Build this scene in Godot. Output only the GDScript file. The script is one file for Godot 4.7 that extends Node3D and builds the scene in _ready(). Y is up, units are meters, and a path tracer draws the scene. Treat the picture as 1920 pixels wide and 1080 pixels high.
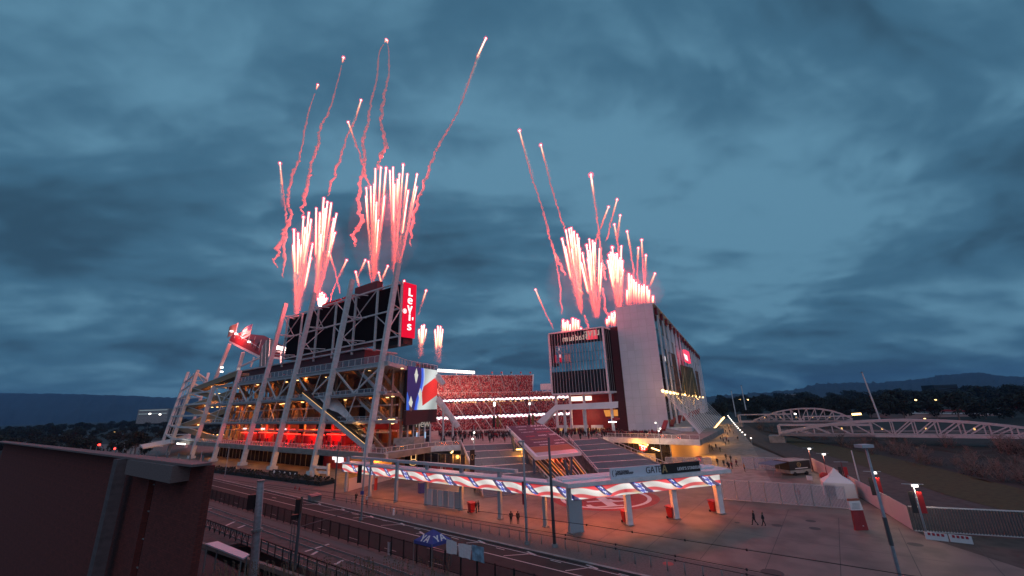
extends Node3D
# Evening kick-off at a stadium: two firework clusters over the scoreboard and the suite tower, gate canopy and plaza in front.
# Metres, y up, street level at y = 0. The lens that took the photograph stood 18 m above the street, so points read off it are
# carried onto real planes (ground, facade, decks) with g(), on_plane() and at_z().

const FOCAL := 747.0
const PITCH := 16.4
const ROLL := 2.0
const EYE := Vector3(0, 18, 0)
const UP := Vector3(0, 1, 0)

var M := {}
var rng := RandomNumberGenerator.new()
var taken := {}

# facade frame of the left stand: s along the front (to the right), w away from the street
var C1 := Vector3(-41, 0, -114.9)
var T := Vector3(0.8083, 0, 0.5887)
var N := Vector3(0.5887, 0, -0.8083)

# ---------------------------------------------------------------- sight lines
func ray(u: float, v: float) -> Vector3:
	var x := (u - 960.0) / FOCAL
	var y := (540.0 - v) / FOCAL
	var r := deg_to_rad(ROLL)
	var p := deg_to_rad(PITCH)
	var a := x * cos(r) + y * sin(r)
	var b := -x * sin(r) + y * cos(r)
	return Vector3(a, b * cos(p) + sin(p), b * sin(p) - cos(p))

func g(u: float, v: float, h := 0.0) -> Vector3:
	var d := ray(u, v)
	return EYE + d * ((h - EYE.y) / d.y)

func on_plane(u: float, v: float, q: Vector3, n: Vector3) -> Vector3:
	var d := ray(u, v)
	return EYE + d * ((q - EYE).dot(n) / d.dot(n))

func at_z(u: float, v: float, z: float) -> Vector3:
	return on_plane(u, v, Vector3(0, 0, z), Vector3(0, 0, 1))

func fs(s: float, y: float, w: float) -> Vector3:
	return C1 + T * s + N * w + UP * y

func fp(u: float, v: float, w: float) -> Vector3:
	return on_plane(u, v, C1 + N * w, N)

func rp(u: float, v: float, off := 0.0) -> Vector3:      # on the raked front of the left stand
	var n := (N - UP * 0.125).normalized()
	return on_plane(u, v, C1 + N * off, n)

func rake(y: float) -> float:
	return y * 0.125

func inward(p: Vector3) -> float:
	return (p - C1).dot(N)

func along(p: Vector3) -> float:
	return (p - C1).dot(T)

# ---------------------------------------------------------------- objects
func numbered(called: String, parent: Node) -> String:
	var key := str(parent.get_instance_id()) + called
	var n: int = taken.get(key, -1) + 1
	taken[key] = n
	return called if n == 0 else "%s_%03d" % [called, n]

func tag(o: Node, label: String, category: String, group := "") -> Node:
	o.set_meta("label", label)
	o.set_meta("category", category)
	if group != "":
		o.set_meta("group", group)
	return o

func thing(called: String, label: String, category: String, at := Vector3.ZERO, group := "") -> Node3D:
	var o := Node3D.new()
	o.name = numbered(called, self)
	add_child(o, true)
	o.position = at
	tag(o, label, category, group)
	return o

# world-space geometry: a part of a thing is shifted back by where the thing stands
func part(called: String, st: SurfaceTool, m: Material, parent: Node = null, smooth := false) -> MeshInstance3D:
	var o := MeshInstance3D.new()
	var home: Node = self if parent == null else parent
	o.name = numbered(called, home)
	st.generate_normals()
	o.mesh = st.commit()
	o.material_override = m
	home.add_child(o, true)
	if parent != null and parent.get_parent() == self and parent is Node3D and not (parent is MeshInstance3D):
		o.position = -(parent as Node3D).position
	return o

func lpart(called: String, st: SurfaceTool, m: Material, parent: Node) -> MeshInstance3D:   # geometry already local to the thing
	var o := part(called, st, m, parent)
	o.position = Vector3.ZERO
	return o

func shared(called: String, mesh: Mesh, m: Material, parent: Node, xf: Transform3D) -> MeshInstance3D:
	var o := MeshInstance3D.new()
	o.name = numbered(called, parent)
	o.mesh = mesh
	o.material_override = m
	parent.add_child(o, true)
	o.transform = xf
	return o

func structure(called: String, st: SurfaceTool, m: Material) -> MeshInstance3D:
	var o := part(called, st, m)
	o.set_meta("kind", "structure")
	return o

func dup(o: Node3D, called: String, at: Vector3, turn: float, label: String, group := "") -> Node3D:
	var c: Node3D = o.duplicate()
	c.name = numbered(called, self)
	add_child(c, true)
	c.position = at
	c.rotation.y = turn
	c.set_meta("label", label)
	if group != "":
		c.set_meta("group", group)
	return c

# ---------------------------------------------------------------- shapes
func mb(smooth := false) -> SurfaceTool:
	var st := SurfaceTool.new()
	st.begin(Mesh.PRIMITIVE_TRIANGLES)
	st.set_smooth_group(0 if smooth else -1)
	return st

func tri(st: SurfaceTool, a: Vector3, b: Vector3, c: Vector3) -> void:
	st.add_vertex(a); st.add_vertex(b); st.add_vertex(c)

func quad(st: SurfaceTool, a: Vector3, b: Vector3, c: Vector3, d: Vector3) -> void:
	tri(st, a, b, c); tri(st, a, c, d)

func quad_uv(st: SurfaceTool, tl: Vector3, tr: Vector3, br: Vector3, bl: Vector3, u0 := 0.0, u1 := 1.0) -> void:
	var p := [tl, tr, br, tl, br, bl]
	var q := [Vector2(u0, 0), Vector2(u1, 0), Vector2(u1, 1), Vector2(u0, 0), Vector2(u1, 1), Vector2(u0, 1)]
	for i in 6:
		st.set_uv(q[i])
		st.add_vertex(p[i])

# eight corners: four of the front face in order, then the same four moved by depth
func slab(st: SurfaceTool, a: Vector3, b: Vector3, c: Vector3, d: Vector3, depth: Vector3) -> void:
	var e := a + depth; var f := b + depth; var gg := c + depth; var h := d + depth
	if (b - a).cross(c - a).dot(depth) < 0.0:
		quad(st, a, d, c, b); quad(st, e, f, gg, h)
		quad(st, a, b, f, e); quad(st, b, c, gg, f); quad(st, c, d, h, gg); quad(st, d, a, e, h)
	else:
		quad(st, a, b, c, d); quad(st, e, h, gg, f)
		quad(st, a, e, f, b); quad(st, b, f, gg, c); quad(st, c, gg, h, d); quad(st, d, h, e, a)

func bar(st: SurfaceTool, a: Vector3, b: Vector3, w: float, h := -1.0, side := Vector3.ZERO) -> void:
	if h < 0.0:
		h = w
	var d := (b - a).normalized()
	var x := side
	if x == Vector3.ZERO:
		x = d.cross(UP)
		if x.length() < 0.05:
			x = T
	x = (x - d * x.dot(d)).normalized()
	var y := x.cross(d).normalized()
	x *= w * 0.5
	y *= h * 0.5
	slab(st, a - x - y, a + x - y, a + x + y, a - x + y, b - a)

func box(st: SurfaceTool, c: Vector3, size: Vector3, turn := 0.0) -> void:
	var bs := Basis(UP, turn)
	var x := bs.x * size.x * 0.5; var y := UP * size.y * 0.5; var z := bs.z * size.z
	var o := c - z * 0.5
	slab(st, o - x - y, o + x - y, o + x + y, o - x + y, z)

# a level polygon (any outline) given thickness downwards
func plate(st: SurfaceTool, pts: Array, thick: float) -> void:
	var flat := PackedVector2Array()
	for p in pts:
		flat.append(Vector2(p.x, p.z))
	var idx := Geometry2D.triangulate_polygon(flat)
	for i in range(0, idx.size(), 3):
		var a: Vector3 = pts[idx[i]]; var b: Vector3 = pts[idx[i + 1]]; var c: Vector3 = pts[idx[i + 2]]
		if (b - a).cross(c - a).y > 0.0:
			var k := b
			b = c
			c = k
		tri(st, a, b, c)
		if thick > 0.0:
			tri(st, a - UP * thick, c - UP * thick, b - UP * thick)
	if thick > 0.0:
		for i in pts.size():
			var a: Vector3 = pts[i]
			var b: Vector3 = pts[(i + 1) % pts.size()]
			quad(st, a, b, b - UP * thick, a - UP * thick)

func wall(st: SurfaceTool, a: Vector3, b: Vector3, h: float, thick := 0.3) -> void:
	var x := (b - a).cross(UP).normalized() * thick
	slab(st, a, b, b + UP * h, a + UP * h, x)

func tube(st: SurfaceTool, pts: Array, radii: Array, sides := 6, caps := true, uv := false) -> void:
	var rings := []
	var ref := Vector3(0.31, 0.2, 0.93)
	for i in pts.size():
		var d: Vector3 = (pts[min(i + 1, pts.size() - 1)] - pts[max(i - 1, 0)]).normalized()
		var x := d.cross(ref).normalized()
		var y := d.cross(x)
		var ring := []
		for k in sides:
			var a := TAU * k / sides
			ring.append(pts[i] + (x * cos(a) + y * sin(a)) * radii[i])
		rings.append(ring)
	for i in pts.size() - 1:
		for k in sides:
			var a: Vector3 = rings[i][k]; var b: Vector3 = rings[i][(k + 1) % sides]
			var c: Vector3 = rings[i + 1][(k + 1) % sides]; var d: Vector3 = rings[i + 1][k]
			if uv:
				var v0 := float(i) / (pts.size() - 1); var v1 := float(i + 1) / (pts.size() - 1)
				for q in [[a, v0], [c, v1], [b, v0], [a, v0], [d, v1], [c, v1]]:
					st.set_uv(Vector2(0.5, q[1]))
					st.add_vertex(q[0])
			else:
				tri(st, a, c, b)
				tri(st, a, d, c)
	if caps:
		for k in range(1, sides - 1):
			if uv:
				st.set_uv(Vector2(0.5, 0.0))
			tri(st, rings[0][0], rings[0][k], rings[0][k + 1])
			if uv:
				st.set_uv(Vector2(0.5, 1.0))
			tri(st, rings[-1][0], rings[-1][k + 1], rings[-1][k])

func blob(st: SurfaceTool, c: Vector3, r: Vector3, seg := 7, rings := 5, rough := 0.0) -> void:
	var grid := []
	for i in rings + 1:
		var row := []
		var a := PI * i / rings
		for k in seg:
			var b := TAU * k / seg
			var q := Vector3(sin(a) * cos(b), cos(a), sin(a) * sin(b))
			row.append(c + q * r * (1.0 + rng.randf_range(-rough, rough)))
		if i == 0 or i == rings:
			for k in seg:
				row[k] = c + Vector3(0, cos(a) * r.y, 0)
		grid.append(row)
	for i in rings:
		for k in seg:
			quad(st, grid[i][k], grid[i][(k + 1) % seg], grid[i + 1][(k + 1) % seg], grid[i + 1][k])

func text_mesh(words: String, height: float, depth := 0.05, bold := true, serif := false) -> TextMesh:
	var t := TextMesh.new()
	var f := SystemFont.new()
	f.font_names = PackedStringArray(["Droid Serif" if serif else "Droid Sans"])
	f.font_weight = 700 if bold else 400
	t.font = f
	t.text = words
	t.font_size = 32
	t.pixel_size = height / 23.0
	t.depth = depth
	t.curve_step = 2.0
	return t

# lettering: x along the text, y up the letters
func letters(called: String, words: String, height: float, centre: Vector3, x: Vector3, y: Vector3, m: Material, parent: Node, bold := true, serif := false, depth := 0.06) -> MeshInstance3D:
	var o := MeshInstance3D.new()
	o.name = numbered(called, parent)
	o.mesh = text_mesh(words, height, depth, bold, serif)
	o.material_override = m
	parent.add_child(o, true)
	var bs := Basis(x.normalized(), y.normalized(), x.cross(y).normalized())
	var origin := centre
	if parent.get_parent() == self and parent is Node3D and not (parent is MeshInstance3D):
		origin -= (parent as Node3D).position
	o.transform = Transform3D(bs, origin)
	return o

func lamp(parent: Node, at: Vector3, color: Color, energy: float, size := 0.3) -> void:
	var l := OmniLight3D.new()
	l.name = numbered("light", parent)
	parent.add_child(l, true)
	l.light_color = color
	l.light_energy = energy
	l.light_size = size
	l.omni_range = 400.0
	l.omni_attenuation = 2.0
	l.shadow_enabled = true
	l.position = at
	if parent.get_parent() == self and parent is Node3D and not (parent is MeshInstance3D):
		l.position = at - (parent as Node3D).position

# ---------------------------------------------------------------- materials
func lin(r: float, gr: float, b: float) -> Color:
	return Color(r, gr, b).linear_to_srgb()

func mat(r: float, gr: float, b: float, rough := 0.7, metal := 0.0) -> StandardMaterial3D:
	var m := StandardMaterial3D.new()
	m.albedo_color = lin(r, gr, b)
	m.roughness = rough
	m.metallic = metal
	return m

func glow(r: float, gr: float, b: float, energy: float) -> StandardMaterial3D:
	var m := mat(0.3, 0.3, 0.3, 0.6)
	m.emission_enabled = true
	m.emission = lin(r, gr, b)
	m.emission_energy_multiplier = energy
	return m

func noise_tex(seed_: int, freq: float, lo: float, hi: float, size := 512, oct := 5) -> ImageTexture:
	var n := FastNoiseLite.new()
	n.seed = seed_
	n.frequency = freq
	n.fractal_octaves = oct
	n.noise_type = FastNoiseLite.TYPE_SIMPLEX_SMOOTH
	var im := n.get_seamless_image(size, size)
	im.convert(Image.FORMAT_RGBA8)
	var data := im.get_data()
	for i in range(0, data.size(), 4):
		var t := lo + (hi - lo) * data[i] / 255.0
		var q := int(clampf(t * 255.0, 0, 255))
		data[i] = q
		data[i + 1] = q
		data[i + 2] = q
	im = Image.create_from_data(size, size, false, Image.FORMAT_RGBA8, data)
	return ImageTexture.create_from_image(im)

func worn(m: StandardMaterial3D, tex: Texture2D, metres: float) -> StandardMaterial3D:
	m.albedo_texture = tex
	m.uv1_triplanar = true
	m.uv1_world_triplanar = true
	m.uv1_scale = Vector3.ONE / metres
	return m
# ---------------------------------------------------------------- build
func _ready() -> void:
	rng.seed = 7
	var cam := Camera3D.new()
	cam.name = "camera"
	add_child(cam)
	cam.position = EYE
	cam.rotation = Vector3(deg_to_rad(PITCH), 0, deg_to_rad(-ROLL))
	cam.fov = rad_to_deg(2.0 * atan(540.0 / FOCAL))
	cam.near = 0.2
	cam.far = 20000.0
	cam.current = true
	var we := WorldEnvironment.new()
	we.name = "environment"
	var env := Environment.new()
	env.background_mode = Environment.BG_SKY
	env.sky = Sky.new()
	env.sky.sky_material = make_sky()
	env.background_energy_multiplier = 1.0
	env.tonemap_mode = Environment.TONE_MAPPER_LINEAR
	env.tonemap_exposure = 1.0
	env.sdfgi_enabled = true
	env.ssao_enabled = true
	env.ssil_enabled = true
	env.fog_enabled = true
	env.fog_density = 0.00008
	env.fog_light_color = Color(0.50, 0.66, 0.85)
	env.volumetric_fog_enabled = true
	env.volumetric_fog_density = 0.0
	we.environment = env
	add_child(we)
	var sun := DirectionalLight3D.new()
	sun.name = "dusk_light"
	add_child(sun)
	sun.light_energy = 0.17
	sun.light_color = Color(0.92, 0.90, 1.0)
	sun.light_angular_distance = 60.0
	sun.rotation_degrees = Vector3(-38, 12, 0)
	sun.shadow_enabled = true
	make_materials()
	terrain()
	plaza()
	left_stand()
	ramp_tower()
	scoreboard()
	flag_screen()
	upper_deck()
	bowl()
	suite_tower()
	stairs()
	sponsor_roof()
	gate()
	bridges()
	far_town()
	street()
	right_side()
	foreground()
	lamp_posts()
	people()
	fireworks()

func make_sky() -> PanoramaSkyMaterial:
	# a broken stratus deck at dusk, air and cloud only
	var w := 1792
	var h := 896
	var a := FastNoiseLite.new()
	a.seed = 21
	a.frequency = 1.0
	a.fractal_octaves = 5
	a.fractal_gain = 0.55
	var b := FastNoiseLite.new()
	b.seed = 5
	b.frequency = 1.0
	b.fractal_octaves = 2
	var data := PackedFloat32Array()
	data.resize(w * h * 3)
	var dark := Vector3(0.030, 0.080, 0.132)
	var mid := Vector3(0.052, 0.144, 0.232)
	var pale := Vector3(0.112, 0.262, 0.382)
	for j in h:
		var el := PI * (0.5 - (j + 0.5) / h)
		var y := sin(el)
		var c := cos(el)
		var k := 1.0 / (absf(y) + 0.22)
		var lift := 0.13 * smoothstep(0.2, 0.75, y) - 0.10 * (1.0 - smoothstep(0.02, 0.32, y)) + 0.20 * (1.0 - smoothstep(0.0, 0.08, absf(y)))
		for i in w:
			var o := (j * w + i) * 3
			if y < -0.02:
				data[o] = 0.03
				data[o + 1] = 0.045
				data[o + 2] = 0.06
				continue
			var az := TAU * (i + 0.5) / w
			var x := -c * sin(az) * k
			var z := -c * cos(az) * k
			var big := b.get_noise_3d(x * 0.55 + 3.0, z * 0.75, 1.0)
			var fine := a.get_noise_3d(x * 0.80 + z * 0.45 + big * 0.7, z * 1.15 - x * 0.35, 4.0)
			var wisp := a.get_noise_3d(x * 2.6 + z * 1.6 + fine * 0.5, z * 4.4 - x * 0.8 + fine * 0.8, 9.0)
			var t := clampf(0.47 + big * 0.52 + fine * 0.72 + wisp * (0.30 + 0.25 * fine) + lift, 0.0, 1.0)
			var col := dark.lerp(mid, smoothstep(0.05, 0.52, t)).lerp(pale, smoothstep(0.46, 1.0, t))
			data[o] = col.x
			data[o + 1] = col.y
			data[o + 2] = col.z
	var im := Image.create_from_data(w, h, false, Image.FORMAT_RGBF, data.to_byte_array())
	var m := PanoramaSkyMaterial.new()
	m.panorama = ImageTexture.create_from_image(im)
	m.energy_multiplier = 1.0
	return m

func make_materials() -> void:
	var speck := noise_tex(3, 0.05, 0.80, 1.12, 512, 6)
	var blot := noise_tex(11, 0.012, 0.76, 1.14, 512, 6)
	var steel_wear := noise_tex(17, 0.03, 0.88, 1.05, 256, 5)
	var clean := noise_tex(18, 0.02, 0.95, 1.03, 256, 3)
	M.steel = worn(mat(0.66, 0.66, 0.66, 0.5), steel_wear, 9.0)
	M.steel_dark = mat(0.20, 0.20, 0.20, 0.5)
	M.beam = worn(mat(0.50, 0.53, 0.56, 0.5), steel_wear, 7.0)
	M.white_paint = worn(mat(0.78, 0.76, 0.77, 0.5), steel_wear, 11.0)
	M.panel = worn(mat(0.78, 0.75, 0.80, 0.45), clean, 30.0)
	M.panel_b = worn(mat(0.75, 0.72, 0.77, 0.5), clean, 37.0)
	M.concrete = worn(mat(0.34, 0.32, 0.31, 0.85), blot, 13.0)
	M.plaza = worn(mat(0.185, 0.140, 0.124, 0.6), blot, 34.0)
	M.walk = worn(mat(0.29, 0.26, 0.235, 0.8), blot, 23.0)
	M.sidewalk = worn(mat(0.15, 0.118, 0.11, 0.85), speck, 9.0)
	M.asphalt = worn(mat(0.026, 0.022, 0.023, 0.85), blot, 17.0)
	M.ballast = worn(mat(0.15, 0.125, 0.12, 0.95), speck, 2.2)
	M.track = worn(mat(0.105, 0.085, 0.08, 0.9), blot, 11.0)
	M.soil = worn(mat(0.036, 0.030, 0.026, 0.95), blot, 40.0)
	M.grass = worn(mat(0.060, 0.054, 0.018, 0.95), blot, 9.0)
	M.bank = worn(mat(0.026, 0.021, 0.013, 0.95), blot, 16.0)
	M.path = worn(mat(0.075, 0.062, 0.058, 0.9), blot, 14.0)
	M.paint = worn(mat(0.62, 0.56, 0.54, 0.7), speck, 4.0)
	M.maroon = worn(mat(0.095, 0.016, 0.022, 0.55), steel_wear, 12.0)
	M.red_wall = worn(mat(0.30, 0.022, 0.030, 0.55), steel_wear, 13.0)
	M.red = mat(0.45, 0.02, 0.025, 0.5)
	M.black = mat(0.012, 0.011, 0.012, 0.6)
	M.black_panel = worn(mat(0.011, 0.009, 0.010, 0.9), steel_wear, 6.0)
	M.black_panel.metallic_specular = 0.15
	M.dark = mat(0.03, 0.028, 0.03, 0.6)
	M.siding = worn(mat(0.36, 0.26, 0.16, 0.7), steel_wear, 5.0)
	M.wood_wall = worn(mat(0.34, 0.17, 0.085, 0.6), steel_wear, 6.0)
	M.slab_under = worn(mat(0.28, 0.24, 0.21, 0.8), speck, 8.0)
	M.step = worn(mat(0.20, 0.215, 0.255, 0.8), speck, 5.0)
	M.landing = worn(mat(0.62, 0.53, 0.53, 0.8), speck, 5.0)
	M.galv = mat(0.42, 0.44, 0.47, 0.42, 0.35)
	M.pole = mat(0.30, 0.36, 0.40, 0.5)
	M.pole_dark = mat(0.075, 0.085, 0.095, 0.5)
	M.timber = worn(mat(0.22, 0.17, 0.15, 0.9), speck, 3.0)
	M.bridge = worn(mat(0.62, 0.52, 0.53, 0.6), steel_wear, 9.0)
	M.fence = mat(0.52, 0.50, 0.52, 0.6)
	M.fence_black = mat(0.012, 0.011, 0.012, 0.7)
	M.brick = brick_mat()
	M.coping = worn(mat(0.19, 0.135, 0.13, 0.7), speck, 3.0)
	M.cloth_white = mat(0.72, 0.70, 0.72, 0.9)
	M.cloth_blue = mat(0.055, 0.070, 0.27, 0.85)
	M.bin_red = mat(0.36, 0.012, 0.015, 0.5)
	M.tan = mat(0.45, 0.36, 0.24, 0.8)
	M.far_dark = mat(0.018, 0.024, 0.026, 0.95)
	M.foliage = mat(0.022, 0.028, 0.018, 0.95)
	M.foliage.vertex_color_use_as_albedo = true
	M.foliage.albedo_color = Color.WHITE
	M.skin = mat(0.5, 0.5, 0.5, 0.85)
	M.skin.vertex_color_use_as_albedo = true
	M.skin.albedo_color = Color.WHITE
	M.hill = worn(mat(0.034, 0.046, 0.060, 1.0), blot, 2200.0)
	M.glass_dark = mat(0.02, 0.02, 0.024, 0.06)
	M.glass_dark.metallic_specular = 0.9
	M.glass_mirror = mat(0.62, 0.66, 0.70, 0.03, 1.0)
	M.glass_spandrel = mat(0.014, 0.009, 0.010, 0.22)
	M.glass_room = mat(0.05, 0.05, 0.05, 0.05)
	M.glass_room.transparency = BaseMaterial3D.TRANSPARENCY_ALPHA
	M.glass_room.albedo_color = Color(0.1, 0.1, 0.12, 0.25)
	M.rail_glass = mat(0.5, 0.5, 0.52, 0.1)
	M.rail_glass.transparency = BaseMaterial3D.TRANSPARENCY_ALPHA
	M.rail_glass.albedo_color = Color(0.55, 0.5, 0.52, 0.14)
	M.mesh_screen = mat(0.5, 0.5, 0.52, 0.5)
	M.mesh_screen.transparency = BaseMaterial3D.TRANSPARENCY_ALPHA
	M.mesh_screen.albedo_color = Color(0.80, 0.78, 0.82, 0.34)
	M.warm = glow(1.0, 0.60, 0.22, 5.0)
	M.warm_soft = glow(1.0, 0.55, 0.18, 1.2)
	M.white_light = glow(1.0, 0.93, 0.84, 6.0)
	M.flood = glow(1.0, 0.92, 0.84, 3.2)
	M.red_light = glow(1.0, 0.035, 0.02, 2.6)
	M.red_signal = glow(1.0, 0.03, 0.02, 8.0)
	M.sign_red = glow(0.98, 0.008, 0.045, 0.85)
	M.sign_red.albedo_color = Color(0.12, 0.0, 0.02)
	M.sign_red.metallic_specular = 0.1
	M.sign_white = glow(1.0, 0.95, 0.97, 1.3)
	M.sign_pale = glow(0.80, 0.75, 0.60, 0.35)
	M.letter_black = mat(0.03, 0.03, 0.04, 0.6)
	M.letter_white = mat(0.70, 0.68, 0.70, 0.6)
	M.letter_gold = mat(0.42, 0.28, 0.12, 0.6)
	M.letter_red = mat(0.45, 0.03, 0.05, 0.6)

func brick_mat() -> StandardMaterial3D:
	var w := 512
	var h := 512
	var im := Image.create(w, h, false, Image.FORMAT_RGBA8)
	im.fill(Color(0.23, 0.16, 0.155))
	var r := RandomNumberGenerator.new()
	r.seed = 4
	for j in 16:
		for i in 8:
			var t := r.randf_range(0.82, 1.12)
			var x := i * 64 + (32 if j % 2 else 0)
			var col := Color(0.43 * t, 0.185 * t, 0.165 * t)
			for px in range(x + 2, x + 62):
				im.fill_rect(Rect2i(px % w, j * 32 + 2, 1, 28), col)
	var m := mat(0.9, 0.9, 0.9, 0.9)
	m.albedo_color = Color.WHITE
	return worn(m, ImageTexture.create_from_image(im), 1.6)
# ---------------------------------------------------------------- ground
func ground_strip(called: String, pts: Array, y: float, m: Material) -> MeshInstance3D:
	var st := mb()
	var flat := []
	for p in pts:
		flat.append(Vector3(p.x, y, p.z))
	plate(st, flat, 0.0)
	return structure(called, st, m)

func terrain() -> void:
	var st := mb()
	quad(st, Vector3(-9000, -0.35, 600), Vector3(-9000, -0.35, -9000), Vector3(9000, -0.35, -9000), Vector3(9000, -0.35, 600))
	structure("ground", st, M.soil)
	# hills far beyond the town, left and right
	var ridges := [
		[[-60, 736], [60, 738], [150, 739], [200, 741], [250, 742], [300, 745], [360, 746], [420, 750], [520, 753], [700, 752], [850, 748], [960, 742]],
		[[1000, 748], [1150, 748], [1270, 745], [1330, 743], [1362, 741], [1420, 737], [1480, 732], [1540, 720], [1600, 717], [1640, 718], [1690, 714], [1730, 710], [1768, 703], [1830, 699], [1900, 706], [1990, 710]]]
	for k in 2:
		var hs := mb(true)
		var line: Array = ridges[k]
		var prev := []
		var dist := 5200.0 if k == 0 else 4300.0
		var n := FastNoiseLite.new()
		n.seed = 8 + k
		n.frequency = 0.0022
		for i in line.size() - 1:
			var steps := 14
			for j in steps:
				var u: float = lerpf(line[i][0], line[i + 1][0], float(j) / steps)
				var v: float = lerpf(line[i][1], line[i + 1][1], smoothstep(0, 1, float(j) / steps))
				var top := at_z(u, v, -dist)
				top.y += n.get_noise_1d(u * 60.0) * 14.0
				var row := []
				for f in 7:
					var t := f / 6.0
					var q := Vector3(top.x, lerpf(-5, top.y, pow(t, 0.8)), -dist + 1500.0 * (1.0 - t) + n.get_noise_2d(u * 9.0, t * 500.0) * 260.0 * (1.0 - t))
					q.x *= q.z / -dist
					if f < 6:
						q.y += n.get_noise_2d(u * 30.0, t * 900.0) * 60.0 * t
					row.append(q)
				if prev.size():
					for f in 6:
						quad(hs, prev[f], prev[f + 1], row[f + 1], row[f])
				prev = row
		structure("hills", hs, M.hill)

func road_dir() -> Vector3:
	return (g(1059, 1044) - g(640, 950)).normalized()

func plaza() -> void:
	var d := road_dir()
	var k0 := g(880, 1006)
	var a := k0 - d * 400.0
	var b := k0 + d * 220.0
	var back := Vector3(d.z, 0, -d.x)
	# the paved plaza behind the kerb
	var st := mb()
	plate(st, [a, b, b + back * 30, g(1990, 1090), g(1740, 1009), g(1660, 962), g(1522, 880), g(1412, 835), g(1370, 787), g(1340, 790), Vector3(60, 0, -330), a + back * 330], 0.3)
	structure("plaza", st, M.plaza)
	# sidewalk with bollards along the kerb, and the kerb itself
	ground_strip("sidewalk", [a + back * 0.5, b + back * 0.5, b + back * 7.2, a + back * 7.2], 0.004, M.sidewalk)
	var kb := mb()
	slab(kb, a - UP * 0.15, b - UP * 0.15, b + UP * 0.012, a + UP * 0.012, back * 0.45)
	structure("kerb", kb, M.concrete)
	# roadway
	ground_strip("road", [a, b, b - back * 14, a - back * 14], -0.14, M.asphalt)
	var lines := mb()
	var mark := func(p: Vector3, q: Vector3, w: float) -> void:
		var x := (q - p).cross(UP).normalized() * w * 0.5
		plate(lines, [Vector3(p.x, -0.136, p.z) - x, Vector3(q.x, -0.136, q.z) - x, Vector3(q.x, -0.136, q.z) + x, Vector3(p.x, -0.136, p.z) + x], 0.0)
	mark.call(a - back * 0.75, b - back * 0.75, 0.14)
	var l0 := g(640, 968); var l1 := g(1100, 1080)
	var ld := (l1 - l0).normalized()
	mark.call(l0 - ld * 120, l1 + ld * 60, 0.17)
	for q in [[660, 963, 672, 965], [716, 975, 726, 977], [776, 990, 788, 993], [846, 1007, 860, 1011], [930, 1027, 946, 1031], [1032, 1050, 1052, 1055], [560, 944, 568, 946], [510, 932, 518, 934], [1160, 1075, 1180, 1080]]:
		mark.call(g(q[0], q[1], -0.13), g(q[2], q[3], -0.13), 0.14)
	# turn arrows, long stems with a short hook
	for q in [[662, 971, 698, 969], [714, 985, 756, 983], [780, 1000, 792, 999.5], [874, 1018, 904, 1016], [944, 1042, 998, 1038], [1060, 1070, 1112, 1063], [606, 957, 644, 955], [570, 946, 600, 945]]:
		var p := g(q[0], q[1], -0.13)
		var e := g(q[2], q[3], -0.13)
		mark.call(p, e, 0.17)
		mark.call(e - d * 1.0 + back * 0.3, e + d * 0.7 - back * 0.25, 0.34)
	for i in 9:      # far lane dashes across the road
		var p := k0 - back * 9.4 + d * (-70.0 + i * 9.0)
		mark.call(p, p + d * 2.6, 0.14)
	structure("road_markings", lines, M.paint)
	# big emblem painted on the plaza
	var c := g(1135, 934)
	var ax := Vector3(8.7, 0, -1.2)
	var az := Vector3(1.0, 0, 8.2)
	var disc := []; var o1 := []; var o2 := []
	for i in 64:
		var t := TAU * i / 64
		disc.append(c + ax * 1.17 * cos(t) + az * 1.17 * sin(t) + UP * 0.004)
		o1.append(c + ax * cos(t) + az * sin(t) + UP * 0.008)
		o2.append(c + ax * 0.91 * cos(t) + az * 0.91 * sin(t) + UP * 0.008)
	var ds := mb()
	plate(ds, disc, 0.0)
	var em := structure("plaza_emblem", ds, worn(mat(0.33, 0.035, 0.04, 0.7), noise_tex(31, 0.03, 0.82, 1.1, 256), 9.0))
	var ring := mb()
	for i in 64:
		quad(ring, o1[i], o1[(i + 1) % 64], o2[(i + 1) % 64], o2[i])
	part("ring", ring, M.letter_white, em)
	for q in [["S", 1.9, -1.2], ["F", -2.0, 2.0]]:
		letters("lettering", q[0], 8.2, c + ax.normalized() * q[1] + az.normalized() * q[2] + UP * 0.011, -ax, az, M.letter_white, em, true, true, 0.002)
	# walkway that runs away beside the suite tower
	var w0 := g(1262, 905); var w1 := g(1448, 905); var w2 := g(1409, 832); var w3 := g(1368, 786); var w4 := g(1356, 786); var w5 := g(1322, 830)
	ground_strip("walkway", [w0, w1, w2, w3, w4, w5], 0.004, M.walk)
	var jg := mb()
	for i in 17:
		var p := k0 + back * 8.0 + d * (-42.0 + i * 6.5)
		var x := d * 0.035
		var e := p + back * 34.0
		if i > 10: e = p + back * (34.0 - (i - 10) * 2.0)
		plate(jg, [Vector3(p.x, 0.005, p.z) - x, Vector3(e.x, 0.005, e.z) - x, Vector3(e.x, 0.005, e.z) + x, Vector3(p.x, 0.005, p.z) + x], 0.0)
	for i in 6:
		var p := k0 + back * (8.0 + i * 6.5) - d * 42.0
		var x := back * 0.035
		var e := p + d * (104.0 - i * 5.0)
		plate(jg, [Vector3(p.x, 0.0055, p.z) - x, Vector3(e.x, 0.0055, e.z) - x, Vector3(e.x, 0.0055, e.z) + x, Vector3(p.x, 0.0055, p.z) + x], 0.0)
	structure("paving_joints", jg, M.dark)
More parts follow.
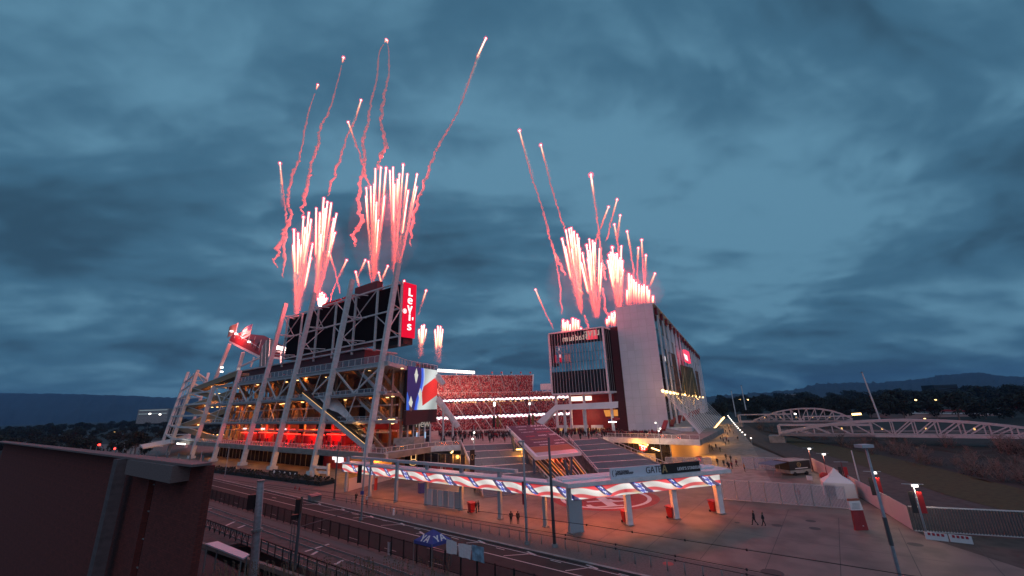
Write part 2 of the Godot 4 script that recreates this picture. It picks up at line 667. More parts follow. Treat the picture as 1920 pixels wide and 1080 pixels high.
	# manhole stains / covers
	for q in [[1520, 977, 1.2], [1528, 991, 1.3], [1716, 1021, 1.4], [1457, 985, 1.3], [1382, 980, 0.7], [1448, 1074, 2.0], [1253, 1057, 1.1], [806, 977, 1.2]]:
		var cs := mb()
		var ring2 := []
		var ctr := g(q[0], q[1])
		for i in 16:
			ring2.append(ctr + Vector3(cos(TAU * i / 16) * q[2] * 0.55, 0.009, sin(TAU * i / 16) * q[2] * 0.55))
		plate(cs, ring2, 0.0)
		structure("pavement_patch", cs, M.red_wall if q[0] == 1253 else M.dark)

# ---------------------------------------------------------------- left stand
const COLS := [0.0, -25.7, -51.6, -75.5, -104.0, -130.0]
const LEVELS := [7.0, 15.2, 23.0, 31.6]

func left_stand() -> void:
	var o := thing("stadium_stand", "steel framed end stand with raked grey columns and lit open concourses left of the stairs", "stadium stand", fs(-60, 0, 10))
	for i in COLS.size():
		var st := mb()
		var top := 63.3
		if i == 4: top = 37.0
		if i == 5: top = 31.6
		bar(st, fs(COLS[i], 0, -0.3), fs(COLS[i], top, rake(top) - 0.3), 1.2, 1.5, T)
		bar(st, fs(COLS[i], 0, -0.3), fs(COLS[i], 1.1, -0.2), 2.3, 2.6, T)
		part("raked_column", st, M.steel, o)
	# deck edge beams on each level
	for k in 4:
		var y: float = LEVELS[k]
		var deep: float = [1.7, 0.75, 0.8, 1.25][k]
		var st := mb()
		var s0 := -131.0
		var s1: float = [7.6, 9.5, 3.0, 2.4][k]
		var w: float = rake(y)
		slab(st, fs(s0, y - deep, w + 0.2), fs(s1, y - deep, w + 0.2), fs(s1, y, w + 0.2), fs(s0, y, w + 0.2), N * 0.7)
		slab(st, fs(s0, y - 0.25, w - 0.15), fs(s1, y - 0.25, w - 0.15), fs(s1, y + 0.05, w - 0.15), fs(s0, y + 0.05, w - 0.15), N * 0.33)
		part("edge_beam", st, M.beam, o)
		if k > 0:
			var fl := mb()
			plate(fl, [fs(s0, y - 0.1, w + 0.95), fs(end_s(w + 1.0) - 0.5, y - 0.1, w + 0.95), fs(end_s(24.0) - 0.5, y - 0.1, 24), fs(-44, y - 0.1, 30), fs(s0, y - 0.1, 30)], 0.9)
			part("floor_slab", fl, M.slab_under, o)
	# bracing in each bay
	for i in 5:
		var a: float = COLS[i]
		var b: float = COLS[i + 1]
		var m := (a + b) * 0.5
		for q in [[a, 31.0, m, 23.2, 0.42], [b, 31.0, m, 23.2, 0.42]]:
			var st := mb()
			bar(st, fs(q[0], q[1], rake(q[1]) + 0.5), fs(q[2], q[3], rake(q[3]) + 0.5), q[4])
			part("diagonal_brace", st, M.steel, o)
		var h := mb()
		bar(h, fs(m + 4.0, 31.0, rake(31) + 0.5), fs(m - 1.2, 15.0, rake(15) + 0.5), 0.22)
		part("hanger", h, M.steel, o)
		for q in [[m, 22.6, a - 7.0, 15.3], [m, 22.6, b + 7.0, 15.3], [b + 7.0, 30.6, b + 14.0, 23.2], [a - 7.0, 30.6, a - 13.0, 23.2]]:
			var st := mb()
			bar(st, fs(q[0], q[1], 12.0), fs(q[2], q[3], 12.0), 0.36)
			part("inner_brace", st, M.wood_wall if i % 2 == 0 else M.steel, o)
		for q in [a - 6.5, m, a - 19.0]:
			var st := mb()
			bar(st, fs(q, 7.0, 12.6), fs(q, 30.5, 12.6), 0.7)
			part("inner_column", st, M.slab_under, o)
	for k in [1, 2]:
		for w in [9.5, 15.0]:
			for dy in [-3.6, 0.3]:
				var st := mb()
				bar(st, fs(-128, LEVELS[k] + dy, w), fs(end_s(w) - 1.0, LEVELS[k] + dy, w), 0.45)
				part("inner_beam", st, M.steel, o)
	for i in 11:        # raking beams that carry the seating above
		var st := mb()
		var s := -122.0 + i * 11.5
		bar(st, fs(s, 17.5, 21.0), fs(s, 31.0, rake(31) + 3.0), 0.6, 1.0)
		part("raker_beam", st, M.slab_under, o)
	# posts at the right hand corner
	for q in [[748, 833, 752, 684, 0.9], [759.5, 787, 762, 686, 0.6]]:
		var p := g(q[0], q[1], 7.0) if q[1] > 800 else on_plane(q[0], q[1], g(748, 833, 7.0), N)
		var t := on_plane(q[2], q[3], p, N)
		var st := mb()
		bar(st, p, Vector3(p.x, t.y, p.z), q[4])
		part("corner_post", st, M.steel, o)
	# walls inside, behind the open floors
	for k in 3:
		var y0: float = LEVELS[k]
		var y1: float = LEVELS[k + 1] - 1.0
		var pieces := 12
		for j in pieces:
			var s0 := -128.0 + j * 10.4
			if rng.randf() < 0.18 or s0 + 10.2 > end_s(26.0):
				continue
			var st := mb()
			var w := 19.0 + 2.5 * (j % 2) + k
			slab(st, fs(s0, y0, w), fs(s0 + 9.6, y0, w), fs(s0 + 9.6, y1, w), fs(s0, y1, w), N * 0.4)
			part("inner_wall", st, [M.siding, M.wood_wall, M.concrete][(j + k) % 3], o)
	var bk := mb()
	slab(bk, fs(-131, 0, 31), fs(-36, 0, 31), fs(-36, 31, 31), fs(-131, 31, 31), N * 0.6)
	part("back_wall", bk, M.dark, o)
	var bk2 := mb()
	slab(bk2, fs(-36, 7, 24), fs(-14, 7, 24), fs(-14, 31, 24), fs(-36, 31, 24), N * 0.6)
	part("back_wall", bk2, M.wood_wall, o)
	# concession stands, lit red
	for q in [[-114, 16, 2.8], [-96, 17, 3.0], [-77, 17, 2.7], [-58, 15, 2.6], [-41.5, 11.5, 2.9], [-24, 7, 3.8]]:
		var st := mb()
		slab(st, fs(q[0], 7, 12.5), fs(q[0] + q[1], 7, 12.5), fs(q[0] + q[1], 7 + q[2], 12.5), fs(q[0], 7 + q[2], 12.5), N * 4.5)
		var c := part("concession_stand", st, M.red_wall, o)
		var sl := mb()
		slab(sl, fs(q[0], 7.3 + q[2], 12.2), fs(q[0] + q[1], 7.3 + q[2], 12.2), fs(q[0] + q[1], 7.65 + q[2], 12.2), fs(q[0], 7.65 + q[2], 12.2), N * 0.2)
		part("red_light_strip", sl, M.red_light, c)
		lamp(o, fs(q[0] + q[1] * 0.5, 7.6 + q[2], 11.2), Color(1.0, 0.08, 0.04), 60.0, 1.0)
		if q[1] > 15.5:
			var sg := mb()
			slab(sg, fs(q[0] + 3, 10.7 + q[2] * 0.2, 11.7), fs(q[0] + 6.2, 10.7 + q[2] * 0.2, 11.7), fs(q[0] + 6.2, 11.7 + q[2] * 0.2, 11.7), fs(q[0] + 3, 11.7 + q[2] * 0.2, 11.7), N * 0.2)
			part("reflected_sign", sg, M.sign_white, c)
	# small ceiling lamps on the open floors
	for k in 3:
		for i in 13:
			var st := mb()
			var p := fs(-126.0 + i * 10.3 + rng.randf_range(-2, 2), LEVELS[k + 1] - 1.25, rng.randf_range(8, 15))
			box(st, p, Vector3(0.7, 0.16, 0.7))
			part("ceiling_lamp", st, M.warm, o)
			if i % 3 == 1:
				lamp(o, p - UP * 0.6, Color(1.0, 0.50, 0.18), 34.0 if k < 2 else 14.0, 0.5)
	# ground floor behind the columns
	for q in [[-131, -40, 9.0, M.black_panel], [-40, -22, 11.0, M.red_wall], [-22, 0, 9.0, M.siding]]:
		var st := mb()
		slab(st, fs(q[0], 0, q[2]), fs(q[1], 0, q[2]), fs(q[1], 5.4, q[2]), fs(q[0], 5.4, q[2]), N * 0.5)
		var gw := part("ground_floor_wall", st, q[3], o)
		if q[3] == M.black_panel:
			for i in 24:
				var ms := mb()
				bar(ms, fs(-129 + i * 3.7, 0, 8.9), fs(-129 + i * 3.7, 5.3, 8.9), 0.14)
				part("mullion", ms, M.steel_dark, gw)
	var sg := mb()
	slab(sg, fp(628, 867, 8.0), fp(636, 868, 8.0), fp(636, 853, 8.0), fp(628, 852, 8.0), N * 1.5)
	slab(sg, fp(623, 862, 7.6), fp(635, 863, 7.6), fp(635, 857, 7.6), fp(623, 856, 7.6), N * 0.3)
	part("reflected_sign", sg, M.sign_white, o)
	for i in 9:
		var p := fs(-122.0 + i * 15.0, 5.2, 5.0)
		var st := mb()
		box(st, p, Vector3(1.1, 0.14, 0.5))
		part("ceiling_lamp", st, M.warm, o)
		lamp(o, p - UP * 0.5, Color(1.0, 0.58, 0.20), 14.0, 0.6)
	# maroon band and its flat roof above the top floor
	var a0 := fp(432, 692, 13.0)
	var a1 := fp(684, 652, 13.0)
	var y_roof := a1.y
	var s0 := along(a0)
	var s1 := along(a1)
	var band := mb()
	slab(band, fs(s0 + 5, 31.7, 13.4), fs(s1 - 0.6, 31.7, 13.4), fs(s1 - 0.6, y_roof - 0.5, 13.4), fs(s0 + 5, y_roof - 0.5, 13.4), N * 8.0)
	part("maroon_band", band, M.maroon, o)
	var rf := mb()
	plate(rf, [fs(s0, y_roof, 12.2), fs(s1, y_roof, 12.2), fs(s1 - 4, y_roof, 30), fs(s0, y_roof, 24)], 0.55)
	part("roof", rf, M.beam, o)
	# terrace rail along the top floor and the end of the stand
	rail(o, fs(-104, 31.7, rake(31.6) + 0.4), fs(2.2, 31.7, rake(31.6) + 0.4), 2.0, 3.4)
	rail(o, fs(2.2, 31.7, 4.4), end_point(764, 687, 31.7), 2.0, 2.6)
	rail(o, end_point(764, 687, 31.7), end_point(820, 695.5, 31.7), 2.0, 2.6)
	var en := mb()
	plate(en, [fs(2.4, 31.5, 4.0), end_point(764, 687, 31.5), end_point(820, 695.5, 31.5), end_point(820, 695.5, 31.5) - T * 14, fs(-16, 31.5, 4.0)], 1.2)
	part("end_terrace", en, M.beam, o)
	# rails of the main concourse
	rail(o, fs(-130, 7.05, rake(7) + 0.3), fs(7.4, 7.05, rake(7) + 0.3), 1.25, 2.1)
	rail(o, g(719, 849, 7), g(815.5, 836.7, 7), 1.25, 2.4)
	for k in [1, 2]:
		rail(o, fs(-130, LEVELS[k] + 0.02, rake(LEVELS[k]) + 0.6), fs(2, LEVELS[k] + 0.02, rake(LEVELS[k]) + 0.6), 1.1, 3.2)
	# stair flights behind the right hand bay, two per storey
	for k in 3:
		var y0: float = LEVELS[k]
		var y1: float = LEVELS[k + 1]
		for q in [[-19.0, -7.0, y1 - 0.5, y0 + 0.3, 8.0], [-12.0, -2.6, y1 - 2.4, y0 + 0.3, 5.2]]:
			var fl := mb()
			var pa := fs(q[0], q[2], q[4])
			var pb := fs(q[1], q[3], q[4])
			var n := 14
			for i in n:
				var t := (i + 0.5) / n
				var c := pa.lerp(pb, t)
				bar(fl, c, c + N * 2.4, (pb - pa).length() * 0.8 / n, 0.16)
			var flight := part("stair_flight", fl, M.siding, o)
			for e in [0.0, 2.5]:
				var sg2 := mb()
				bar(sg2, pa + N * e, pb + N * e, 0.16, 0.75)
				part("stringer", sg2, M.beam, flight)
				var hr := mb()
				bar(hr, pa + N * e + UP * 1.2, pb + N * e + UP * 1.2, 0.09)
				for i in 11:
					var c = pa.lerp(pb, i / 10.0) + N * e
					bar(hr, c, c + UP * 1.2, 0.06)
				part("handrail", hr, M.siding, flight)
	# covered escalator between c1 and c2
	var e0 := fp(574, 742, 3.2)
	var e1 := fp(694, 840, 3.2)
	var es := mb()
	bar(es, e0, e1, 2.6, 1.5)
	var esc := part("escalator", es, M.beam, o)
	var ed := mb()
	bar(ed, e0 + UP * 1.3, e1 + UP * 1.3, 2.2, 0.9)
	part("moving_stair", ed, M.black, esc)
	var el := mb()
	bar(el, e0 + UP * 1.0 - N * 1.42, e1 + UP * 1.0 - N * 1.42, 0.06, 0.12)
	part("edge_light", el, M.warm_soft, esc)
	var ec := mb()
	var r0 := fp(596, 744, 3.0); var r1 := fp(659, 815, 3.0); var r2 := fp(684, 813, 6.5); var r3 := fp(628, 744, 6.5)
	slab(ec, r0, r1, r2, r3, UP * 0.35)
	bar(ec, r1, fp(684, 819, 3.0), 0.5, 1.0)
	part("escalator_roof", ec, M.white_paint, esc)
	lamp(o, fp(668, 800, 2.0), Color(1.0, 0.72, 0.42), 16.0, 0.4)
	for q in [[655, 803], [672, 807], [637, 800]]:
		var ls := mb()
		box(ls, fp(q[0], q[1], 4.0), Vector3(0.5, 0.5, 0.5))
		part("bulb_lamp", ls, M.warm_soft, esc)
	# kiosk and red banner at the corner of the concourse
	var kk := mb()
	slab(kk, g(697, 848, 7) + N * 7, g(738, 846, 7) + N * 7, g(738, 846, 7) + N * 7 + UP * 3.0, g(697, 848, 7) + N * 7 + UP * 3.0, N * 4)
	part("kiosk", kk, M.concrete, o)
	for q in [[703, 728], [733, 748]]:
		var bs := mb()
		var c0 := fp(q[0], 805, 12.0); var c1 := fp(q[1], 805, 12.0); var c2 := fp(q[1], 790, 12.0); var c3 := fp(q[0], 790, 12.0)
		slab(bs, c0, c1, c2, c3, N * 0.2)
		var bn := part("red_banner", bs, M.red_wall, o)
		var ls := mb()
		box(ls, (c2 + c3) * 0.5 - N * 1.3 + UP * 0.6, Vector3(2.0, 0.18, 0.4))
		part("banner_lamp", ls, M.warm, bn)
		lamp(o, (c2 + c3) * 0.5 - N * 1.5 + UP * 0.2, Color(1.0, 0.72, 0.5), 14.0, 0.5)

func end_s(w: float) -> float:      # where the end face of the stand cuts the depth w
	return 2.2 - 0.634 * (w - 2.9)

func end_point(u: float, v: float, h: float) -> Vector3:
	return g(u, v, h)

func rail(o: Node3D, a: Vector3, b: Vector3, h: float, every: float) -> void:
	var st := mb()
	bar(st, a + UP * h, b + UP * h, 0.12)
	var n := int(a.distance_to(b) / every)
	for i in n + 1:
		var p := a.lerp(b, float(i) / n)
		bar(st, p, p + UP * h, 0.12)
	var r := part("railing", st, M.steel, o)
	var gl := mb()
	var across := (b - a).cross(UP).normalized() * 0.03
	slab(gl, a + UP * 0.12, b + UP * 0.12, b + UP * (h - 0.12), a + UP * (h - 0.12), across)
	part("glazing", gl, M.rail_glass, r)

# ---------------------------------------------------------------- ramp tower at the far left end
func ramp_tower() -> void:
	var base := fs(-150, 0, 8)
	var o := thing("ramp_tower", "open steel tower of zigzag ramps at the far left end of the stand", "ramp tower", base)
	# three raked columns; the front two carry the open grid of beams
	var feet := [rp(312, 857), rp(303, 834, 14.0), rp(345, 848, 20.0)]
	var heads := [rp(371, 694), rp(353, 697, 14.0), rp(391, 699, 20.0)]
	for i in 3:
		var st := mb()
		var dn: Vector3 = (heads[i] - feet[i]).normalized()
		bar(st, feet[i] - dn * 1.0, heads[i], 1.3, 1.4, T)
		part("raked_column", st, M.steel, o)
	for k in 7:
		var f := 0.20 + k * 0.128
		var a: Vector3 = feet[0].lerp(heads[0], f)
		var b: Vector3 = feet[1].lerp(heads[1], f)
		var c: Vector3 = feet[2].lerp(heads[2], f)
		b.y = a.y; c.y = a.y
		var e := fs(-130, a.y, rake(a.y))
		if a.y > 31.0: e = c
		var st := mb()
		bar(st, b, a, 0.8); bar(st, a, e, 0.8); bar(st, a, c, 0.6); bar(st, b, c, 0.6)
		part("cross_beam", st, M.steel, o)
		if k == 6:
			var dg := mb()
			bar(dg, a, feet[1].lerp(heads[1], f - 0.128), 0.35)
			bar(dg, a, feet[2].lerp(heads[2], f - 0.128), 0.35)
			part("diagonal_brace", dg, M.steel, o)
		elif k < 6:
			for t in [0.35, 0.7]:
				var vs := mb()
				bar(vs, b.lerp(a, t), feet[1].lerp(heads[1], f + 0.128).lerp(feet[0].lerp(heads[0], f + 0.128), t), 0.22)
				part("hanger", vs, M.steel, o)
	# zigzag ramps: each pair of flights meets at a landing on the left
	for q in [[359, 736, 446, 704, 440, 762], [346, 770, 434, 741, 424, 798], [333, 806, 420, 776, 412, 832]]:
		for w in [4.0, 13.0]:
			var tip := fp(q[0] + (3.0 if w > 5 else 0.0), q[1], w)
			for e in [fp(q[2], q[3], w), fp(q[4], q[5], w)]:
				var st := mb()
				slab(st, tip, e, e + N * 4.5, tip + N * 4.5, UP * 1.1)
				var rmp := part("ramp", st, M.siding, o)
				var pr := mb()
				slab(pr, tip + UP * 1.12, e + UP * 1.12, e + UP * 2.3, tip + UP * 2.3, N * 0.15)
				part("parapet", pr, M.siding, rmp)
				var ed := mb()
				bar(ed, tip + UP * 2.4, e + UP * 2.4, 0.28)
				part("handrail", ed, M.steel, rmp)
			lamp(o, tip.lerp(fp(q[2], q[3], w), 0.55) - UP * 2.0 - N * 0.8, Color(1.0, 0.62, 0.24), 30.0, 0.5)
			var ls := mb()
			box(ls, tip.lerp(fp(q[2], q[3], w), 0.55) - UP * 1.4 - N * 0.8, Vector3(0.7, 0.25, 0.7))
			part("ceiling_lamp", ls, M.warm, o)
	for q in [-150, -143, -137, -131.5]:
		var st := mb()
		bar(st, fs(q, 0, 18.5), fs(q + 1.0, 29, 20.5), 1.1, 1.1, T)
		part("inner_column", st, M.siding, o)
	for k in 4:
		for q in [-152, -145, -138.5, -132]:
			var st := mb()
			var p := fs(q, 9.0 + k * 6.6, 11.4)
			box(st, p, Vector3(0.6, 0.2, 0.6))
			part("ceiling_lamp", st, M.warm, o)
			if q == -145 or q == -132:
				lamp(o, p - UP * 0.4 - N * 0.5, Color(1.0, 0.60, 0.22), 34.0, 0.5)
	# low roof wing at its foot
	var wing := mb()
	slab(wing, g(262, 836, 6.2), g(355, 818, 6.2), g(360, 826, 5.2), g(268, 842, 5.2), UP * 0.5)
	part("wing_roof", wing, M.steel, o)
	var ws := mb()
	slab(ws, fs(-150, 5.6, -1.2), fs(-138, 5.6, -1.2), fs(-138, 6.1, -1.2), fs(-150, 6.1, -1.2), N * 0.2)
	part("light_strip", ws, M.white_light, o)

# ---------------------------------------------------------------- scoreboard on top
func scoreboard() -> void:
	var w := 13.5
	var tl := fp(543, 595, w); var tr := fp(757, 533, w); var br := fp(755, 642, w); var bl := fp(538, 667, w)
	var y1 := (tl.y + tr.y) * 0.5
	var y0 := (bl.y + br.y) * 0.5
	var s0 := along(tl)
	var s1 := along(tr)
	var o := thing("scoreboard", "huge black scoreboard seen from behind with a vertical red lit end sign", "scoreboard", fs((s0 + s1) * 0.5, y0, w))
	var th := 5.0
	# dark cladding sheets, joints left open between them
	var nx := 6
	for i in nx:
		for j in 2:
			var st := mb()
			var a := lerpf(s0, s1, float(i) / nx) + 0.12
			var b := lerpf(s0, s1, float(i + 1) / nx) - 0.12
			var c := lerpf(y0, y1, j * 0.5) + 0.12
			var e := lerpf(y0, y1, (j + 1) * 0.5) - 0.12
			slab(st, fs(a, c, w), fs(b, c, w), fs(b, e, w), fs(a, e, w), N * 0.3)
			part("cladding_sheet", st, M.black_panel, o)
	var bd := mb()
	slab(bd, fs(s0 + 0.2, y0 + 0.1, w + 0.35), fs(s1 - 0.2, y0 + 0.1, w + 0.35), fs(s1 - 0.2, y1 - 0.1, w + 0.35), fs(s0 + 0.2, y1 - 0.1, w + 0.35), N * (th - 0.6))
	slab(bd, fs(s1 - 16, y0 - 1.9, w + 1.0), fs(s1 - 0.2, y0 - 1.9, w + 1.0), fs(s1 - 0.2, y0, w + 1.0), fs(s1 - 16, y0, w + 1.0), N * (th - 1.2))
	part("case", bd, M.black, o)
	var fr := mb()
	slab(fr, fs(s0 + 1, y0 + 1, w + th - 0.2), fs(s1 - 1, y0 + 1, w + th - 0.2), fs(s1 - 1, y1 - 1, w + th - 0.2), fs(s0 + 1, y1 - 1, w + th - 0.2), N * 0.2)
	part("display_face", fr, M.black, o)
	# red sign on the end
	var e0 := fs(s1 + 0.02, y0 + 0.2, w - 0.1)
	var sg := mb()
	slab(sg, e0, e0 + N * (th + 0.2), e0 + N * (th + 0.2) + UP * (y1 - y0), e0 + UP * (y1 - y0), T * 0.5)
	var sign_ := part("end_sign", sg, M.sign_red, o)
	var words := ["L", "e", "v", "i", "'", "s"]
	var ys := [0.83, 0.68, 0.535, 0.375, 0.30, 0.20]
	for i in 6:
		var lt := letters("letter", words[i], (y1 - y0) * 0.145, e0 + T * 0.56 + N * (th * (0.5 if i != 4 else 0.78) + 0.1) + UP * ((y1 - y0) * ys[i]), N, UP, M.sign_white, o, true, false, 0.1)
		lt.scale = Vector3(1.12, 1.0, 1.0)
	letters("letter", "®", (y1 - y0) * 0.085, e0 + T * 0.56 + N * 0.62 + UP * ((y1 - y0) * 0.46), N, UP, M.sign_white, o, true, false, 0.1)
	# supporting frame
	var cols := []
	for i in 7:
		cols.append(lerpf(s0, s1, i / 6.0))
	for i in 7:
		var st := mb()
		bar(st, fs(cols[i], y0 - 3.0, w - 0.7), fs(cols[i], y1 + 0.3, w - 0.7), 0.62)
		part("frame_post", st, M.steel, o)
	for q in [y0 + 0.4, lerpf(y0, y1, 0.52), y1 + 0.2]:
		var st := mb()
		bar(st, fs(s0, q, w - 0.8), fs(s1, q, w - 0.8), 0.5)
		part("frame_rail", st, M.steel, o)
	for i in 6:
		for j in 2:
			if (i + j) % 2 == 0 and i != 3:
				continue
			var st := mb()
			var ya := lerpf(y0, y1, j * 0.5)
			var yb := lerpf(y0, y1, (j + 1) * 0.5)
			if i % 2 == 0:
				bar(st, fs(cols[i], ya, w - 1.0), fs(cols[i + 1], yb, w - 1.0), 0.27)
			else:
				bar(st, fs(cols[i], yb, w - 1.0), fs(cols[i + 1], ya, w - 1.0), 0.27)
			part("frame_brace", st, M.steel, o)
	for i in 4:       # outriggers to the raked columns
		var s: float = COLS[i]
		for q in [y0 + 1.0, lerpf(y0, y1, 0.5), y1 - 1.0]:
			for k in [-2.6, 2.6]:
				var st := mb()
				bar(st, fs(s, q, rake(q)), fs(clampf(s + k, s0, s1), q, w - 0.8), 0.27)
				part("outrigger", st, M.steel, o)
		for q in [[y0 + 1.0, lerpf(y0, y1, 0.5)], [y1 - 1.0, lerpf(y0, y1, 0.5)]]:
			var st := mb()
			bar(st, fs(s, q[0], rake(q[0])), fs(clampf(s, s0, s1), q[1], w - 0.8), 0.26)
			part("outrigger_brace", st, M.steel, o)
	# small box and reversed lettering along the top edge
	var bx := mb()
	var t0 := fp(664, 562, w + 1); var t1 := fp(706, 550, w + 1)
	slab(bx, Vector3(t0.x, y1 - 0.5, t0.z), Vector3(t1.x, y1 - 0.5, t1.z), Vector3(t1.x, y1 + 4.6, t1.z), Vector3(t0.x, y1 + 4.6, t0.z), N * 2.4)
	part("top_box", bx, M.maroon, o)
	var sl := letters("letter_row", "LEVI'S STADIUM", 2.3, fs(along(fp(634, 566, w + 2)), y1 + 1.5, w + 2), -T, UP, M.red, o, true, false, 0.7)
	sl.position += Vector3.ZERO

# ---------------------------------------------------------------- video screen with a waving flag
func flag_image(w: int, h: int) -> Image:
	var im := Image.create(w, h, false, Image.FORMAT_RGBA8)
	for j in h:
		for i in w:
			var x := float(i) / w
			var y := float(j) / h
			var e := 0.36 + 0.13 * (0.4 - y) + 0.05 * sin(y * 5.0)
			var fold := 0.75 + 0.25 * sin((x * 2.2 + y * 0.9) * 4.0)
			var c := Color(0.012, 0.014, 0.10)
			if x > e and x < e + 0.11:
				c = Color(0.03, 0.12, 0.75).lerp(Color(0.5, 0.65, 0.95), smoothstep(e + 0.05, e + 0.11, x))
			elif x >= e + 0.11:
				var t := (x - e) * 0.9 - (y - 0.42) * 0.75
				var s := y - 0.62 * (1.0 - x) - 0.12
				if s < 0.02:
					c = Color(0.74, 0.80, 0.78) * fold
				elif s < 0.42 + 0.1 * x and x > 0.44 + s * 0.1:
					c = Color(0.86, 0.035, 0.03) * (0.55 + 0.45 * fold) * (0.7 + 0.5 * smoothstep(0.45, 0.9, x))
				else:
					c = Color(0.72, 0.80, 0.79) * fold
				t += 0.0
			elif x < 0.16 and y > 0.6 and x < 0.16 * (y - 0.55) * 2.2:
				c = Color(0.03, 0.12, 0.6)
			for q in [[0.26, 0.20, 0.30], [0.40, 0.64, 0.26], [0.12, 0.84, 0.26]]:
				var dx := absf(x - q[0]) / 0.055
				var dy = absf(y - q[1]) / (q[2] * 0.62)
				if dx * 0.8 + dy < 1.0 and dx < 1.0 - dy * 0.8 or (absf(y - q[1] + 0.02) < 0.018 and dx < 1.1):
					c = Color(0.70, 0.70, 0.62)
			c.a = 1.0
			im.set_pixel(i, j, c.linear_to_srgb())
	return im

func screen_mat(tex: Texture2D, energy: float) -> StandardMaterial3D:
	var m := mat(0.02, 0.02, 0.02, 0.5)
	m.emission_enabled = true
	m.emission = Color.WHITE
	m.emission_operator = BaseMaterial3D.EMISSION_OP_MULTIPLY
	m.emission_texture = tex
	m.emission_energy_multiplier = energy
	return m

func flag_screen() -> void:
	var q0 := g(764, 687, 31.6)
	var q1 := g(820, 695.5, 31.6)
	var n := (q1 - q0).normalized().cross(UP)
	if n.dot(EYE - q0) < 0:
		n = -n
	var p := q0 + n * 0.8
	var tl := on_plane(765, 686, p, n); var tr := on_plane(820.5, 696, p, n)
	var bl := on_plane(764, 768, p, n); var br := on_plane(820.5, 768, p, n)
	bl = Vector3(tl.x, (bl.y + br.y) * 0.5, tl.z)
	br = Vector3(tr.x, bl.y, tr.z)
	tr.y = tl.y
	var o := thing("video_screen", "tall video screen showing a waving flag on the end of the stand", "screen", (bl + br) * 0.5)
	var st := mb()
	quad_uv(st, tl, tr, br, bl)
	part("display_face", st, screen_mat(ImageTexture.create_from_image(flag_image(192, 256)), 0.95), o)
	var cs := mb()
	slab(cs, bl - n * 0.05, br - n * 0.05, tr - n * 0.05, tl - n * 0.05, -n * 1.0)
	part("case", cs, M.black, o)
	var lo := mb()
	var drop := UP * 4.6
	slab(lo, bl - drop, br - drop, br - UP * 0.05, bl - UP * 0.05, -n * 1.0)
	part("lower_fascia", lo, worn(mat(0.055, 0.022, 0.026, 0.6), noise_tex(41, 0.05, 0.9, 1.1, 128), 8.0), o)
	# shop front under the screen, its own little building on the concourse
	var a := g(752, 833, 7); var b := g(806, 829, 7)
	var front := thing("shop_front", "glazed shop front with NEW lettering under the flag screen", "shop front", (a + b) * 0.5)
	var top := bl.y - 4.7
	for i in 6:
		var f := mb()
		var x := a.lerp(b, i / 5.0)
		bar(f, x, Vector3(x.x, top, x.z), 0.45)
		part("frame_post", f, M.steel, front)
		if i < 5:
			var y := a.lerp(b, (i + 1) / 5.0)
			for k in 3:
				var ps := mb()
				var h0 := lerpf(7.1, top, k / 3.0) + 0.1
				var h1 := lerpf(7.1, top, (k + 1) / 3.0) - 0.1
				slab(ps, Vector3(x.x, h0, x.z), Vector3(y.x, h0, y.z), Vector3(y.x, h1, y.z), Vector3(x.x, h1, x.z), -n * 0.06)
				part("pane", ps, M.glass_dark, front)
	letters("lettering", "new", 1.9, a.lerp(b, 0.68) + UP * 6.0 + n * 0.5, (b - a), UP, M.sign_pale, front, false)
	var dl := mb()
	bar(dl, a.lerp(b, 0.5) + n * 0.3 + UP * 1.0, a.lerp(b, 0.5) + n * 0.3 + UP * 3.4, 0.3)
	bar(dl, a.lerp(b, 0.78) + n * 0.3 + UP * 1.4, a.lerp(b, 0.78) + n * 0.3 + UP * 3.4, 1.0, 0.1)
	part("lit_display", dl, glow(0.45, 0.7, 1.0, 0.8), front)

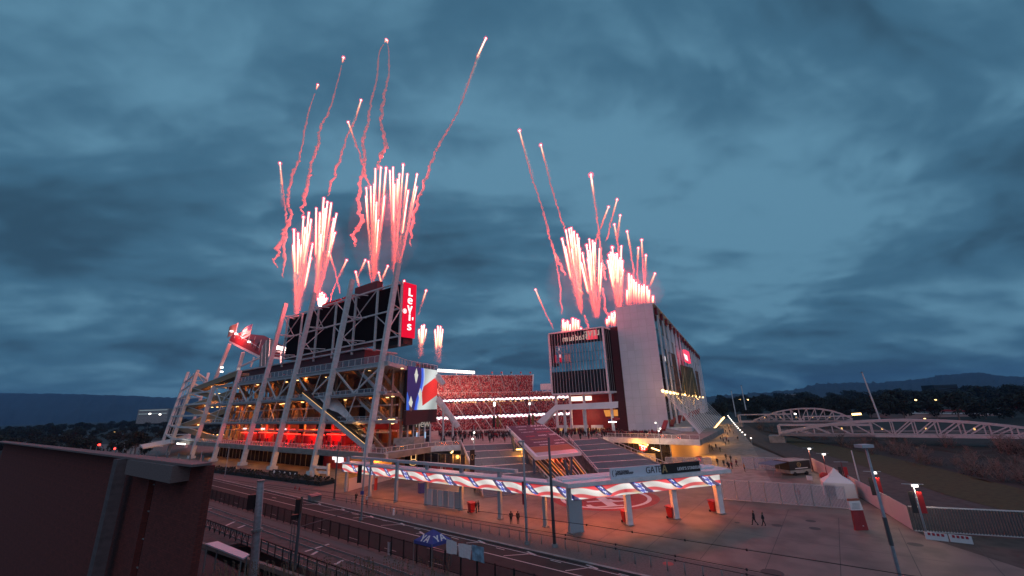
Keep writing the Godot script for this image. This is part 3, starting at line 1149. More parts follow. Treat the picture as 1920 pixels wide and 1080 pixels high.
# ---------------------------------------------------------------- end of the upper deck behind, with flags
func upper_deck() -> void:
	var w := 62.0
	var a := fp(429, 642, w); var b := fp(486, 671, w)
	var c := fp(437, 623, w); var d := fp(486, 653, w)
	var o := thing("upper_seating_deck", "red lit cantilevered seating deck behind the maroon band, seen end on", "seating deck", fp(432, 700, w))
	var st := mb()
	slab(st, a, b, b + UP * 1.6, a + UP * 1.6, N * 26)
	part("raker_beam", st, M.white_paint, o)
	var sk := mb()
	slab(sk, a + UP * 1.7, b + UP * 1.7, d, c, N * 25)
	part("seating", sk, M.red_wall, o)
	var gr := mb()
	bar(gr, c + UP * 0.4, d + UP * 0.4, 0.35)
	for i in 12:
		var p := c.lerp(d, i / 11.0)
		bar(gr, p - UP * 2, p + UP * 0.4, 0.16)
	part("railing", gr, M.white_paint, o)
	for q in [[431, 645, 403, 712, 2.2], [456, 661, 445, 700, 2.0]]:
		var ps := mb()
		bar(ps, fp(q[0], q[1], w), fp(q[2], q[3], w), q[4])
		part("leaning_column", ps, M.white_paint, o)
	for q in [[486, 671, 445, 690], [486, 668, 500, 688], [500, 660, 488, 690], [476, 670, 470, 688]]:
		var ps := mb()
		bar(ps, fp(q[0], q[1], w - 2), fp(q[2], q[3], w - 2), 1.0)
		part("brace", ps, M.white_paint, o)
	for q in [[434, 621], [443, 626], [467, 641], [416, 689], [415.5, 697], [445, 698.5]]:
		var ls := mb()
		box(ls, fp(q[0], q[1], w - 1), Vector3(1.5, 1.0, 1.5))
		part("floodlight_lamp", ls, M.white_light, o)
	# fan shaped screen wall beside it
	var fan := thing("curved_screen_wall", "grey curved lattice wall standing behind the red seating deck", "screen wall", fp(500, 690, w - 6))
	var fl := mb()
	var pts := []
	for q in [[486, 688], [487, 665], [492, 648], [500, 638], [507, 635], [512, 640], [511, 660], [508, 690]]:
		pts.append(fp(q[0], q[1], w - 6))
	for i in range(1, 7):
		tri(fl, pts[0], pts[i], pts[i + 1])
		tri(fl, pts[0] + N, pts[i + 1] + N, pts[i] + N)
	part("lattice_face", fl, M.concrete, fan)
	for q in [[492, 648, 490, 690], [499, 638, 497, 690], [506, 635, 503, 690]]:
		var rs := mb()
		bar(rs, fp(q[0], q[1], w - 6.4), fp(q[2], q[3], w - 6.4), 0.4)
		part("rib", rs, M.steel, fan)
	# bank of floodlights to the right of it
	var fb := thing("floodlight_bank", "white glowing floodlight bank left of the scoreboard", "floodlights", fp(527, 655, w))
	for i in 6:
		var ls := mb()
		var p := fp(517 + i * 3.6, 651 + i * 0.7, w)
		box(ls, p, Vector3(1.9, 2.4, 0.8))
		part("floodlight_lamp", ls, M.flood, fb)
	var fs_ := mb()
	bar(fs_, fp(514, 658, w + 1), fp(540, 662, w + 1), 1.0)
	bar(fs_, fp(527, 660, w + 1), fp(526, 690, w + 1), 0.9)
	part("support", fs_, M.white_paint, fb)
	lamp(fb, fp(527, 652, w - 6), Color(1.0, 0.62, 0.58), 900.0, 2.0)
	lamp(fb, fp(440, 618, w - 6), Color(1.0, 0.45, 0.42), 1300.0, 2.0)
	# flags on the rim
	var flags := [[440, 634, 446, 605, 430, 613, "state"], [466, 638, 474, 607, 457, 617, "stripes"], [452, 630, 457, 618, 449, 628, "red"], [475, 645, 479, 631, 476, 643, "red"], [486, 650, 490, 637, 481, 648, "dark"]]
	var what := ["pale flag with a dark lower edge flying at the top corner of the red deck", "striped national flag flying above the red deck", "small red pennant between the two large flags on the deck", "narrow red flag hanging at the lower end of the deck rim", "dark drooping flag beside the curved lattice wall"]
	for i in flags.size():
		var q: Array = flags[i]
		var f := thing("flag", what[i], "flag", fp(q[0], q[1], w))
		var ps := mb()
		bar(ps, fp(q[0], q[1], w), fp(q[2], q[3], w), 0.3)
		part("pole", ps, M.white_paint, f)
		var t := fp(q[2], q[3], w)
		var e := fp(q[4], q[5], w)
		var dn := (fp(q[0], q[1], w) - t).normalized() * (t.distance_to(e) * 0.55)
		var rows := 6 if q[6] == "stripes" else 1
		for r in rows:
			var cs := mb()
			for k in 5:
				var x0 := t.lerp(e, k / 5.0) + N * sin(k * 1.3) * 0.5
				var x1 := t.lerp(e, (k + 1) / 5.0) + N * sin((k + 1) * 1.3) * 0.5
				var d0 := dn * (float(r) / rows); var d1 := dn * (float(r + 1) / rows)
				quad(cs, x0 + d0, x1 + d0, x1 + d1, x0 + d1)
			var m: Material = M.red
			if q[6] == "state": m = mat(0.45, 0.25, 0.2, 0.9)
			if q[6] == "dark": m = mat(0.10, 0.03, 0.04, 0.9)
			if q[6] == "stripes" and r % 2 == 1: m = M.cloth_white
			part("cloth", cs, m, f)
		if q[6] == "stripes":
			var cs := mb()
			quad(cs, t - N * 0.06, t.lerp(e, 0.4) - N * 0.56, t.lerp(e, 0.4) + dn * 0.5 - N * 0.56, t + dn * 0.5 - N * 0.06)
			part("canton", cs, M.cloth_blue, f)
# ---------------------------------------------------------------- seating bowl beyond
func edge_pts(q: Array, z: float) -> Array:
	return [at_z(q[0], q[1], z), at_z(q[2], q[3], z)]

func spectator_mesh() -> ArrayMesh:
	var st := mb()
	var body := [[0.0, 0.20], [0.32, 0.24], [0.55, 0.20], [0.62, 0.07], [0.70, 0.12], [0.82, 0.12], [0.90, 0.05]]
	for i in body.size() - 1:
		for k in 5:
			var a := TAU * k / 5; var b := TAU * (k + 1) / 5
			var p0: Array = body[i]; var p1: Array = body[i + 1]
			quad(st, Vector3(cos(a) * p0[1], p0[0], sin(a) * p0[1]), Vector3(cos(a) * p1[1], p1[0], sin(a) * p1[1]), Vector3(cos(b) * p1[1], p1[0], sin(b) * p1[1]), Vector3(cos(b) * p0[1], p0[0], sin(b) * p0[1]))
	st.generate_normals()
	return st.commit()

func bowl() -> void:
	# each tier: bottom edge px, bottom depth, top edge px, top depth, rows, label
	var tiers := [
		["field_level_stand", [800, 813, 1100, 803], -281.0, [800, 791, 1100, 779], -299.0, 17, "lowest red seating tier packed with spectators behind the plaza crowd"],
		["middle_stand", [800, 781, 1100, 770], -301.0, [800, 759, 1100, 750], -322.0, 20, "middle red seating tier between the two white light ribbons"],
		["club_stand", [800, 749.5, 1100, 740.5], -324.0, [800, 739, 1100, 734], -333.0, 9, "narrow red seating tier just above the upper light ribbon"],
		["upper_stand", [790, 738.5, 998, 736.5], -335.0, [790, 705.5, 1000, 705], -364.0, 27, "steep uppermost red seating tier under the far rim"]]
	var spec := spectator_mesh()
	var clump := FastNoiseLite.new()
	clump.seed = 9
	clump.frequency = 0.05
	var xfs := []
	var cols := PackedColorArray()
	for t in tiers:
		var lo := edge_pts(t[1], t[2])
		var hi := edge_pts(t[3], t[4])
		var o := thing(t[0], t[6], "seating stand", (lo[0] + lo[1]) * 0.5)
		var rows: int = t[5]
		var st := mb()
		for r in rows:      # stepped rows
			var f := float(r) / rows
			var f1 := float(r + 1) / rows
			var a: Vector3 = lo[0].lerp(hi[0], f); var b: Vector3 = lo[1].lerp(hi[1], f)
			var c: Vector3 = lo[0].lerp(hi[0], f1); var d: Vector3 = lo[1].lerp(hi[1], f1)
			quad(st, a, b, Vector3(b.x, d.y, b.z), Vector3(a.x, c.y, a.z))
			quad(st, Vector3(a.x, c.y, a.z), Vector3(b.x, d.y, b.z), d, c)
		part("seating_steps", st, worn(mat(0.22, 0.03, 0.035, 0.8), noise_tex(51, 0.05, 0.8, 1.1, 128), 15.0), o)
		var back := mb()
		slab(back, hi[0] + Vector3(0, -4, -0.4), hi[1] + Vector3(0, -4, -0.4), hi[1] + Vector3(0, 0.9, -0.4), hi[0] + Vector3(0, 0.9, -0.4), Vector3(0, 0, -1))
		part("rim_wall", back, M.white_paint, o)
		# stairways up the tier
		var ai := 0
		for u in [835, 868, 905, 925, 948, 974, 1010, 1050]:
			if t[0] == "upper_stand" and u > 998: continue
			var k0: float = inverse_lerp(t[1][0], t[1][2], float(u))
			var sk := mb()
			var p: Vector3 = lo[0].lerp(lo[1], k0)
			var q: Vector3 = hi[0].lerp(hi[1], k0 - 0.05)
			slab(sk, p + Vector3(-0.6, 0.12, 0.2), p + Vector3(0.6, 0.12, 0.2), q + Vector3(0.6, 0.32, 0.2), q + Vector3(-0.6, 0.32, 0.2), Vector3(0, 0.1, 0))
			part("aisle", sk, M.concrete, o)
			ai += 1
		for r in rows:
			var f := (float(r) + 0.35) / rows
			var a: Vector3 = lo[0].lerp(hi[0], f); var b: Vector3 = lo[1].lerp(hi[1], f)
			var y: float = lerpf(lo[0].y, hi[0].y, (float(r) + 1.0) / rows)
			var y2: float = lerpf(lo[1].y, hi[1].y, (float(r) + 1.0) / rows)
			var n := int(a.distance_to(b) / 0.48)
			for i in n:
				if rng.randf() < 0.08 + 0.10 * smoothstep(0.2, 0.5, clump.get_noise_2d(i * 0.9, r * 2.2 + lo[0].y * 9.0)): continue
				var k := (i + rng.randf_range(-0.2, 0.2)) / n
				var aisle := false
				for u in [835, 868, 905, 925, 948, 974, 1010, 1050]:
					if absf(inverse_lerp(t[1][0], t[1][2], float(u)) - 0.05 * f - k) < 0.0048: aisle = true
				if aisle: continue
				var p := a.lerp(b, k)
				p.y = lerpf(y, y2, k)
				var sc := rng.randf_range(0.95, 1.2)
				xfs.append(Transform3D(Basis(UP, rng.randf() * TAU).scaled(Vector3(sc, sc, sc)), p))
				var pick := clampf(rng.randf() + 0.35 * clump.get_noise_2d(i * 1.3 + 400.0, r * 3.0 + lo[0].y * 7.0), 0.0, 1.0)
				var bright := 1.0 if k > 0.25 else 1.25
				if pick < 0.45: cols.append(Color(0.46, 0.035, 0.045) * rng.randf_range(0.4, 1.2))
				elif pick < 0.60: cols.append(Color(0.10, 0.02, 0.03))
				elif pick < 0.78: cols.append(Color(0.55, 0.33, 0.28) * rng.randf_range(0.7, 1.15) * bright)
				elif pick < 0.90: cols.append(Color(0.62, 0.50, 0.47) * rng.randf_range(0.6, 1.1) * bright)
				else: cols.append(Color(0.03, 0.03, 0.04))
	var mm := MultiMesh.new()
	mm.transform_format = MultiMesh.TRANSFORM_3D
	mm.use_colors = true
	mm.mesh = spec
	mm.instance_count = xfs.size()
	for i in xfs.size():
		mm.set_instance_transform(i, xfs[i])
		mm.set_instance_color(i, cols[i])
	var mi := MultiMeshInstance3D.new()
	mi.name = "spectator_crowd"
	mi.multimesh = mm
	mi.material_override = M.skin
	add_child(mi, true)
	mi.set_meta("kind", "stuff")
	tag(mi, "thousands of spectators in red and pale clothing filling the far seating tiers", "crowd")
	# two ribbon screens, a waving red and white band
	var rib := Image.create(512, 32, false, Image.FORMAT_RGBA8)
	for i in 512:
		for j in 32:
			var wv := sin(i * 0.11) * 0.22 + sin(i * 0.043 + 1.0) * 0.12
			var y := j / 32.0 - 0.5 + wv
			var c := Color(1, 0.93, 0.90)
			if absf(y) > 0.36: c = Color(0.8, 0.10, 0.12)
			if absf(y) > 0.47: c = Color(0.10, 0.05, 0.12)
			rib.set_pixel(i, j, c.linear_to_srgb())
	var rm := screen_mat(ImageTexture.create_from_image(rib), 2.1)
	for q in [["lower", [800, 782.5, 1100, 771.5], [800, 788, 1100, 777], -299.6, "lower bright white ribbon screen across the far stand"], ["upper", [825, 749.5, 1100, 740.5], [825, 754, 1100, 745.5], -322.6, "upper bright white ribbon screen above the lit suites"]]:
		var hi := edge_pts(q[1], q[3])
		var lo := edge_pts(q[2], q[3])
		var o := thing("ribbon_screen", q[4], "screen", (lo[0] + lo[1]) * 0.5)
		var st := mb()
		quad_uv(st, hi[0], hi[1], lo[1], lo[0], 0.0, 4.0)
		part("display_face", st, rm, o)
		var cs := mb()
		slab(cs, hi[0] - Vector3(0, 0, 0.05), hi[1] - Vector3(0, 0, 0.05), lo[1] - Vector3(0, 0, 0.05), lo[0] - Vector3(0, 0, 0.05), Vector3(0, 0, -0.6))
		part("case", cs, M.black, o)
	# lit suites under the upper ribbon
	var su := edge_pts([800, 760, 1100, 751], -322.4)
	var so := thing("suite_row", "row of warm lit suite windows under the upper light ribbon", "suites", (su[0] + su[1]) * 0.5)
	var sh: float = edge_pts([800, 755, 1100, 746], -322.4)[0].y - su[0].y
	var bs := mb()
	slab(bs, su[0], su[1], su[1] + UP * sh, su[0] + UP * sh, Vector3(0, 0, -3))
	part("wall", bs, M.black, so)
	for i in 60:
		var a: Vector3 = su[0].lerp(su[1], (i + 0.12) / 60.0)
		var b: Vector3 = su[0].lerp(su[1], (i + rng.randf_range(0.5, 0.9)) / 60.0)
		if i < 10 or rng.randf() < 0.2: continue
		var ws := mb()
		slab(ws, a + UP * sh * 0.2 + Vector3(0, 0, 0.06), b + UP * sh * 0.2 + Vector3(0, 0, 0.06), b + UP * sh * rng.randf_range(0.7, 0.9) + Vector3(0, 0, 0.06), a + UP * sh * 0.9 + Vector3(0, 0, 0.06), Vector3(0, 0, 0.1))
		part("lit_window", ws, M.warm_soft, so)
	# thin rail in front of the upper tier
	var rl := edge_pts([800, 738.5, 1000, 736.5], -334.4)
	var rs := mb()
	bar(rs, rl[0], rl[1], 0.9, 0.55)
	var fas := part("tier_fascia", rs, worn(mat(0.45, 0.16, 0.09, 0.6), noise_tex(52, 0.05, 0.9, 1.1, 64), 9.0), so)
	fas.name = "tier_fascia"
	# right hand end of the upper tier
	var ends := thing("stand_end_frame", "pale sloping end frame closing the right end of the uppermost tier", "stand frame", at_z(1000, 737, -336))
	var es := mb()
	bar(es, at_z(1000, 703, -364), at_z(998, 738, -336), 1.0, 1.4)
	part("raker_beam", es, M.white_paint, ends)
	# floodlights on the rim
	var fb := thing("floodlight_bank", "long glowing floodlight bank on the rim right of the flag screen", "floodlights", at_z(850, 706, -366))
	for i in 16:
		var p := at_z(822 + i * 4.4, 694.2 + i * 0.26, -366.0)
		var ls := mb()
		box(ls, p, Vector3(2.0, 2.1, 0.8))
		part("floodlight_lamp", ls, M.flood, fb)
	var fr := mb()
	bar(fr, at_z(818, 697.2, -366.6), at_z(890, 700.6, -366.6), 0.7)
	for u in [856, 886]:
		bar(fr, at_z(u, 699, -366.6), at_z(u, 709, -366.6), 0.6)
	part("support", fr, M.white_paint, fb)
	lamp(fb, at_z(835, 668, -312.0), Color(1.0, 0.70, 0.62), 2600.0, 4.0)
	# pennants along the rim
	for q in [[924, 698, 0], [942, 698, 0], [960, 699, 1], [978, 698, 0], [996, 698, 0]]:
		var names := {924: "leftmost of the five small flags on the far rim", 942: "second small red flag from the left on the far rim", 960: "small dark flag in the middle of the far rim", 978: "second small red flag from the right on the far rim", 996: "rightmost small red flag at the end of the far rim"}
		var f := thing("rim_flag", names[q[0]], "flag", at_z(q[0], 705, -365), "small flags on the far rim")
		var ps := mb()
		bar(ps, at_z(q[0], 706, -365), at_z(q[0], 697, -365), 0.25)
		part("pole", ps, M.white_paint, f)
		var cs := mb()
		slab(cs, at_z(q[0], 697, -365), at_z(q[0] - 3, 697.4, -365), at_z(q[0] - 3, 700.2, -365), at_z(q[0], 700, -365), Vector3(0, 0, 0.1))
		part("cloth", cs, M.black if q[2] else M.red, f)
	# pale box with a bracket between the far stand and the glass box
	var bb := thing("roof_box", "pale pink block on a steel bracket beside the far stand", "roof block", at_z(1030, 735, -330))
	var bx := mb()
	slab(bx, at_z(1014, 731, -330), at_z(1040, 730, -330), at_z(1040, 718.5, -330), at_z(1014, 719.5, -330), Vector3(0, 0, -6))
	part("block", bx, M.white_paint, bb)
	var bk := mb()
	for q in [[1015, 736, 1040, 733], [1015, 736, 1030, 731], [1005, 742, 1040, 738], [1006, 732, 1006, 742], [1017, 731, 1017, 742]]:
		bar(bk, at_z(q[0], q[1], -330), at_z(q[2], q[3], -330), 0.6)
	part("bracket", bk, M.white_paint, bb)
	# field, never seen from the street, keeps the light off the town behind
	# raking stair beams of the left stand in front of the bowl
	var rb := thing("stair_beam", "long sloping pink beam with stairs beside the flag screen", "stair", g(860, 812, 7))
	for q in [[820, 702, 833, 720, -150.0], [821, 745, 860, 800, -150.0]]:
		var ss := mb()
		bar(ss, at_z(q[0], q[1], q[4]), at_z(q[2], q[3], q[4]), 1.4, 1.4)
		bar(ss, at_z(q[0] - 3, q[1] + 6, q[4] - 1), at_z(q[2] - 4, q[3] + 2, q[4] - 1), 0.5, 0.8)
		part("beam", ss, M.white_paint, rb)
	for q in [[831, 762, 831, 831], [849, 790, 849, 828]]:
		var ss := mb()
		bar(ss, at_z(q[0], q[1], -149), at_z(q[2], q[3], -149), 0.5)
		part("post", ss, M.steel, rb)
	# two dark totem banners and lit lamps before the bowl
	for q in [[926, 779, 801, "left pair of tall dark banners standing before the far stand"], [992, 777, 797, "right pair of tall dark banners half behind the sponsor roof"]]:
		var bn := thing("banner_totem", q[3], "banner", g(q[0], 826, 7))
		var z := -180.0
		for k in [0, 1]:
			var ss := mb()
			var u: float = q[0] + k * 7.0
			slab(ss, at_z(u - 2.2, q[2], z), at_z(u + 2.2, q[2], z), at_z(u + 2.2, q[1], z), at_z(u - 2.2, q[1], z), Vector3(0, 0, -0.3))
			part("panel", ss, M.black if k == 0 else mat(0.16, 0.12, 0.04, 0.7), bn)
		var ps := mb()
		bar(ps, at_z(q[0] + 1, 742, z - 1), at_z(q[0] + 1, 826, z - 1), 0.3)
		part("pole", ps, M.pole, bn)
		for v in ([756, 759.5] if q[0] == 926 else [757]):
			var ls := mb()
			blob(ls, at_z(q[0] + 1, v, z), Vector3(0.55, 0.55, 0.55))
			part("lamp", ls, M.flood, bn)
	# goal posts in yellow
	var gp_ := thing("goal_posts", "yellow goal posts just visible before the far stand", "goal posts", at_z(937, 806, -262))
	var gs := mb()
	bar(gs, at_z(913, 758, -262), at_z(965, 757, -262), 0.25)
	bar(gs, at_z(913, 758, -262), at_z(913, 735, -262), 0.2)
	bar(gs, at_z(965, 757, -262), at_z(965, 738, -262), 0.2)
	bar(gs, at_z(939, 758, -262), at_z(939, 800, -262), 0.3)
	part("frame", gs, mat(0.55, 0.32, 0.05, 0.6), gp_)

# ---------------------------------------------------------------- tower on the right
func suite_tower() -> void:
	var w1 := g(1179, 809, 7)
	var x := Vector3(0.884, 0, 0.468)
	var w2 := on_plane(1253, 806, w1, UP.cross(x))
	w2.y = 7.0
	var zf := UP.cross(x).normalized()           # towards the street
	if zf.dot(EYE - w1) < 0: zf = -zf
	var tl := on_plane(1153, 577, w1, zf); var tr := on_plane(1222, 569, w1, zf)
	var top := tl.y
	var o := thing("suite_tower", "tall suite tower with blank pale end wall, glass box and sloping cable canopy", "tower", (w1 + w2) * 0.5)
	# end wall of separate flat sheets
	var wid := w1.distance_to(w2)
	var dark := mb()
	slab(dark, w1 - UP * 7, w2 - UP * 7, w2 + UP * (top - 7), w1 + UP * (top - 7), -zf * 2.0)
	part("core_wall", dark, M.steel, o)
	var nx := 5
	var ny := 16
	for i in nx:
		for j in ny:
			var st := mb()
			var a := w1 + x * (wid * i / nx + 0.055)
			var b := w1 + x * (wid * (i + 1) / nx - 0.055)
			var y0 := (top - 7) * j / ny + 0.05
			var y1 := (top - 7) * (j + 1) / ny - 0.05
			var prd := zf * 0.04
			slab(st, a + UP * y0 + prd, b + UP * y0 + prd, b + UP * y1 + prd, a + UP * y1 + prd, -zf * 0.03)
			part("wall_panel", st, M.panel if rng.randf() < 0.7 else M.panel_b, o)
	# long side running away, with fins and glazing
	var dw := Vector3(0.468, 0, -0.884)
	var nside := dw.cross(UP).normalized()
	if nside.dot(EYE - w2) < 0: nside = -nside
	var far_t := on_plane(1311, 672, w2, nside)
	var length := (far_t - w2).dot(dw)
	var top2 := tr.y
	var sb := mb()
	slab(sb, w2 - zf * 0.5 - nside * 1.5, w2 + dw * length - nside * 1.5, w2 + dw * length - nside * 1.5 + UP * (top2 - 8.0), w2 - zf * 0.5 - nside * 1.5 + UP * (top2 - 8.0), -nside * 12)
	part("side_core", sb, M.concrete, o)
	var bays := 15
	for i in bays + 1:
		var f := pow(float(i) / bays, 1.08)
		var p := w2 + dw * (length * f) + nside * 0.05
		var fn := mb()
		bar(fn, p - UP * 0, p + UP * (top2 - 7.4), 0.9, 0.7, dw)
		part("fin", fn, M.panel, o)
		if i < bays:
			var f2 := pow(float(i + 1) / bays, 1.08)
			for k in 7:
				var y0 := (top2 - 9.0) * k / 7.0 + 0.1
				var y1 := (top2 - 9.0) * (k + 1) / 7.0 - 0.4
				var a := w2 + dw * (length * f + 0.55) - nside * 0.9
				var b := w2 + dw * (length * f2 - 0.55) - nside * 0.9
				var gl := mb()
				slab(gl, a + UP * y0, b + UP * y0, b + UP * y1, a + UP * y1, -nside * 0.15)
				part("pane", gl, [M.panel_b, M.steel, M.concrete, M.panel_b][(i + k * 2) % 4] if i > 1 else M.glass_dark, o)
	var cap := mb()
	slab(cap, w2 + UP * (top2 - 7.3) + nside * 1.2, w2 + dw * length + UP * (top2 - 7.3) + nside * 1.2, w2 + dw * length + UP * (top2 - 6.7) + nside * 1.2, w2 + UP * (top2 - 6.7) + nside * 1.2, -nside * 13)
	part("roof_edge", cap, M.white_paint, o)
	for i in 17:
		var p := w2 + dw * (length * (i + 0.5) / 17.0) + nside * 0.5
		var st := mb()
		box(st, p + UP * (top2 - 8.9), Vector3(2.2, 2.6, 1.0), atan2(-dw.z, dw.x))
		part("cornice_vent", st, M.red_wall, o)
	# banners and sign on the long side
	for q in [[1258, 662, 1262, 665, 1279, 752, 1272, 752], [1275, 684, 1295, 690, 1311, 745, 1285, 742], [1303, 695, 1305, 697, 1314, 742, 1311, 742]]:
		var pl := w2 + nside * 1.6
		var st := mb()
		slab(st, on_plane(q[0], q[1], pl, nside), on_plane(q[2] + 3, q[3], pl, nside), on_plane(q[4], q[5], pl, nside), on_plane(q[6], q[7], pl, nside), nside * 0.2)
		part("hanging_banner", st, worn(mat(0.32, 0.12, 0.07, 0.8), noise_tex(61 + int(q[0]), 0.02, 0.15, 1.5, 256), 14.0) if q[0] != 1275 else worn(mat(0.20, 0.16, 0.06, 0.8), noise_tex(65, 0.02, 0.05, 1.5, 256), 12.0), o)
	var gld := mb()
	var pg := w2 + nside * 1.84
	for q in [[1277, 742, 1284, 692], [1284, 692, 1290, 743], [1292, 742, 1297, 697], [1297, 697, 1304, 744]]:
		bar(gld, on_plane(q[0], q[1], pg, nside), on_plane(q[2], q[3], pg, nside), 1.6, 0.08, dw)
	part("banner_print", gld, M.letter_gold, o)
	var pl2 := w2 + nside * 2.6
	var sg := mb()
	slab(sg, on_plane(1279, 656, pl2, nside), on_plane(1287, 660, pl2, nside), on_plane(1291, 682, pl2, nside), on_plane(1284, 678, pl2, nside), nside * 1.4)
	part("reflected_sign", sg, glow(1.0, 0.02, 0.09, 1.1), o)
	var sw := mb()
	slab(sw, on_plane(1282, 663, pl2 + nside * 1.5, nside), on_plane(1288, 667, pl2 + nside * 1.5, nside), on_plane(1290, 677, pl2 + nside * 1.5, nside), on_plane(1285, 673, pl2 + nside * 1.5, nside), nside * 0.1)
	part("reflected_lettering", sw, M.sign_white, o)
	# row of lamps along the side and stays down to the canopy edge
	var c0 := g(1318, 826, 5.0)
	var c1 := g(1356, 783, 5.0)
	for i in 12:
		var f := i / 11.0
		var u := lerpf(1243, 1318, f)
		var v := lerpf(733, 745, pow(f, 0.8))
		var p := on_plane(u, v, w2 + nside * 1.5, nside)
		var st := mb()
		blob(st, p, Vector3(0.6, 0.6, 0.6), 6, 4)
		part("side_lamp", st, M.warm, o)
		if i % 3 == 0:
			lamp(o, p + nside * 1.2, Color(1.0, 0.72, 0.42), 30.0 if i else 9.0, 0.6)
	for i in 18:
		var f := i / 17.0
		var p := on_plane(lerpf(1245, 1318, f), lerpf(736, 747, f), w2 + nside * 1.5, nside)
		var q := c0.lerp(c1, f * f * 0.9)
		var st := mb()
		bar(st, p, q + UP * 0.9, 0.20)
		part("stay_cable", st, M.white_paint, o)
	# sloping canopy with a line of lights along its edge
	var cs := mb()
	var in0 := c0 - Vector3(13, -2.8, 4)
	var in1 := c1 - Vector3(15, -3.4, 4)
	slab(cs, c0, c1, in1, in0, UP * 0.5)
	part("canopy", cs, M.concrete, o)
	for i in 21:
		var p := c0.lerp(c1, i / 20.0) + Vector3(0.5, 0.1, 0.0)
		var st := mb()
		var tall := lerpf(0.34, 0.75, i / 20.0)
		box(st, p, Vector3(tall, tall, tall))
		part("edge_lamp", st, M.warm, o)
		if i % 5 == 0:
			lamp(o, p + Vector3(1.0, -0.8, 0.3), Color(1.0, 0.66, 0.28), 60.0, 0.5)
	var seats := mb()
	for i in 8:
		var f := i / 7.0
		var a := in0.lerp(in1, f * 0.85) + UP * 0.9
		bar(seats, a + Vector3(2, -0.3, 0), a + Vector3(5.5, 2.2, -6), 1.4, 0.6)
	part("terrace_seats", seats, M.red_wall, o)
	var ps := mb()
	slab(ps, on_plane(1254, 803, w2 + nside * 6, zf), on_plane(1297, 802, w2 + nside * 6, zf), on_plane(1300, 822, w2 + nside * 6, zf), on_plane(1256, 822, w2 + nside * 6, zf), -zf * 6)
	part("porch", ps, M.white_paint, o)
	# dark red return wall between the glass box and the end wall
	var r0 := g(1134, 812, 7)
	var rt := mb()
	var rtop := on_plane(1153, 612, w1, zf).y
	slab(rt, w1 - x * 4.6 - zf * 1.2 - UP * 0, w1 - zf * 1.2, Vector3(w1.x, rtop, w1.z) - zf * 1.2, Vector3(w1.x, rtop, w1.z) - x * 4.6 - zf * 1.2, -zf * 12)
	part("return_wall", rt, M.maroon, o)
	# glass box on legs
	var gc := at_z(1141.5, 733, -158.0)
	var ang := deg_to_rad(30.0)
	var e1 := Vector3(cos(ang), 0, sin(ang))
	var nf := Vector3(-sin(ang), 0, cos(ang))
	var by := gc.y
	var bl := on_plane(1036, 740, gc, nf)
	var tcor := on_plane(1129.5, 614.5, gc, nf)
	var bw := (gc - bl).dot(e1)
	var bh := tcor.y - by
	# box sides: front along e1, short side away along the tower
	var e2 := Vector3(0.60, 0, -0.80)
	var o2 := gc - e1 * bw
	var inner := mb()
	slab(inner, o2 - nf * 1.0, gc - nf * 1.0, gc - nf * 1.0 + UP * bh, o2 - nf * 1.0 + UP * bh, -nf * 12)
	var gb := part("glass_box", inner, M.black, o)
	var pane_cols := 18
	var bands := [[0.0, 0.11, 1], [0.11, 0.22, 1], [0.22, 0.345, 1], [0.345, 0.49, 0], [0.49, 0.64, 0], [0.64, 0.79, 0], [0.79, 1.0, 1]]
	for i in pane_cols:
		for q in bands:
			var st := mb()
			var a := o2 + e1 * (bw * i / pane_cols + 0.09)
			var b := o2 + e1 * (bw * (i + 1) / pane_cols - 0.09)
			var jit := nf * rng.randf_range(-0.018, 0.018)
			var jit2 := nf * rng.randf_range(-0.018, 0.018)
			quad(st, a + UP * (bh * q[0] + 0.06), b + jit + UP * (bh * q[0] + 0.06), b + jit + jit2 + UP * (bh * q[1] - 0.06), a + jit2 + UP * (bh * q[1] - 0.06))
			part("pane", st, M.glass_mirror if q[2] == 0 else M.glass_spandrel, gb)
	for i in pane_cols + 1:
		var st := mb()
		var a := o2 + e1 * (bw * i / pane_cols) + nf * 0.12
		var edge := i == 0 or i == pane_cols
		bar(st, a, a + UP * bh, 0.7 if edge else 0.16, 0.7 if edge else 0.3, e1)
		part("mullion", st, M.white_paint if edge else M.galv, gb)
	var depth := 11.0
	for i in 6:
		for q in [[0.0, 0.5], [0.5, 1.0]]:
			var st := mb()
			var a := gc + e2 * (depth * i / 6.0 + 0.1); var b := gc + e2 * (depth * (i + 1) / 6.0 - 0.1)
			quad(st, a + UP * (bh * q[0] + 0.1), b + UP * (bh * q[0] + 0.1), b + UP * (bh * q[1] - 0.1), a + UP * (bh * q[1] - 0.1))
			part("pane", st, M.glass_spandrel, gb)
		var ms := mb()
		var c := gc + e2 * (depth * (i + 1) / 6.0)
		bar(ms, c, c + UP * bh, 0.18, 0.3)
		part("mullion", ms, M.steel_dark, gb)
	var tp := mb()
	plate(tp, [o2 + nf * 0.5 + UP * (bh + 0.5), gc + nf * 0.5 + e1 * 0.4 + UP * (bh + 0.5), gc + e2 * depth + UP * (bh + 0.5), o2 + e2 * depth + UP * (bh + 0.5)], 0.5)
	plate(tp, [o2 + nf * 0.5, gc + nf * 0.5 + e1 * 0.4, gc + e2 * depth, o2 + e2 * depth], 0.7)
	part("edge_slab", tp, M.white_paint, gb)
	# reflection of the scoreboard sign, built as a glowing panel with mirrored letters
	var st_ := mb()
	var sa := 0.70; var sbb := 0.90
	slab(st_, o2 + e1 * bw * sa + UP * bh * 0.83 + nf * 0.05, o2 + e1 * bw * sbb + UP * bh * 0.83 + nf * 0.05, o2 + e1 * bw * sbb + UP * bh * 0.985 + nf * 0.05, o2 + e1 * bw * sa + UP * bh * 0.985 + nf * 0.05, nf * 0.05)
	part("reflected_sign", st_, glow(0.9, 0.01, 0.03, 0.8), gb)
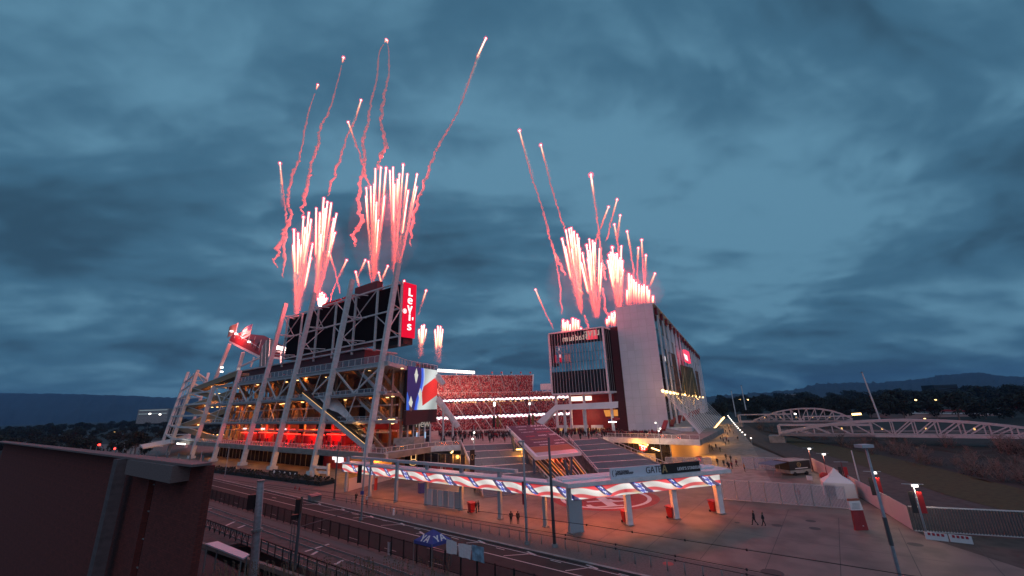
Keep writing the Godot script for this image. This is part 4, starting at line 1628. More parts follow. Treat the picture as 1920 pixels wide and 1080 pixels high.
	var mir := letters("reflected_lettering", "LEVI'", bh * 0.085, o2 + e1 * bw * 0.80 + UP * bh * 0.93 + nf * 0.18, e1, UP, M.sign_pale, gb)
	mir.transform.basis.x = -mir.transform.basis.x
	var mir2 := letters("reflected_lettering", "Stadium", bh * 0.085, o2 + e1 * bw * 0.50 + UP * bh * 0.885 + nf * 0.18, e1, UP, M.sign_pale, gb)
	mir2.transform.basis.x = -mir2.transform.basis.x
	# legs and the bright gap under the box
	for q in [0.04, 0.30, 0.55, 1.0]:
		var ls := mb()
		var p: Vector3 = o2 + e1 * bw * q - nf * 1.0
		bar(ls, Vector3(p.x, 7, p.z), Vector3(p.x, by - 0.5, p.z), 0.8)
		part("leg", ls, M.white_paint, o)
	# red wall below with kiosks, and the pale stair gangway before it
	var rw := mb()
	var ra := o2 + e1 * bw * 0.12 + e2 * 9.0; var rb := gc + e2 * 12.0 + e1 * 3
	slab(rw, Vector3(ra.x, 7, ra.z), Vector3(rb.x, 7, rb.z), Vector3(rb.x, by - 0.8, rb.z), Vector3(ra.x, by - 0.8, ra.z), e2 * 1.0)
	part("red_wall", rw, M.red_wall, o)
	lamp(o, o2 + e1 * bw * 0.5 + e2 * 4.0 - UP * (by - 13.0), Color(1.0, 0.75, 0.6), 22.0, 1.0)
	var wl := mb()
	slab(wl, ra.lerp(rb, 0.02) * Vector3(1, 0, 1) + UP * (by - 3.2) - e2 * 0.3, ra.lerp(rb, 0.38) * Vector3(1, 0, 1) + UP * (by - 3.2) - e2 * 0.3, ra.lerp(rb, 0.38) * Vector3(1, 0, 1) + UP * (by - 1.4) - e2 * 0.3, ra.lerp(rb, 0.02) * Vector3(1, 0, 1) + UP * (by - 1.4) - e2 * 0.3, e2 * 0.1)
	part("ceiling_light", wl, glow(1.0, 0.85, 0.7, 1.6), o)
	for q in [[1046, 1066], [1070, 1104], [1110, 1132]]:
		var pz := Vector3(ra.x, 0, ra.z) - e2 * 1.5
		var nn := e2
		var a := on_plane(q[0], 812, pz, nn); var b := on_plane(q[1], 812, pz, nn)
		var h := on_plane(q[0], 803, pz, nn).y - a.y
		var ks := mb()
		slab(ks, a, b, b + UP * h, a + UP * h, e2 * 1.2)
		var kp := part("kiosk_window", ks, glow(1.0, 0.50, 0.12, 0.55), o)
		var aw := mb()
		slab(aw, a + UP * h - e2 * 0.3, b + UP * h - e2 * 0.3, b + UP * (h + 1.2) - e2 * 0.3, a + UP * (h + 1.2) - e2 * 0.3, e2 * 0.4)
		part("kiosk_fascia", aw, M.panel, kp)
	# gangway: a level box that bends down to the left
	var gz := -146.0
	var gw := thing("gangway", "pale boxed stair gangway bending down in front of the red wall", "gangway", g(1060, 815, 7))
	var pts := [[1158, 752.5, 1158, 764.5], [1145, 753.5, 1145, 766], [1041, 759, 1043, 769], [1006, 791, 1018, 797]]
	for i in 3:
		var ss := mb()
		slab(ss, at_z(pts[i][0], pts[i][1], gz), at_z(pts[i + 1][0], pts[i + 1][1], gz), at_z(pts[i + 1][2], pts[i + 1][3], gz), at_z(pts[i][2], pts[i][3], gz), Vector3(1.0, 0, -3.2))
		part("box_segment", ss, M.panel, gw)
	for u in [1058, 1094.5, 1147]:
		var ls := mb()
		var p := at_z(u, 768, gz - 1.5)
		bar(ls, p, Vector3(p.x, 7, p.z), 0.75)
		part("leg", ls, M.white_paint, gw)
	var sgn := thing("hanging_sign", "red and blue hanging sign with white strip lights on the right gangway leg", "sign", at_z(1155, 790, gz + 0.6))
	var s1 := mb()
	slab(s1, at_z(1148, 789, gz + 0.6), at_z(1162, 788, gz + 0.6), at_z(1162, 783, gz + 0.6), at_z(1148, 784, gz + 0.6), Vector3(0, 0, -0.3))
	part("panel", s1, M.red, sgn)
	var s2 := mb()
	slab(s2, at_z(1141, 789, gz + 0.6), at_z(1146, 789, gz + 0.6), at_z(1146, 785.5, gz + 0.6), at_z(1141, 785.5, gz + 0.6), Vector3(0, 0, -0.3))
	part("panel", s2, M.cloth_blue, sgn)
	var s3 := mb()
	slab(s3, at_z(1141, 792.3, gz + 0.6), at_z(1156, 792, gz + 0.6), at_z(1156, 790.3, gz + 0.6), at_z(1141, 790.6, gz + 0.6), Vector3(0, 0, -0.3))
	part("light_strip", s3, M.white_light, sgn)
	# lit sign in the opening by the right leg
	var op := thing("lit_poster", "orange lit poster in the opening at the right end of the gangway", "poster", at_z(1148, 775, -156))
	var ops := mb()
	slab(ops, at_z(1136, 781, -155.5), at_z(1159, 780, -155.5), at_z(1158, 768, -155.5), at_z(1132, 769, -155.5), Vector3(0, 0, -0.3))
	part("lit_face", ops, screen_mat(noise_tex(71, 0.05, 0.1, 1.2, 128), 0.9), op)
	((op.get_child(0) as MeshInstance3D).material_override as StandardMaterial3D).emission = lin(1.0, 0.36, 0.06)
# ---------------------------------------------------------------- concourse deck and stairs
func stairs() -> void:
	var y := 7.0
	var l0 := g(864, 834.5, y); var l1 := g(958, 831, y); var r0 := g(1066, 826, y); var r1 := g(1120, 822, y)
	var deck := mb()
	plate(deck, [fs(-160, y, 0.5), fs(7.4, y, 0.5), g(816, 836.7, y), l0, l1, g(1000, 829, y), r0, r1, g(1140, 820, y), g(1312, 825, y), Vector3(78, y, -160), Vector3(62, y, -200), Vector3(-70, y, -215), fs(-160, y, 60)], 1.5)
	structure("concourse", deck, M.walk)
	var fas := mb()
	for q in [[g(719, 849, y), g(816, 836.7, y)], [g(816, 836.7, y), l0], [r1, g(1140, 820, y)], [g(1140, 820, y), g(1312, 825, y)]]:
		var n: Vector3 = (q[1] - q[0]).cross(UP).normalized()
		if n.dot(EYE - q[0]) < 0: n = -n
		slab(fas, q[0] - UP * 1.45 + n * 0.02, q[1] - UP * 1.45 + n * 0.02, q[1] + UP * 0.12 + n * 0.02, q[0] + UP * 0.12 + n * 0.02, n * 0.25)
	structure("concourse_fascia", fas, M.white_paint)
	# supporting walls below the deck, set back
	var under := thing("deck_storefront", "dark glazed storefront with warm lamps beneath the left end of the concourse", "storefront", g(800, 880))
	var a := g(757, 884); var b := g(893, 893)
	for i in 10:
		var p := a.lerp(b, i / 10.0); var q := a.lerp(b, (i + 1) / 10.0)
		for k in 2:
			var st := mb()
			slab(st, p + UP * (0.1 + k * 2.7), q + UP * (0.1 + k * 2.7) - (q - p) * 0.06, q + UP * (2.6 + k * 2.7) - (q - p) * 0.06, p + UP * (2.6 + k * 2.7), Vector3(0.1, 0, -0.3))
			part("pane", st, M.glass_dark if k else M.red_wall if i in [4, 5, 6] else M.glass_dark, under)
		var ms := mb()
		bar(ms, p, p + UP * 5.4, 0.2)
		part("mullion", ms, M.steel_dark, under)
	letters("emblem_letter", "A", 1.6, a.lerp(b, 0.55) + UP * 1.6 + Vector3(0.0, 0, 0.7), b - a, UP, M.letter_white, under, false, true)
	for q in [[849, 845], [852, 842], [846, 849]]:
		var ls := mb()
		bar(ls, g(q[0], q[1], 5.0), g(q[0] + 2.5, q[1] - 2, 5.0), 0.3)
		part("lamp_strip", ls, M.warm, under)
	var side := mb()
	slab(side, fs(0, 0, 11), a, a + UP * 5.4, fs(0, 5.4, 11), N * 0.5)
	part("siding_wall", side, M.siding, under)
	lamp(under, a + Vector3(-8, 4.4, 5), Color(1.0, 0.62, 0.25), 60.0, 0.6)
	lamp(under, b + Vector3(-6, 4.6, -3), Color(1.0, 0.62, 0.25), 30.0, 0.6)
	var oval := thing("oval_sign", "dark oval sign with yellow goal post outline hung before the left storefront", "sign", g(775, 862, 3))
	var oc := at_z(775, 867, -121.0)
	var os := mb()
	var ring := []
	for i in 20:
		ring.append(oc + Vector3(cos(TAU * i / 20) * 1.15, sin(TAU * i / 20) * 0.75, 0))
	for i in range(1, 19):
		tri(os, ring[0], ring[i], ring[i + 1])
		tri(os, ring[0] - Vector3(0, 0, 0.2), ring[i + 1] - Vector3(0, 0, 0.2), ring[i] - Vector3(0, 0, 0.2))
	part("plate", os, M.black, oval)
	var ors := mb()
	for i in 20:
		bar(ors, ring[i] + Vector3(0, 0, 0.06), ring[(i + 1) % 20] + Vector3(0, 0, 0.06), 0.10)
	for k in [-0.65, 0.65]:
		bar(ors, oc + Vector3(k, 0.75, 0), oc + Vector3(k, 2.1, 0), 0.12)
	bar(ors, oc + Vector3(-0.65, 0.8, 0), oc + Vector3(0.65, 0.8, 0), 0.12)
	part("outline", ors, M.warm_soft, oval)
	letters("emblem_letter", "C", 0.7, oc + Vector3(0, 0.1, 0.1), Vector3(1, 0, 0), UP, M.letter_red, oval)
	# storefront under the right end
	var shop := thing("team_store", "warm lit glazed team store under the right end of the concourse", "shop", g(1230, 872))
	var c := g(1146, 862); var d := g(1262, 868)
	for i in 12:
		var p := c.lerp(d, i / 12.0); var q := c.lerp(d, (i + 1) / 12.0)
		for k in 2:
			var st := mb()
			slab(st, p + UP * (0.1 + k * 2.5), q + UP * (0.1 + k * 2.5) - (q - p) * 0.08, q + UP * (2.4 + k * 2.8) - (q - p) * 0.08, p + UP * (2.4 + k * 2.8), Vector3(0.1, 0, -0.2))
			var m: Material = M.glass_dark
			if k == 0 and i in [5, 6, 7, 8]: m = glow(1.0, 0.32, 0.07, 0.22 if i != 6 else 0.5)
			part("pane" if m == M.glass_dark else "lit_window", st, m, shop)
	for q in [[1199, 834, 1212, 838], [1222, 840, 1236, 845], [1214, 829, 1214.5, 834]]:
		var ls := mb()
		bar(ls, g(q[0], q[1], 4.9), g(q[2], q[3], 4.9), 0.28)
		part("lamp_strip", ls, M.warm, shop)
	lamp(shop, c.lerp(d, 0.5) + Vector3(-2, 4.4, 4), Color(1.0, 0.66, 0.3), 45.0, 0.6)
	lamp(shop, c.lerp(d, 1.2) + Vector3(0, 3.8, 3), Color(1.0, 0.62, 0.22), 70.0, 0.6)
	var tan := mb()
	slab(tan, d, g(1330, 850), g(1330, 850) + UP * 5.4, d + UP * 5.4, Vector3(0, 0, -0.5))
	part("tan_wall", tan, M.tan, shop)
	for q in [1277, 1283]:
		var bs := mb()
		box(bs, g(q, 848 - (q - 1277) * 0.4, 2.0), Vector3(0.9, 1.1, 0.2))
		part("red_notice", bs, M.red, shop)
	var ov := thing("oval_sign", "small red oval club sign with white letters on the team store", "sign", g(1211, 845, 3))
	var o2 := c.lerp(d, 0.57) + UP * 3.9 + Vector3(-0.3, 0, 0.9)
	var o2s := mb()
	ring = []
	for i in 20:
		ring.append(o2 + Vector3(cos(TAU * i / 20) * 1.3, sin(TAU * i / 20) * 0.85, 0))
	for i in range(1, 19):
		tri(o2s, ring[0], ring[i], ring[i + 1])
		tri(o2s, ring[0] - Vector3(0, 0, 0.2), ring[i + 1] - Vector3(0, 0, 0.2), ring[i] - Vector3(0, 0, 0.2))
	part("plate", o2s, M.red, ov)
	letters("lettering", "SF", 1.0, o2 + Vector3(0, 0, 0.1), Vector3(1, 0, 0), UP, M.sign_white, ov, true, true)
	letters("lettering", "49ERS TEAM STORE", 0.85, g(1265, 826, 6.4) + Vector3(0, 0.1, 0.4), g(1312, 825, y) - g(1140, 820, y), UP, M.letter_red, shop)
	# red rails and walls at the right deck end
	var dr := thing("deck_railing", "long steel railing on the right end of the concourse", "railing", g(1200, 821, y))
	rail(dr, g(1140, 820, y), g(1312, 825, y), 1.3, 2.5)
	var dl := thing("deck_railing", "short steel railing on the concourse between flag screen and stairs", "railing", g(840, 836, y))
	rail(dl, g(816, 836.7, y), l0, 1.2, 2.5)
	# the two stair flights, each with landings
	var lb0 := g(905, 934); var lb1 := g(1038, 918)
	var rb0 := g(1122, 892); var rb1 := g(1262, 884)
	for q in [["stair", lb0, lb1, l0, l1, "broad grey stairs with pale landings left of the escalators"], ["stair", rb0, rb1, r0, r1, "broad grey stairs with pale landings right of the escalators"]]:
		var o := thing("stairs", q[5], "stairs", (q[1] + q[2]) * 0.5)
		var flights := 6
		var per := 7
		for f in flights:
			var st := mb()
			var ld := mb()
			for i in per + 1:
				var t0 := (f + i / (per + 2.5)) / flights
				var t1 := (f + ((i + 1) / (per + 2.5) if i < per else 1.0)) / flights
				var yy := 7.0 * (f + minf(1.0, (i + 1.0) / per) * 1.0) / flights
				if i == per:
					yy = 7.0 * (f + 1.0) / flights + 0.004
				var p0: Vector3 = q[1].lerp(q[3], t0); var p1: Vector3 = q[2].lerp(q[4], t0)
				var p2: Vector3 = q[2].lerp(q[4], t1); var p3: Vector3 = q[1].lerp(q[3], t1)
				for s in [p0, p1, p2, p3]:
					pass
				p0.y = yy; p1.y = yy; p2.y = yy; p3.y = yy
				if i == per:
					plate(ld, [p0, p1, p2, p3], 0.15)
				else:
					plate(st, [p0, p1, p2, p3], 1.1)
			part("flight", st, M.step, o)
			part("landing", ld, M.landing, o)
		# side walls and handrails
		for e in [[q[1], q[3]], [q[2], q[4]]]:
			var sw := mb()
			var p: Vector3 = Vector3(e[0].x, 0.0, e[0].z); var t: Vector3 = e[1]
			slab(sw, p - UP * 0.2, t - UP * 6.9, t + UP * 0.55, p + UP * 0.55, Vector3(0.35, 0, 0.05))
			part("side_wall", sw, M.concrete, o)
			var hr := mb()
			bar(hr, p + UP * 1.5, t + UP * 1.5, 0.13)
			for i in 13:
				var c2 := p.lerp(t, i / 12.0)
				bar(hr, c2 + UP * 0.5, c2 + UP * 1.5, 0.10)
			part("handrail", hr, M.white_paint, o)
		for k in 4:
			var f := (k + 1) / 5.0
			var hr := mb()
			var p: Vector3 = q[1].lerp(q[2], f); var t: Vector3 = q[3].lerp(q[4], f)
			p.y = 0.0
			bar(hr, p.lerp(t, 0.02) + UP * 1.1, t + UP * 1.1, 0.05)
			for i in 9:
				var c2 := p.lerp(t, i / 8.0)
				bar(hr, c2, c2 + UP * 1.1, 0.045)
			part("centre_rail", hr, M.steel_dark, o)
	# escalators in the middle
	var es := thing("escalator_bank", "bank of escalators with glowing orange sides under the sponsor roof", "escalators", g(1075, 910))
	var eb0 := g(1046, 916); var eb1 := g(1100, 908)
	var et0 := g(968, 832, 7) ; var et1 := g(1040, 829, 7)
	for k in 4:
		var f := k / 3.0
		var p := eb0.lerp(eb1, f); var t := et0.lerp(et1, f)
		var st := mb()
		bar(st, p + UP * 0.2, t + UP * 0.1, 1.5, 0.5)
		var run := part("moving_stair", st, M.black, es)
		for e in [-0.85, 0.85]:
			var bs := mb()
			bar(bs, p + Vector3(e, 0.8, 0), t + Vector3(e, 0.8, 0), 0.08, 1.0)
			part("balustrade", bs, M.steel_dark, run)
			var hs := mb()
			bar(hs, p + Vector3(e, 1.35, 0), t + Vector3(e, 1.35, 0), 0.16, 0.12)
			part("handrail", hs, M.letter_white, run)
			var gl := mb()
			bar(gl, p + Vector3(e * 0.9, 0.6, 0), t + Vector3(e * 0.9, 0.6, 0), 0.06, 0.26)
			part("glow_strip", gl, glow(1.0, 0.28, 0.06, 0.8 if (k + int(e)) % 2 else 0.35), run)
	for i in 4:
		var p := eb0.lerp(et0, 0.2 + i * 0.2).lerp(eb1.lerp(et1, 0.2 + i * 0.2), 0.35 + 0.1 * (i % 2))
		lamp(es, p + UP * 2.4, Color(1.0, 0.42, 0.14), 6.0, 0.4)
	for u in [1036, 1056]:
		var rs := mb()
		slab(rs, at_z(u - 6, 869, -112), at_z(u + 6, 868.5, -112), at_z(u + 6, 859.5, -112), at_z(u - 6, 860, -112), Vector3(0, 0, -1.0))
		var sg := part("red_sign", rs, M.red_wall, es)
		var ls := mb()
		slab(ls, at_z(u - 3, 867, -111.9), at_z(u + 3, 866.6, -111.9), at_z(u + 3, 861, -111.9), at_z(u - 3, 861.4, -111.9), Vector3(0, 0, 0.06))
		part("lit_face", ls, glow(1.0, 0.16, 0.08, 1.2), sg)
	var pl := thing("planting_bed", "ochre shrubby planting bed beside the foot of the escalators", "planting", g(1090, 898))
	var ps := mb()
	for i in 60:
		var p := g(rng.randf_range(1060, 1100), rng.randf_range(884, 904))
		var up := rng.randf_range(0.3, 1.5) * (1.0 - clampf((p.x - 13) / 12.0, 0, 0.7))
		blob(ps, p + UP * up * 0.7, Vector3(0.7, up, 0.7), 6, 4, 0.3)
	part("leaves", ps, worn(mat(0.15, 0.11, 0.035, 0.9), noise_tex(75, 0.06, 0.5, 1.3, 128), 2.0), pl)
	# tall dark banner beside the left stairs
	var bn := thing("dark_banner", "tall black banner with an oval mark on a pole beside the left stairs", "banner", g(888, 925))
	var zb := -96.0
	var bs2 := mb()
	slab(bs2, at_z(881, 887, zb), at_z(890, 887, zb), at_z(890, 843, zb), at_z(881, 844, zb), Vector3(0, 0, -0.12))
	part("cloth", bs2, M.black, bn)
	var bo := mb()
	for i in 14:
		var q0 := at_z(885.5, 857, zb + 0.1) + Vector3(cos(TAU * i / 14) * 0.32, sin(TAU * i / 14) * 0.6, 0)
		var q1 := at_z(885.5, 857, zb + 0.1) + Vector3(cos(TAU * (i + 1) / 14) * 0.32, sin(TAU * (i + 1) / 14) * 0.6, 0)
		bar(bo, q0, q1, 0.09)
	part("mark", bo, M.letter_gold, bn)

# ---------------------------------------------------------------- sloping sponsor roof
func sponsor_roof() -> void:
	var tl := at_z(949, 799, -124.0); var tr := at_z(1019, 795.5, -124.0)
	var bl := at_z(1003, 857, -100.0); var br := at_z(1090, 848, -100.0)
	var o := thing("sponsor_roof", "sloping maroon roof printed with sponsor names above the escalators", "canopy roof", g(1040, 890))
	var n := (tr - tl).cross(bl - tl).normalized()
	if n.y < 0: n = -n
	br = on_plane(1090, 848, tl, n)
	var st := mb()
	slab(st, tl, tr, br, bl, -n * 0.75)
	part("roof_slab", st, M.panel, o)
	var P := func(u: float, v: float, off := 0.02) -> Vector3:
		return tl.lerp(tr, u).lerp(bl.lerp(br, u), v) + n * off
	var field := mb()
	quad(field, P.call(0.035, 0.0), P.call(0.985, 0.0), P.call(0.985, 0.74), P.call(0.07, 0.74))
	part("printed_field", field, worn(mat(0.105, 0.032, 0.062, 0.55), noise_tex(81, 0.03, 0.7, 1.25, 256), 12.0), o)
	var og := mb()
	quad(og, P.call(0.07, 0.742), P.call(0.985, 0.742), P.call(0.985, 0.90), P.call(0.08, 0.90))
	part("orange_band", og, worn(mat(0.44, 0.14, 0.06, 0.6), noise_tex(82, 0.09, 0.6, 1.2, 256), 4.0), o)
	var gy := mb()
	quad(gy, P.call(0.07, 0.90), P.call(0.985, 0.90), P.call(0.985, 0.98), P.call(0.08, 0.98))
	part("grey_band", gy, M.galv, o)
	for q in [[0.0, 0.03], [0.97, 1.0]]:
		var eb := mb()
		bar(eb, P.call(q[0] + 0.01, 0.0, 0.1), P.call(q[0] + 0.01, 1.0, 0.1), 0.16)
		part("edge_trim", eb, M.white_paint, o)
	var x := (tr - tl).normalized()
	var y := -(bl - tl + (br - tr)).normalized()
	y = (y - x * y.dot(x)).normalized()
	var lines := [["ESPN", 0.80, 0.05, 1.0, M.letter_white], ["NEWS", 0.80, 0.175, 0.9, M.letter_white], ["AT&T", 0.60, 0.18, 0.8, mat(0.12, 0.20, 0.42, 0.6)], ["Dr Pepper", 0.76, 0.30, 0.8, M.letter_red], ["Allstate", 0.33, 0.06, 0.8, M.letter_white], ["Capital", 0.36, 0.20, 0.7, M.letter_white], ["GIANT", 0.34, 0.31, 0.6, M.letter_white], ["NISSAN", 0.66, 0.42, 0.9, M.letter_white], ["Q", 0.90, 0.40, 1.5, M.letter_white], ["Reese's", 0.36, 0.44, 0.8, M.letter_red], ["Championship", 0.45, 0.535, 0.6, M.letter_gold]]
	lines = [["ESPN", 0.80, 0.05, 1.25, M.letter_white], ["NEWS", 0.83, 0.175, 1.15, M.letter_white]]
	for q in lines:
		letters("lettering", q[0], q[3], P.call(q[1], q[2], 0.03), x, y, q[4], o, true, false, 0.01)
	# rows of small print, too small to read: each a strip of short strokes
	for q in [[0.22, 0.06, 0.50, 0.9, 0], [0.22, 0.17, 0.42, 0.8, 0], [0.58, 0.17, 0.68, 0.9, 2], [0.22, 0.27, 0.52, 0.6, 0], [0.60, 0.29, 0.92, 0.8, 1], [0.24, 0.42, 0.44, 1.2, 1], [0.54, 0.41, 0.74, 1.1, 0], [0.82, 0.40, 0.96, 1.5, 0], [0.25, 0.53, 0.62, 0.7, 3], [0.26, 0.62, 0.64, 0.7, 0], [0.76, 0.60, 0.98, 0.7, 0], [0.34, 0.70, 0.56, 0.9, 0], [0.70, 0.69, 0.92, 1.0, 0]]:
		var ls := mb()
		var u: float = q[0]
		while u < q[2]:
			var du := rng.randf_range(0.008, 0.02)
			var hgt: float = q[3] * rng.randf_range(0.5, 1.0) / 26.0
			quad(ls, P.call(u, q[1] - hgt * 0.5, 0.03), P.call(u + du, q[1] - hgt * 0.5, 0.03), P.call(u + du, q[1] + hgt * 0.5, 0.03), P.call(u, q[1] + hgt * 0.5, 0.03))
			u += du + rng.randf_range(0.004, 0.012)
		part("small_print", ls, [M.letter_white, M.letter_red, mat(0.12, 0.25, 0.5, 0.6), M.letter_gold][q[4]], o)
	# blue V shaped props
	for q in [[957, 806, 966, 852], [982, 832, 994, 884], [985, 835, 990, 876], [1001, 856, 1002, 888], [1071, 848, 1070, 893], [1058, 862, 1066, 893]]:
		var ps := mb()
		var z := -120.0 if q[0] < 970 else -110.0 if q[0] < 990 else -102.0
		bar(ps, at_z(q[0], q[1], z), at_z(q[2], q[3], z - 1.0), 0.55)
		part("prop", ps, worn(mat(0.09, 0.14, 0.21, 0.5), noise_tex(83, 0.05, 0.9, 1.1, 64), 4.0), o)
	var lt := mb()
	slab(lt, at_z(968, 844, -118), at_z(978, 843.6, -118), at_z(978, 841.8, -118), at_z(968, 842, -118), Vector3(0, 0, -0.3))
	part("strip_light", lt, M.warm, o)
	lamp(o, at_z(975, 846, -117), Color(1.0, 0.6, 0.2), 14.0, 0.4)

# ---------------------------------------------------------------- gate canopy with ribbon screen
func ribbon_image() -> Image:
	var w := 512
	var h := 80
	var im := Image.create(w, h, false, Image.FORMAT_RGBA8)
	var n := FastNoiseLite.new()
	n.seed = 12
	n.frequency = 0.02
	for j in h:
		for i in w:
			var x := float(i) / w
			var y := float(j) / h
			# cloth folds: broad white and red bands rising and falling along the ribbon
			var wave := 0.17 * sin(TAU * x + 0.4) + 0.10 * sin(TAU * 2.0 * x + 2.2)
			var s := y + wave
			var c := Color(0.96, 0.94, 0.90)
			var fold := 0.80 + 0.20 * sin(TAU * x * 2.0 - y * 3.4 + 0.8)
			var top_red := 1.0 - smoothstep(0.10, 0.20, s)
			var low_red := smoothstep(0.60, 0.68, s) * (1.0 - smoothstep(0.90, 1.0, s))
			c = c.lerp(Color(0.88, 0.05, 0.07), clampf(top_red + low_red, 0, 1))
			c = c * fold
			# greenish shade under the fold, orange sheen beside the small star field
			c = c.lerp(Color(0.55, 0.52, 0.30), 0.75 * smoothstep(0.45, 0.95, y) * exp(-pow((x - 0.10 - y * 0.10) / 0.07, 2.0)))
			c = c.lerp(Color(0.85, 0.36, 0.20), 0.6 * smoothstep(0.4, 0.8, y) * exp(-pow((x - 0.66 - y * 0.08) / 0.05, 2.0)))
			for q in [[0.155, 0.175, 0.0, 1.3], [0.655, 0.10, -0.1, 0.92]]:
				var t = (x - q[0] - y * 0.17) / q[1]
				var lim: float = q[3] - absf(t) * 0.25
				if absf(t) < 0.5 + 0.07 * sin(y * 6.0 + t * 4.0) and y < lim and y > q[2] + 0.12 * sin(t * 5.0):
					var dk := smoothstep(0.15, 0.85, 0.5 + 0.5 * sin(t * 7.0 + y * 2.0 + 1.0))
					c = Color(0.008, 0.012, 0.085).lerp(Color(0.025, 0.085, 0.50), dk)
					var cell := Vector2(fposmod((x - y * 0.17) * 17.0 + floorf(y * 2.6) * 0.5, 1.0) - 0.5, fposmod(y * 2.6, 1.0) - 0.5)
					var ang := atan2(cell.y, cell.x)
					var r := 0.27 + 0.15 * cos(ang * 5.0 + 1.57)
					if cell.length() < r and dk > 0.35:
						c = Color(0.85, 0.90, 1.0)
			c.a = 1.0
			im.set_pixel(i, j, c.linear_to_srgb())
	return im

func gate() -> void:
	var o := thing("gate_canopy", "long V shaped gate canopy with a flag patterned ribbon screen on white columns", "gate", g(1080, 998))
	var k := g(1080, 998)                 # the corner
	var l := g(646, 921)
	var r := g(1352, 963)
	var dl := (l - k).normalized()
	var dr := (r - k).normalized()
	var y0 := 4.35; var y1 := 5.95
	var nl := dl.cross(UP); var nr := dr.cross(UP)
	if nl.dot(EYE - k) < 0: nl = -nl
	if nr.dot(EYE - k) < 0: nr = -nr
	var ll := k.distance_to(l) + 0.6
	var lr := k.distance_to(r) + 0.3
	var rm := screen_mat(ImageTexture.create_from_image(ribbon_image()), 0.95)
	var off := 0.7
	var kc := k + (nl + nr).normalized() * 0.75
	var le := k + dl * ll + nl * off
	var re := k + dr * lr + nr * off
	var period := 12.4
	var st := mb()
	quad_uv(st, le + UP * y1, kc + UP * y1, kc + UP * y0, le + UP * y0, -ll / period + 0.33, 0.33)
	quad_uv(st, kc + UP * y1, re + UP * y1, re + UP * y0, kc + UP * y0, 0.33, 0.33 + lr / period)
	part("ribbon_screen", st, rm, o)
	var cs := mb()
	for q in [[le, kc, -nl], [kc, re, -nr]]:
		var b: Vector3 = q[2] * 0.03
		slab(cs, q[0] + UP * y0 + b, q[1] + UP * y0 + b, q[1] + UP * y1 + b, q[0] + UP * y1 + b, q[2] * 0.35)
	part("screen_case", cs, M.black, o)
	# light from the ribbon falls on the paving
	for q in [[le, kc, 6], [kc, re, 3]]:
		for i in q[2]:
			var p: Vector3 = q[0].lerp(q[1], (i + 0.5) / q[2])
			var a := AreaLight3D.new()
			a.name = numbered("ribbon_light", o)
			o.add_child(a, true)
			var nn: Vector3 = nl if q[2] == 6 else nr
			a.area_size = Vector2(p.distance_to(q[0].lerp(q[1], (i + 1.0) / q[2])) * 1.9, 1.4)
			a.light_energy = 7.0
			a.light_color = Color(1.0, 0.80, 0.76)
			a.shadow_enabled = true
			a.position = p + UP * 5.1 + nn * 0.06 - o.position
			a.basis = Basis(UP.cross(nn).normalized(), UP, nn)
			a.transform.basis = Basis(a.basis.x, a.basis.y, nn)
	# columns
	var cols := [[1080, 998, 2.1, 0.9, 1], [1181, 985, 0.85, 0.7, 0], [1268, 973, 0.85, 0.7, 0], [1352, 963, 0.95, 0.8, 0], [1023, 988, 0.55, 0.5, 0], [938, 973, 0.62, 0.5, 2], [865, 957, 0.62, 0.5, 2], [799, 947, 0.6, 0.5, 2], [742, 941, 0.6, 0.5, 2], [693, 931, 0.6, 0.5, 2], [648, 922, 0.6, 0.5, 2]]
	for q in cols:
		var p := g(q[0], q[1])
		var cst := mb()
		var right: bool = q[0] > 1080
		bar(cst, p, p + UP * (y1 + (1.6 if q[4] == 2 else 0.4)), q[2], q[3], dr if right or q[4] == 1 else dl)
		part("column", cst, M.pole if not right else M.white_paint, o)
		var bp := mb()
		box(bp, p + UP * 0.06, Vector3(q[2] + 0.3, 0.12, q[3] + 0.3), 0.6)
		part("base_plate", bp, M.steel_dark, o)
	# beams over the left arm
	var bm := mb()
	bar(bm, k + dl * 10.5 + UP * (y1 + 1.55), k + dl * (ll - 3.0) + UP * (y1 + 1.55), 0.9, 0.5)
	part("upper_beam", bm, M.beam, o)
	var b2 := mb()
	slab(b2, k + dl * 1.0 + UP * (y1 + 0.1) - nl * 1.8, k + dl * ll + UP * (y1 + 0.1) - nl * 1.8, k + dl * ll + UP * (y1 + 0.1) + nl * 0.9, k + dl * 1.0 + UP * (y1 + 0.1) + nl * 0.9, UP * 0.3)
	part("left_roof", b2, M.panel, o)
	# wide flat roof over the right arm
	var r0 := k - dr * 1.6; var r1 := k + dr * (lr + 1.3)
	var rs := mb()
	slab(rs, r0 + UP * 6.25 + nr * 2.0, r1 + UP * 6.25 + nr * 2.0, r1 + UP * 6.25 - nr * 3.6 + dr * 0.6, r0 + UP * 6.25 - nr * 3.6 - dr * 1.2, UP * 0.55)
	part("right_roof", rs, M.white_paint, o)
	for q in [0.0, 1.0, 2.0]:
		var rr := mb()
		bar(rr, r0 + UP * 6.95 - nr * (q * 1.2 + 0.3), r1 - dr * 1.5 + UP * 6.95 - nr * (q * 1.2 + 0.3), 0.5, 0.28)
		part("roof_rib", rr, M.panel, o)
	# lamps under the right roof
	for i in 5:
		var p := k + dr * (2.5 + i * 5.2) - nr * 1.8 + UP * 6.15
		var ls := mb()
		box(ls, p, Vector3(0.9, 0.12, 0.4))
		part("under_lamp", ls, M.warm, o)
		lamp(o, p - UP * 0.4, Color(1.0, 0.50, 0.20), 16.0, 0.4)
	for i in 9:
		var p := k + dl * (3.0 + i * 6.4) - nl * 1.2 + UP * 5.9
		var ls := mb()
		box(ls, p, Vector3(0.9, 0.12, 0.4))
		part("under_lamp", ls, M.warm, o)
		lamp(o, p - UP * 0.4, Color(1.0, 0.50, 0.20), 15.0, 0.4)
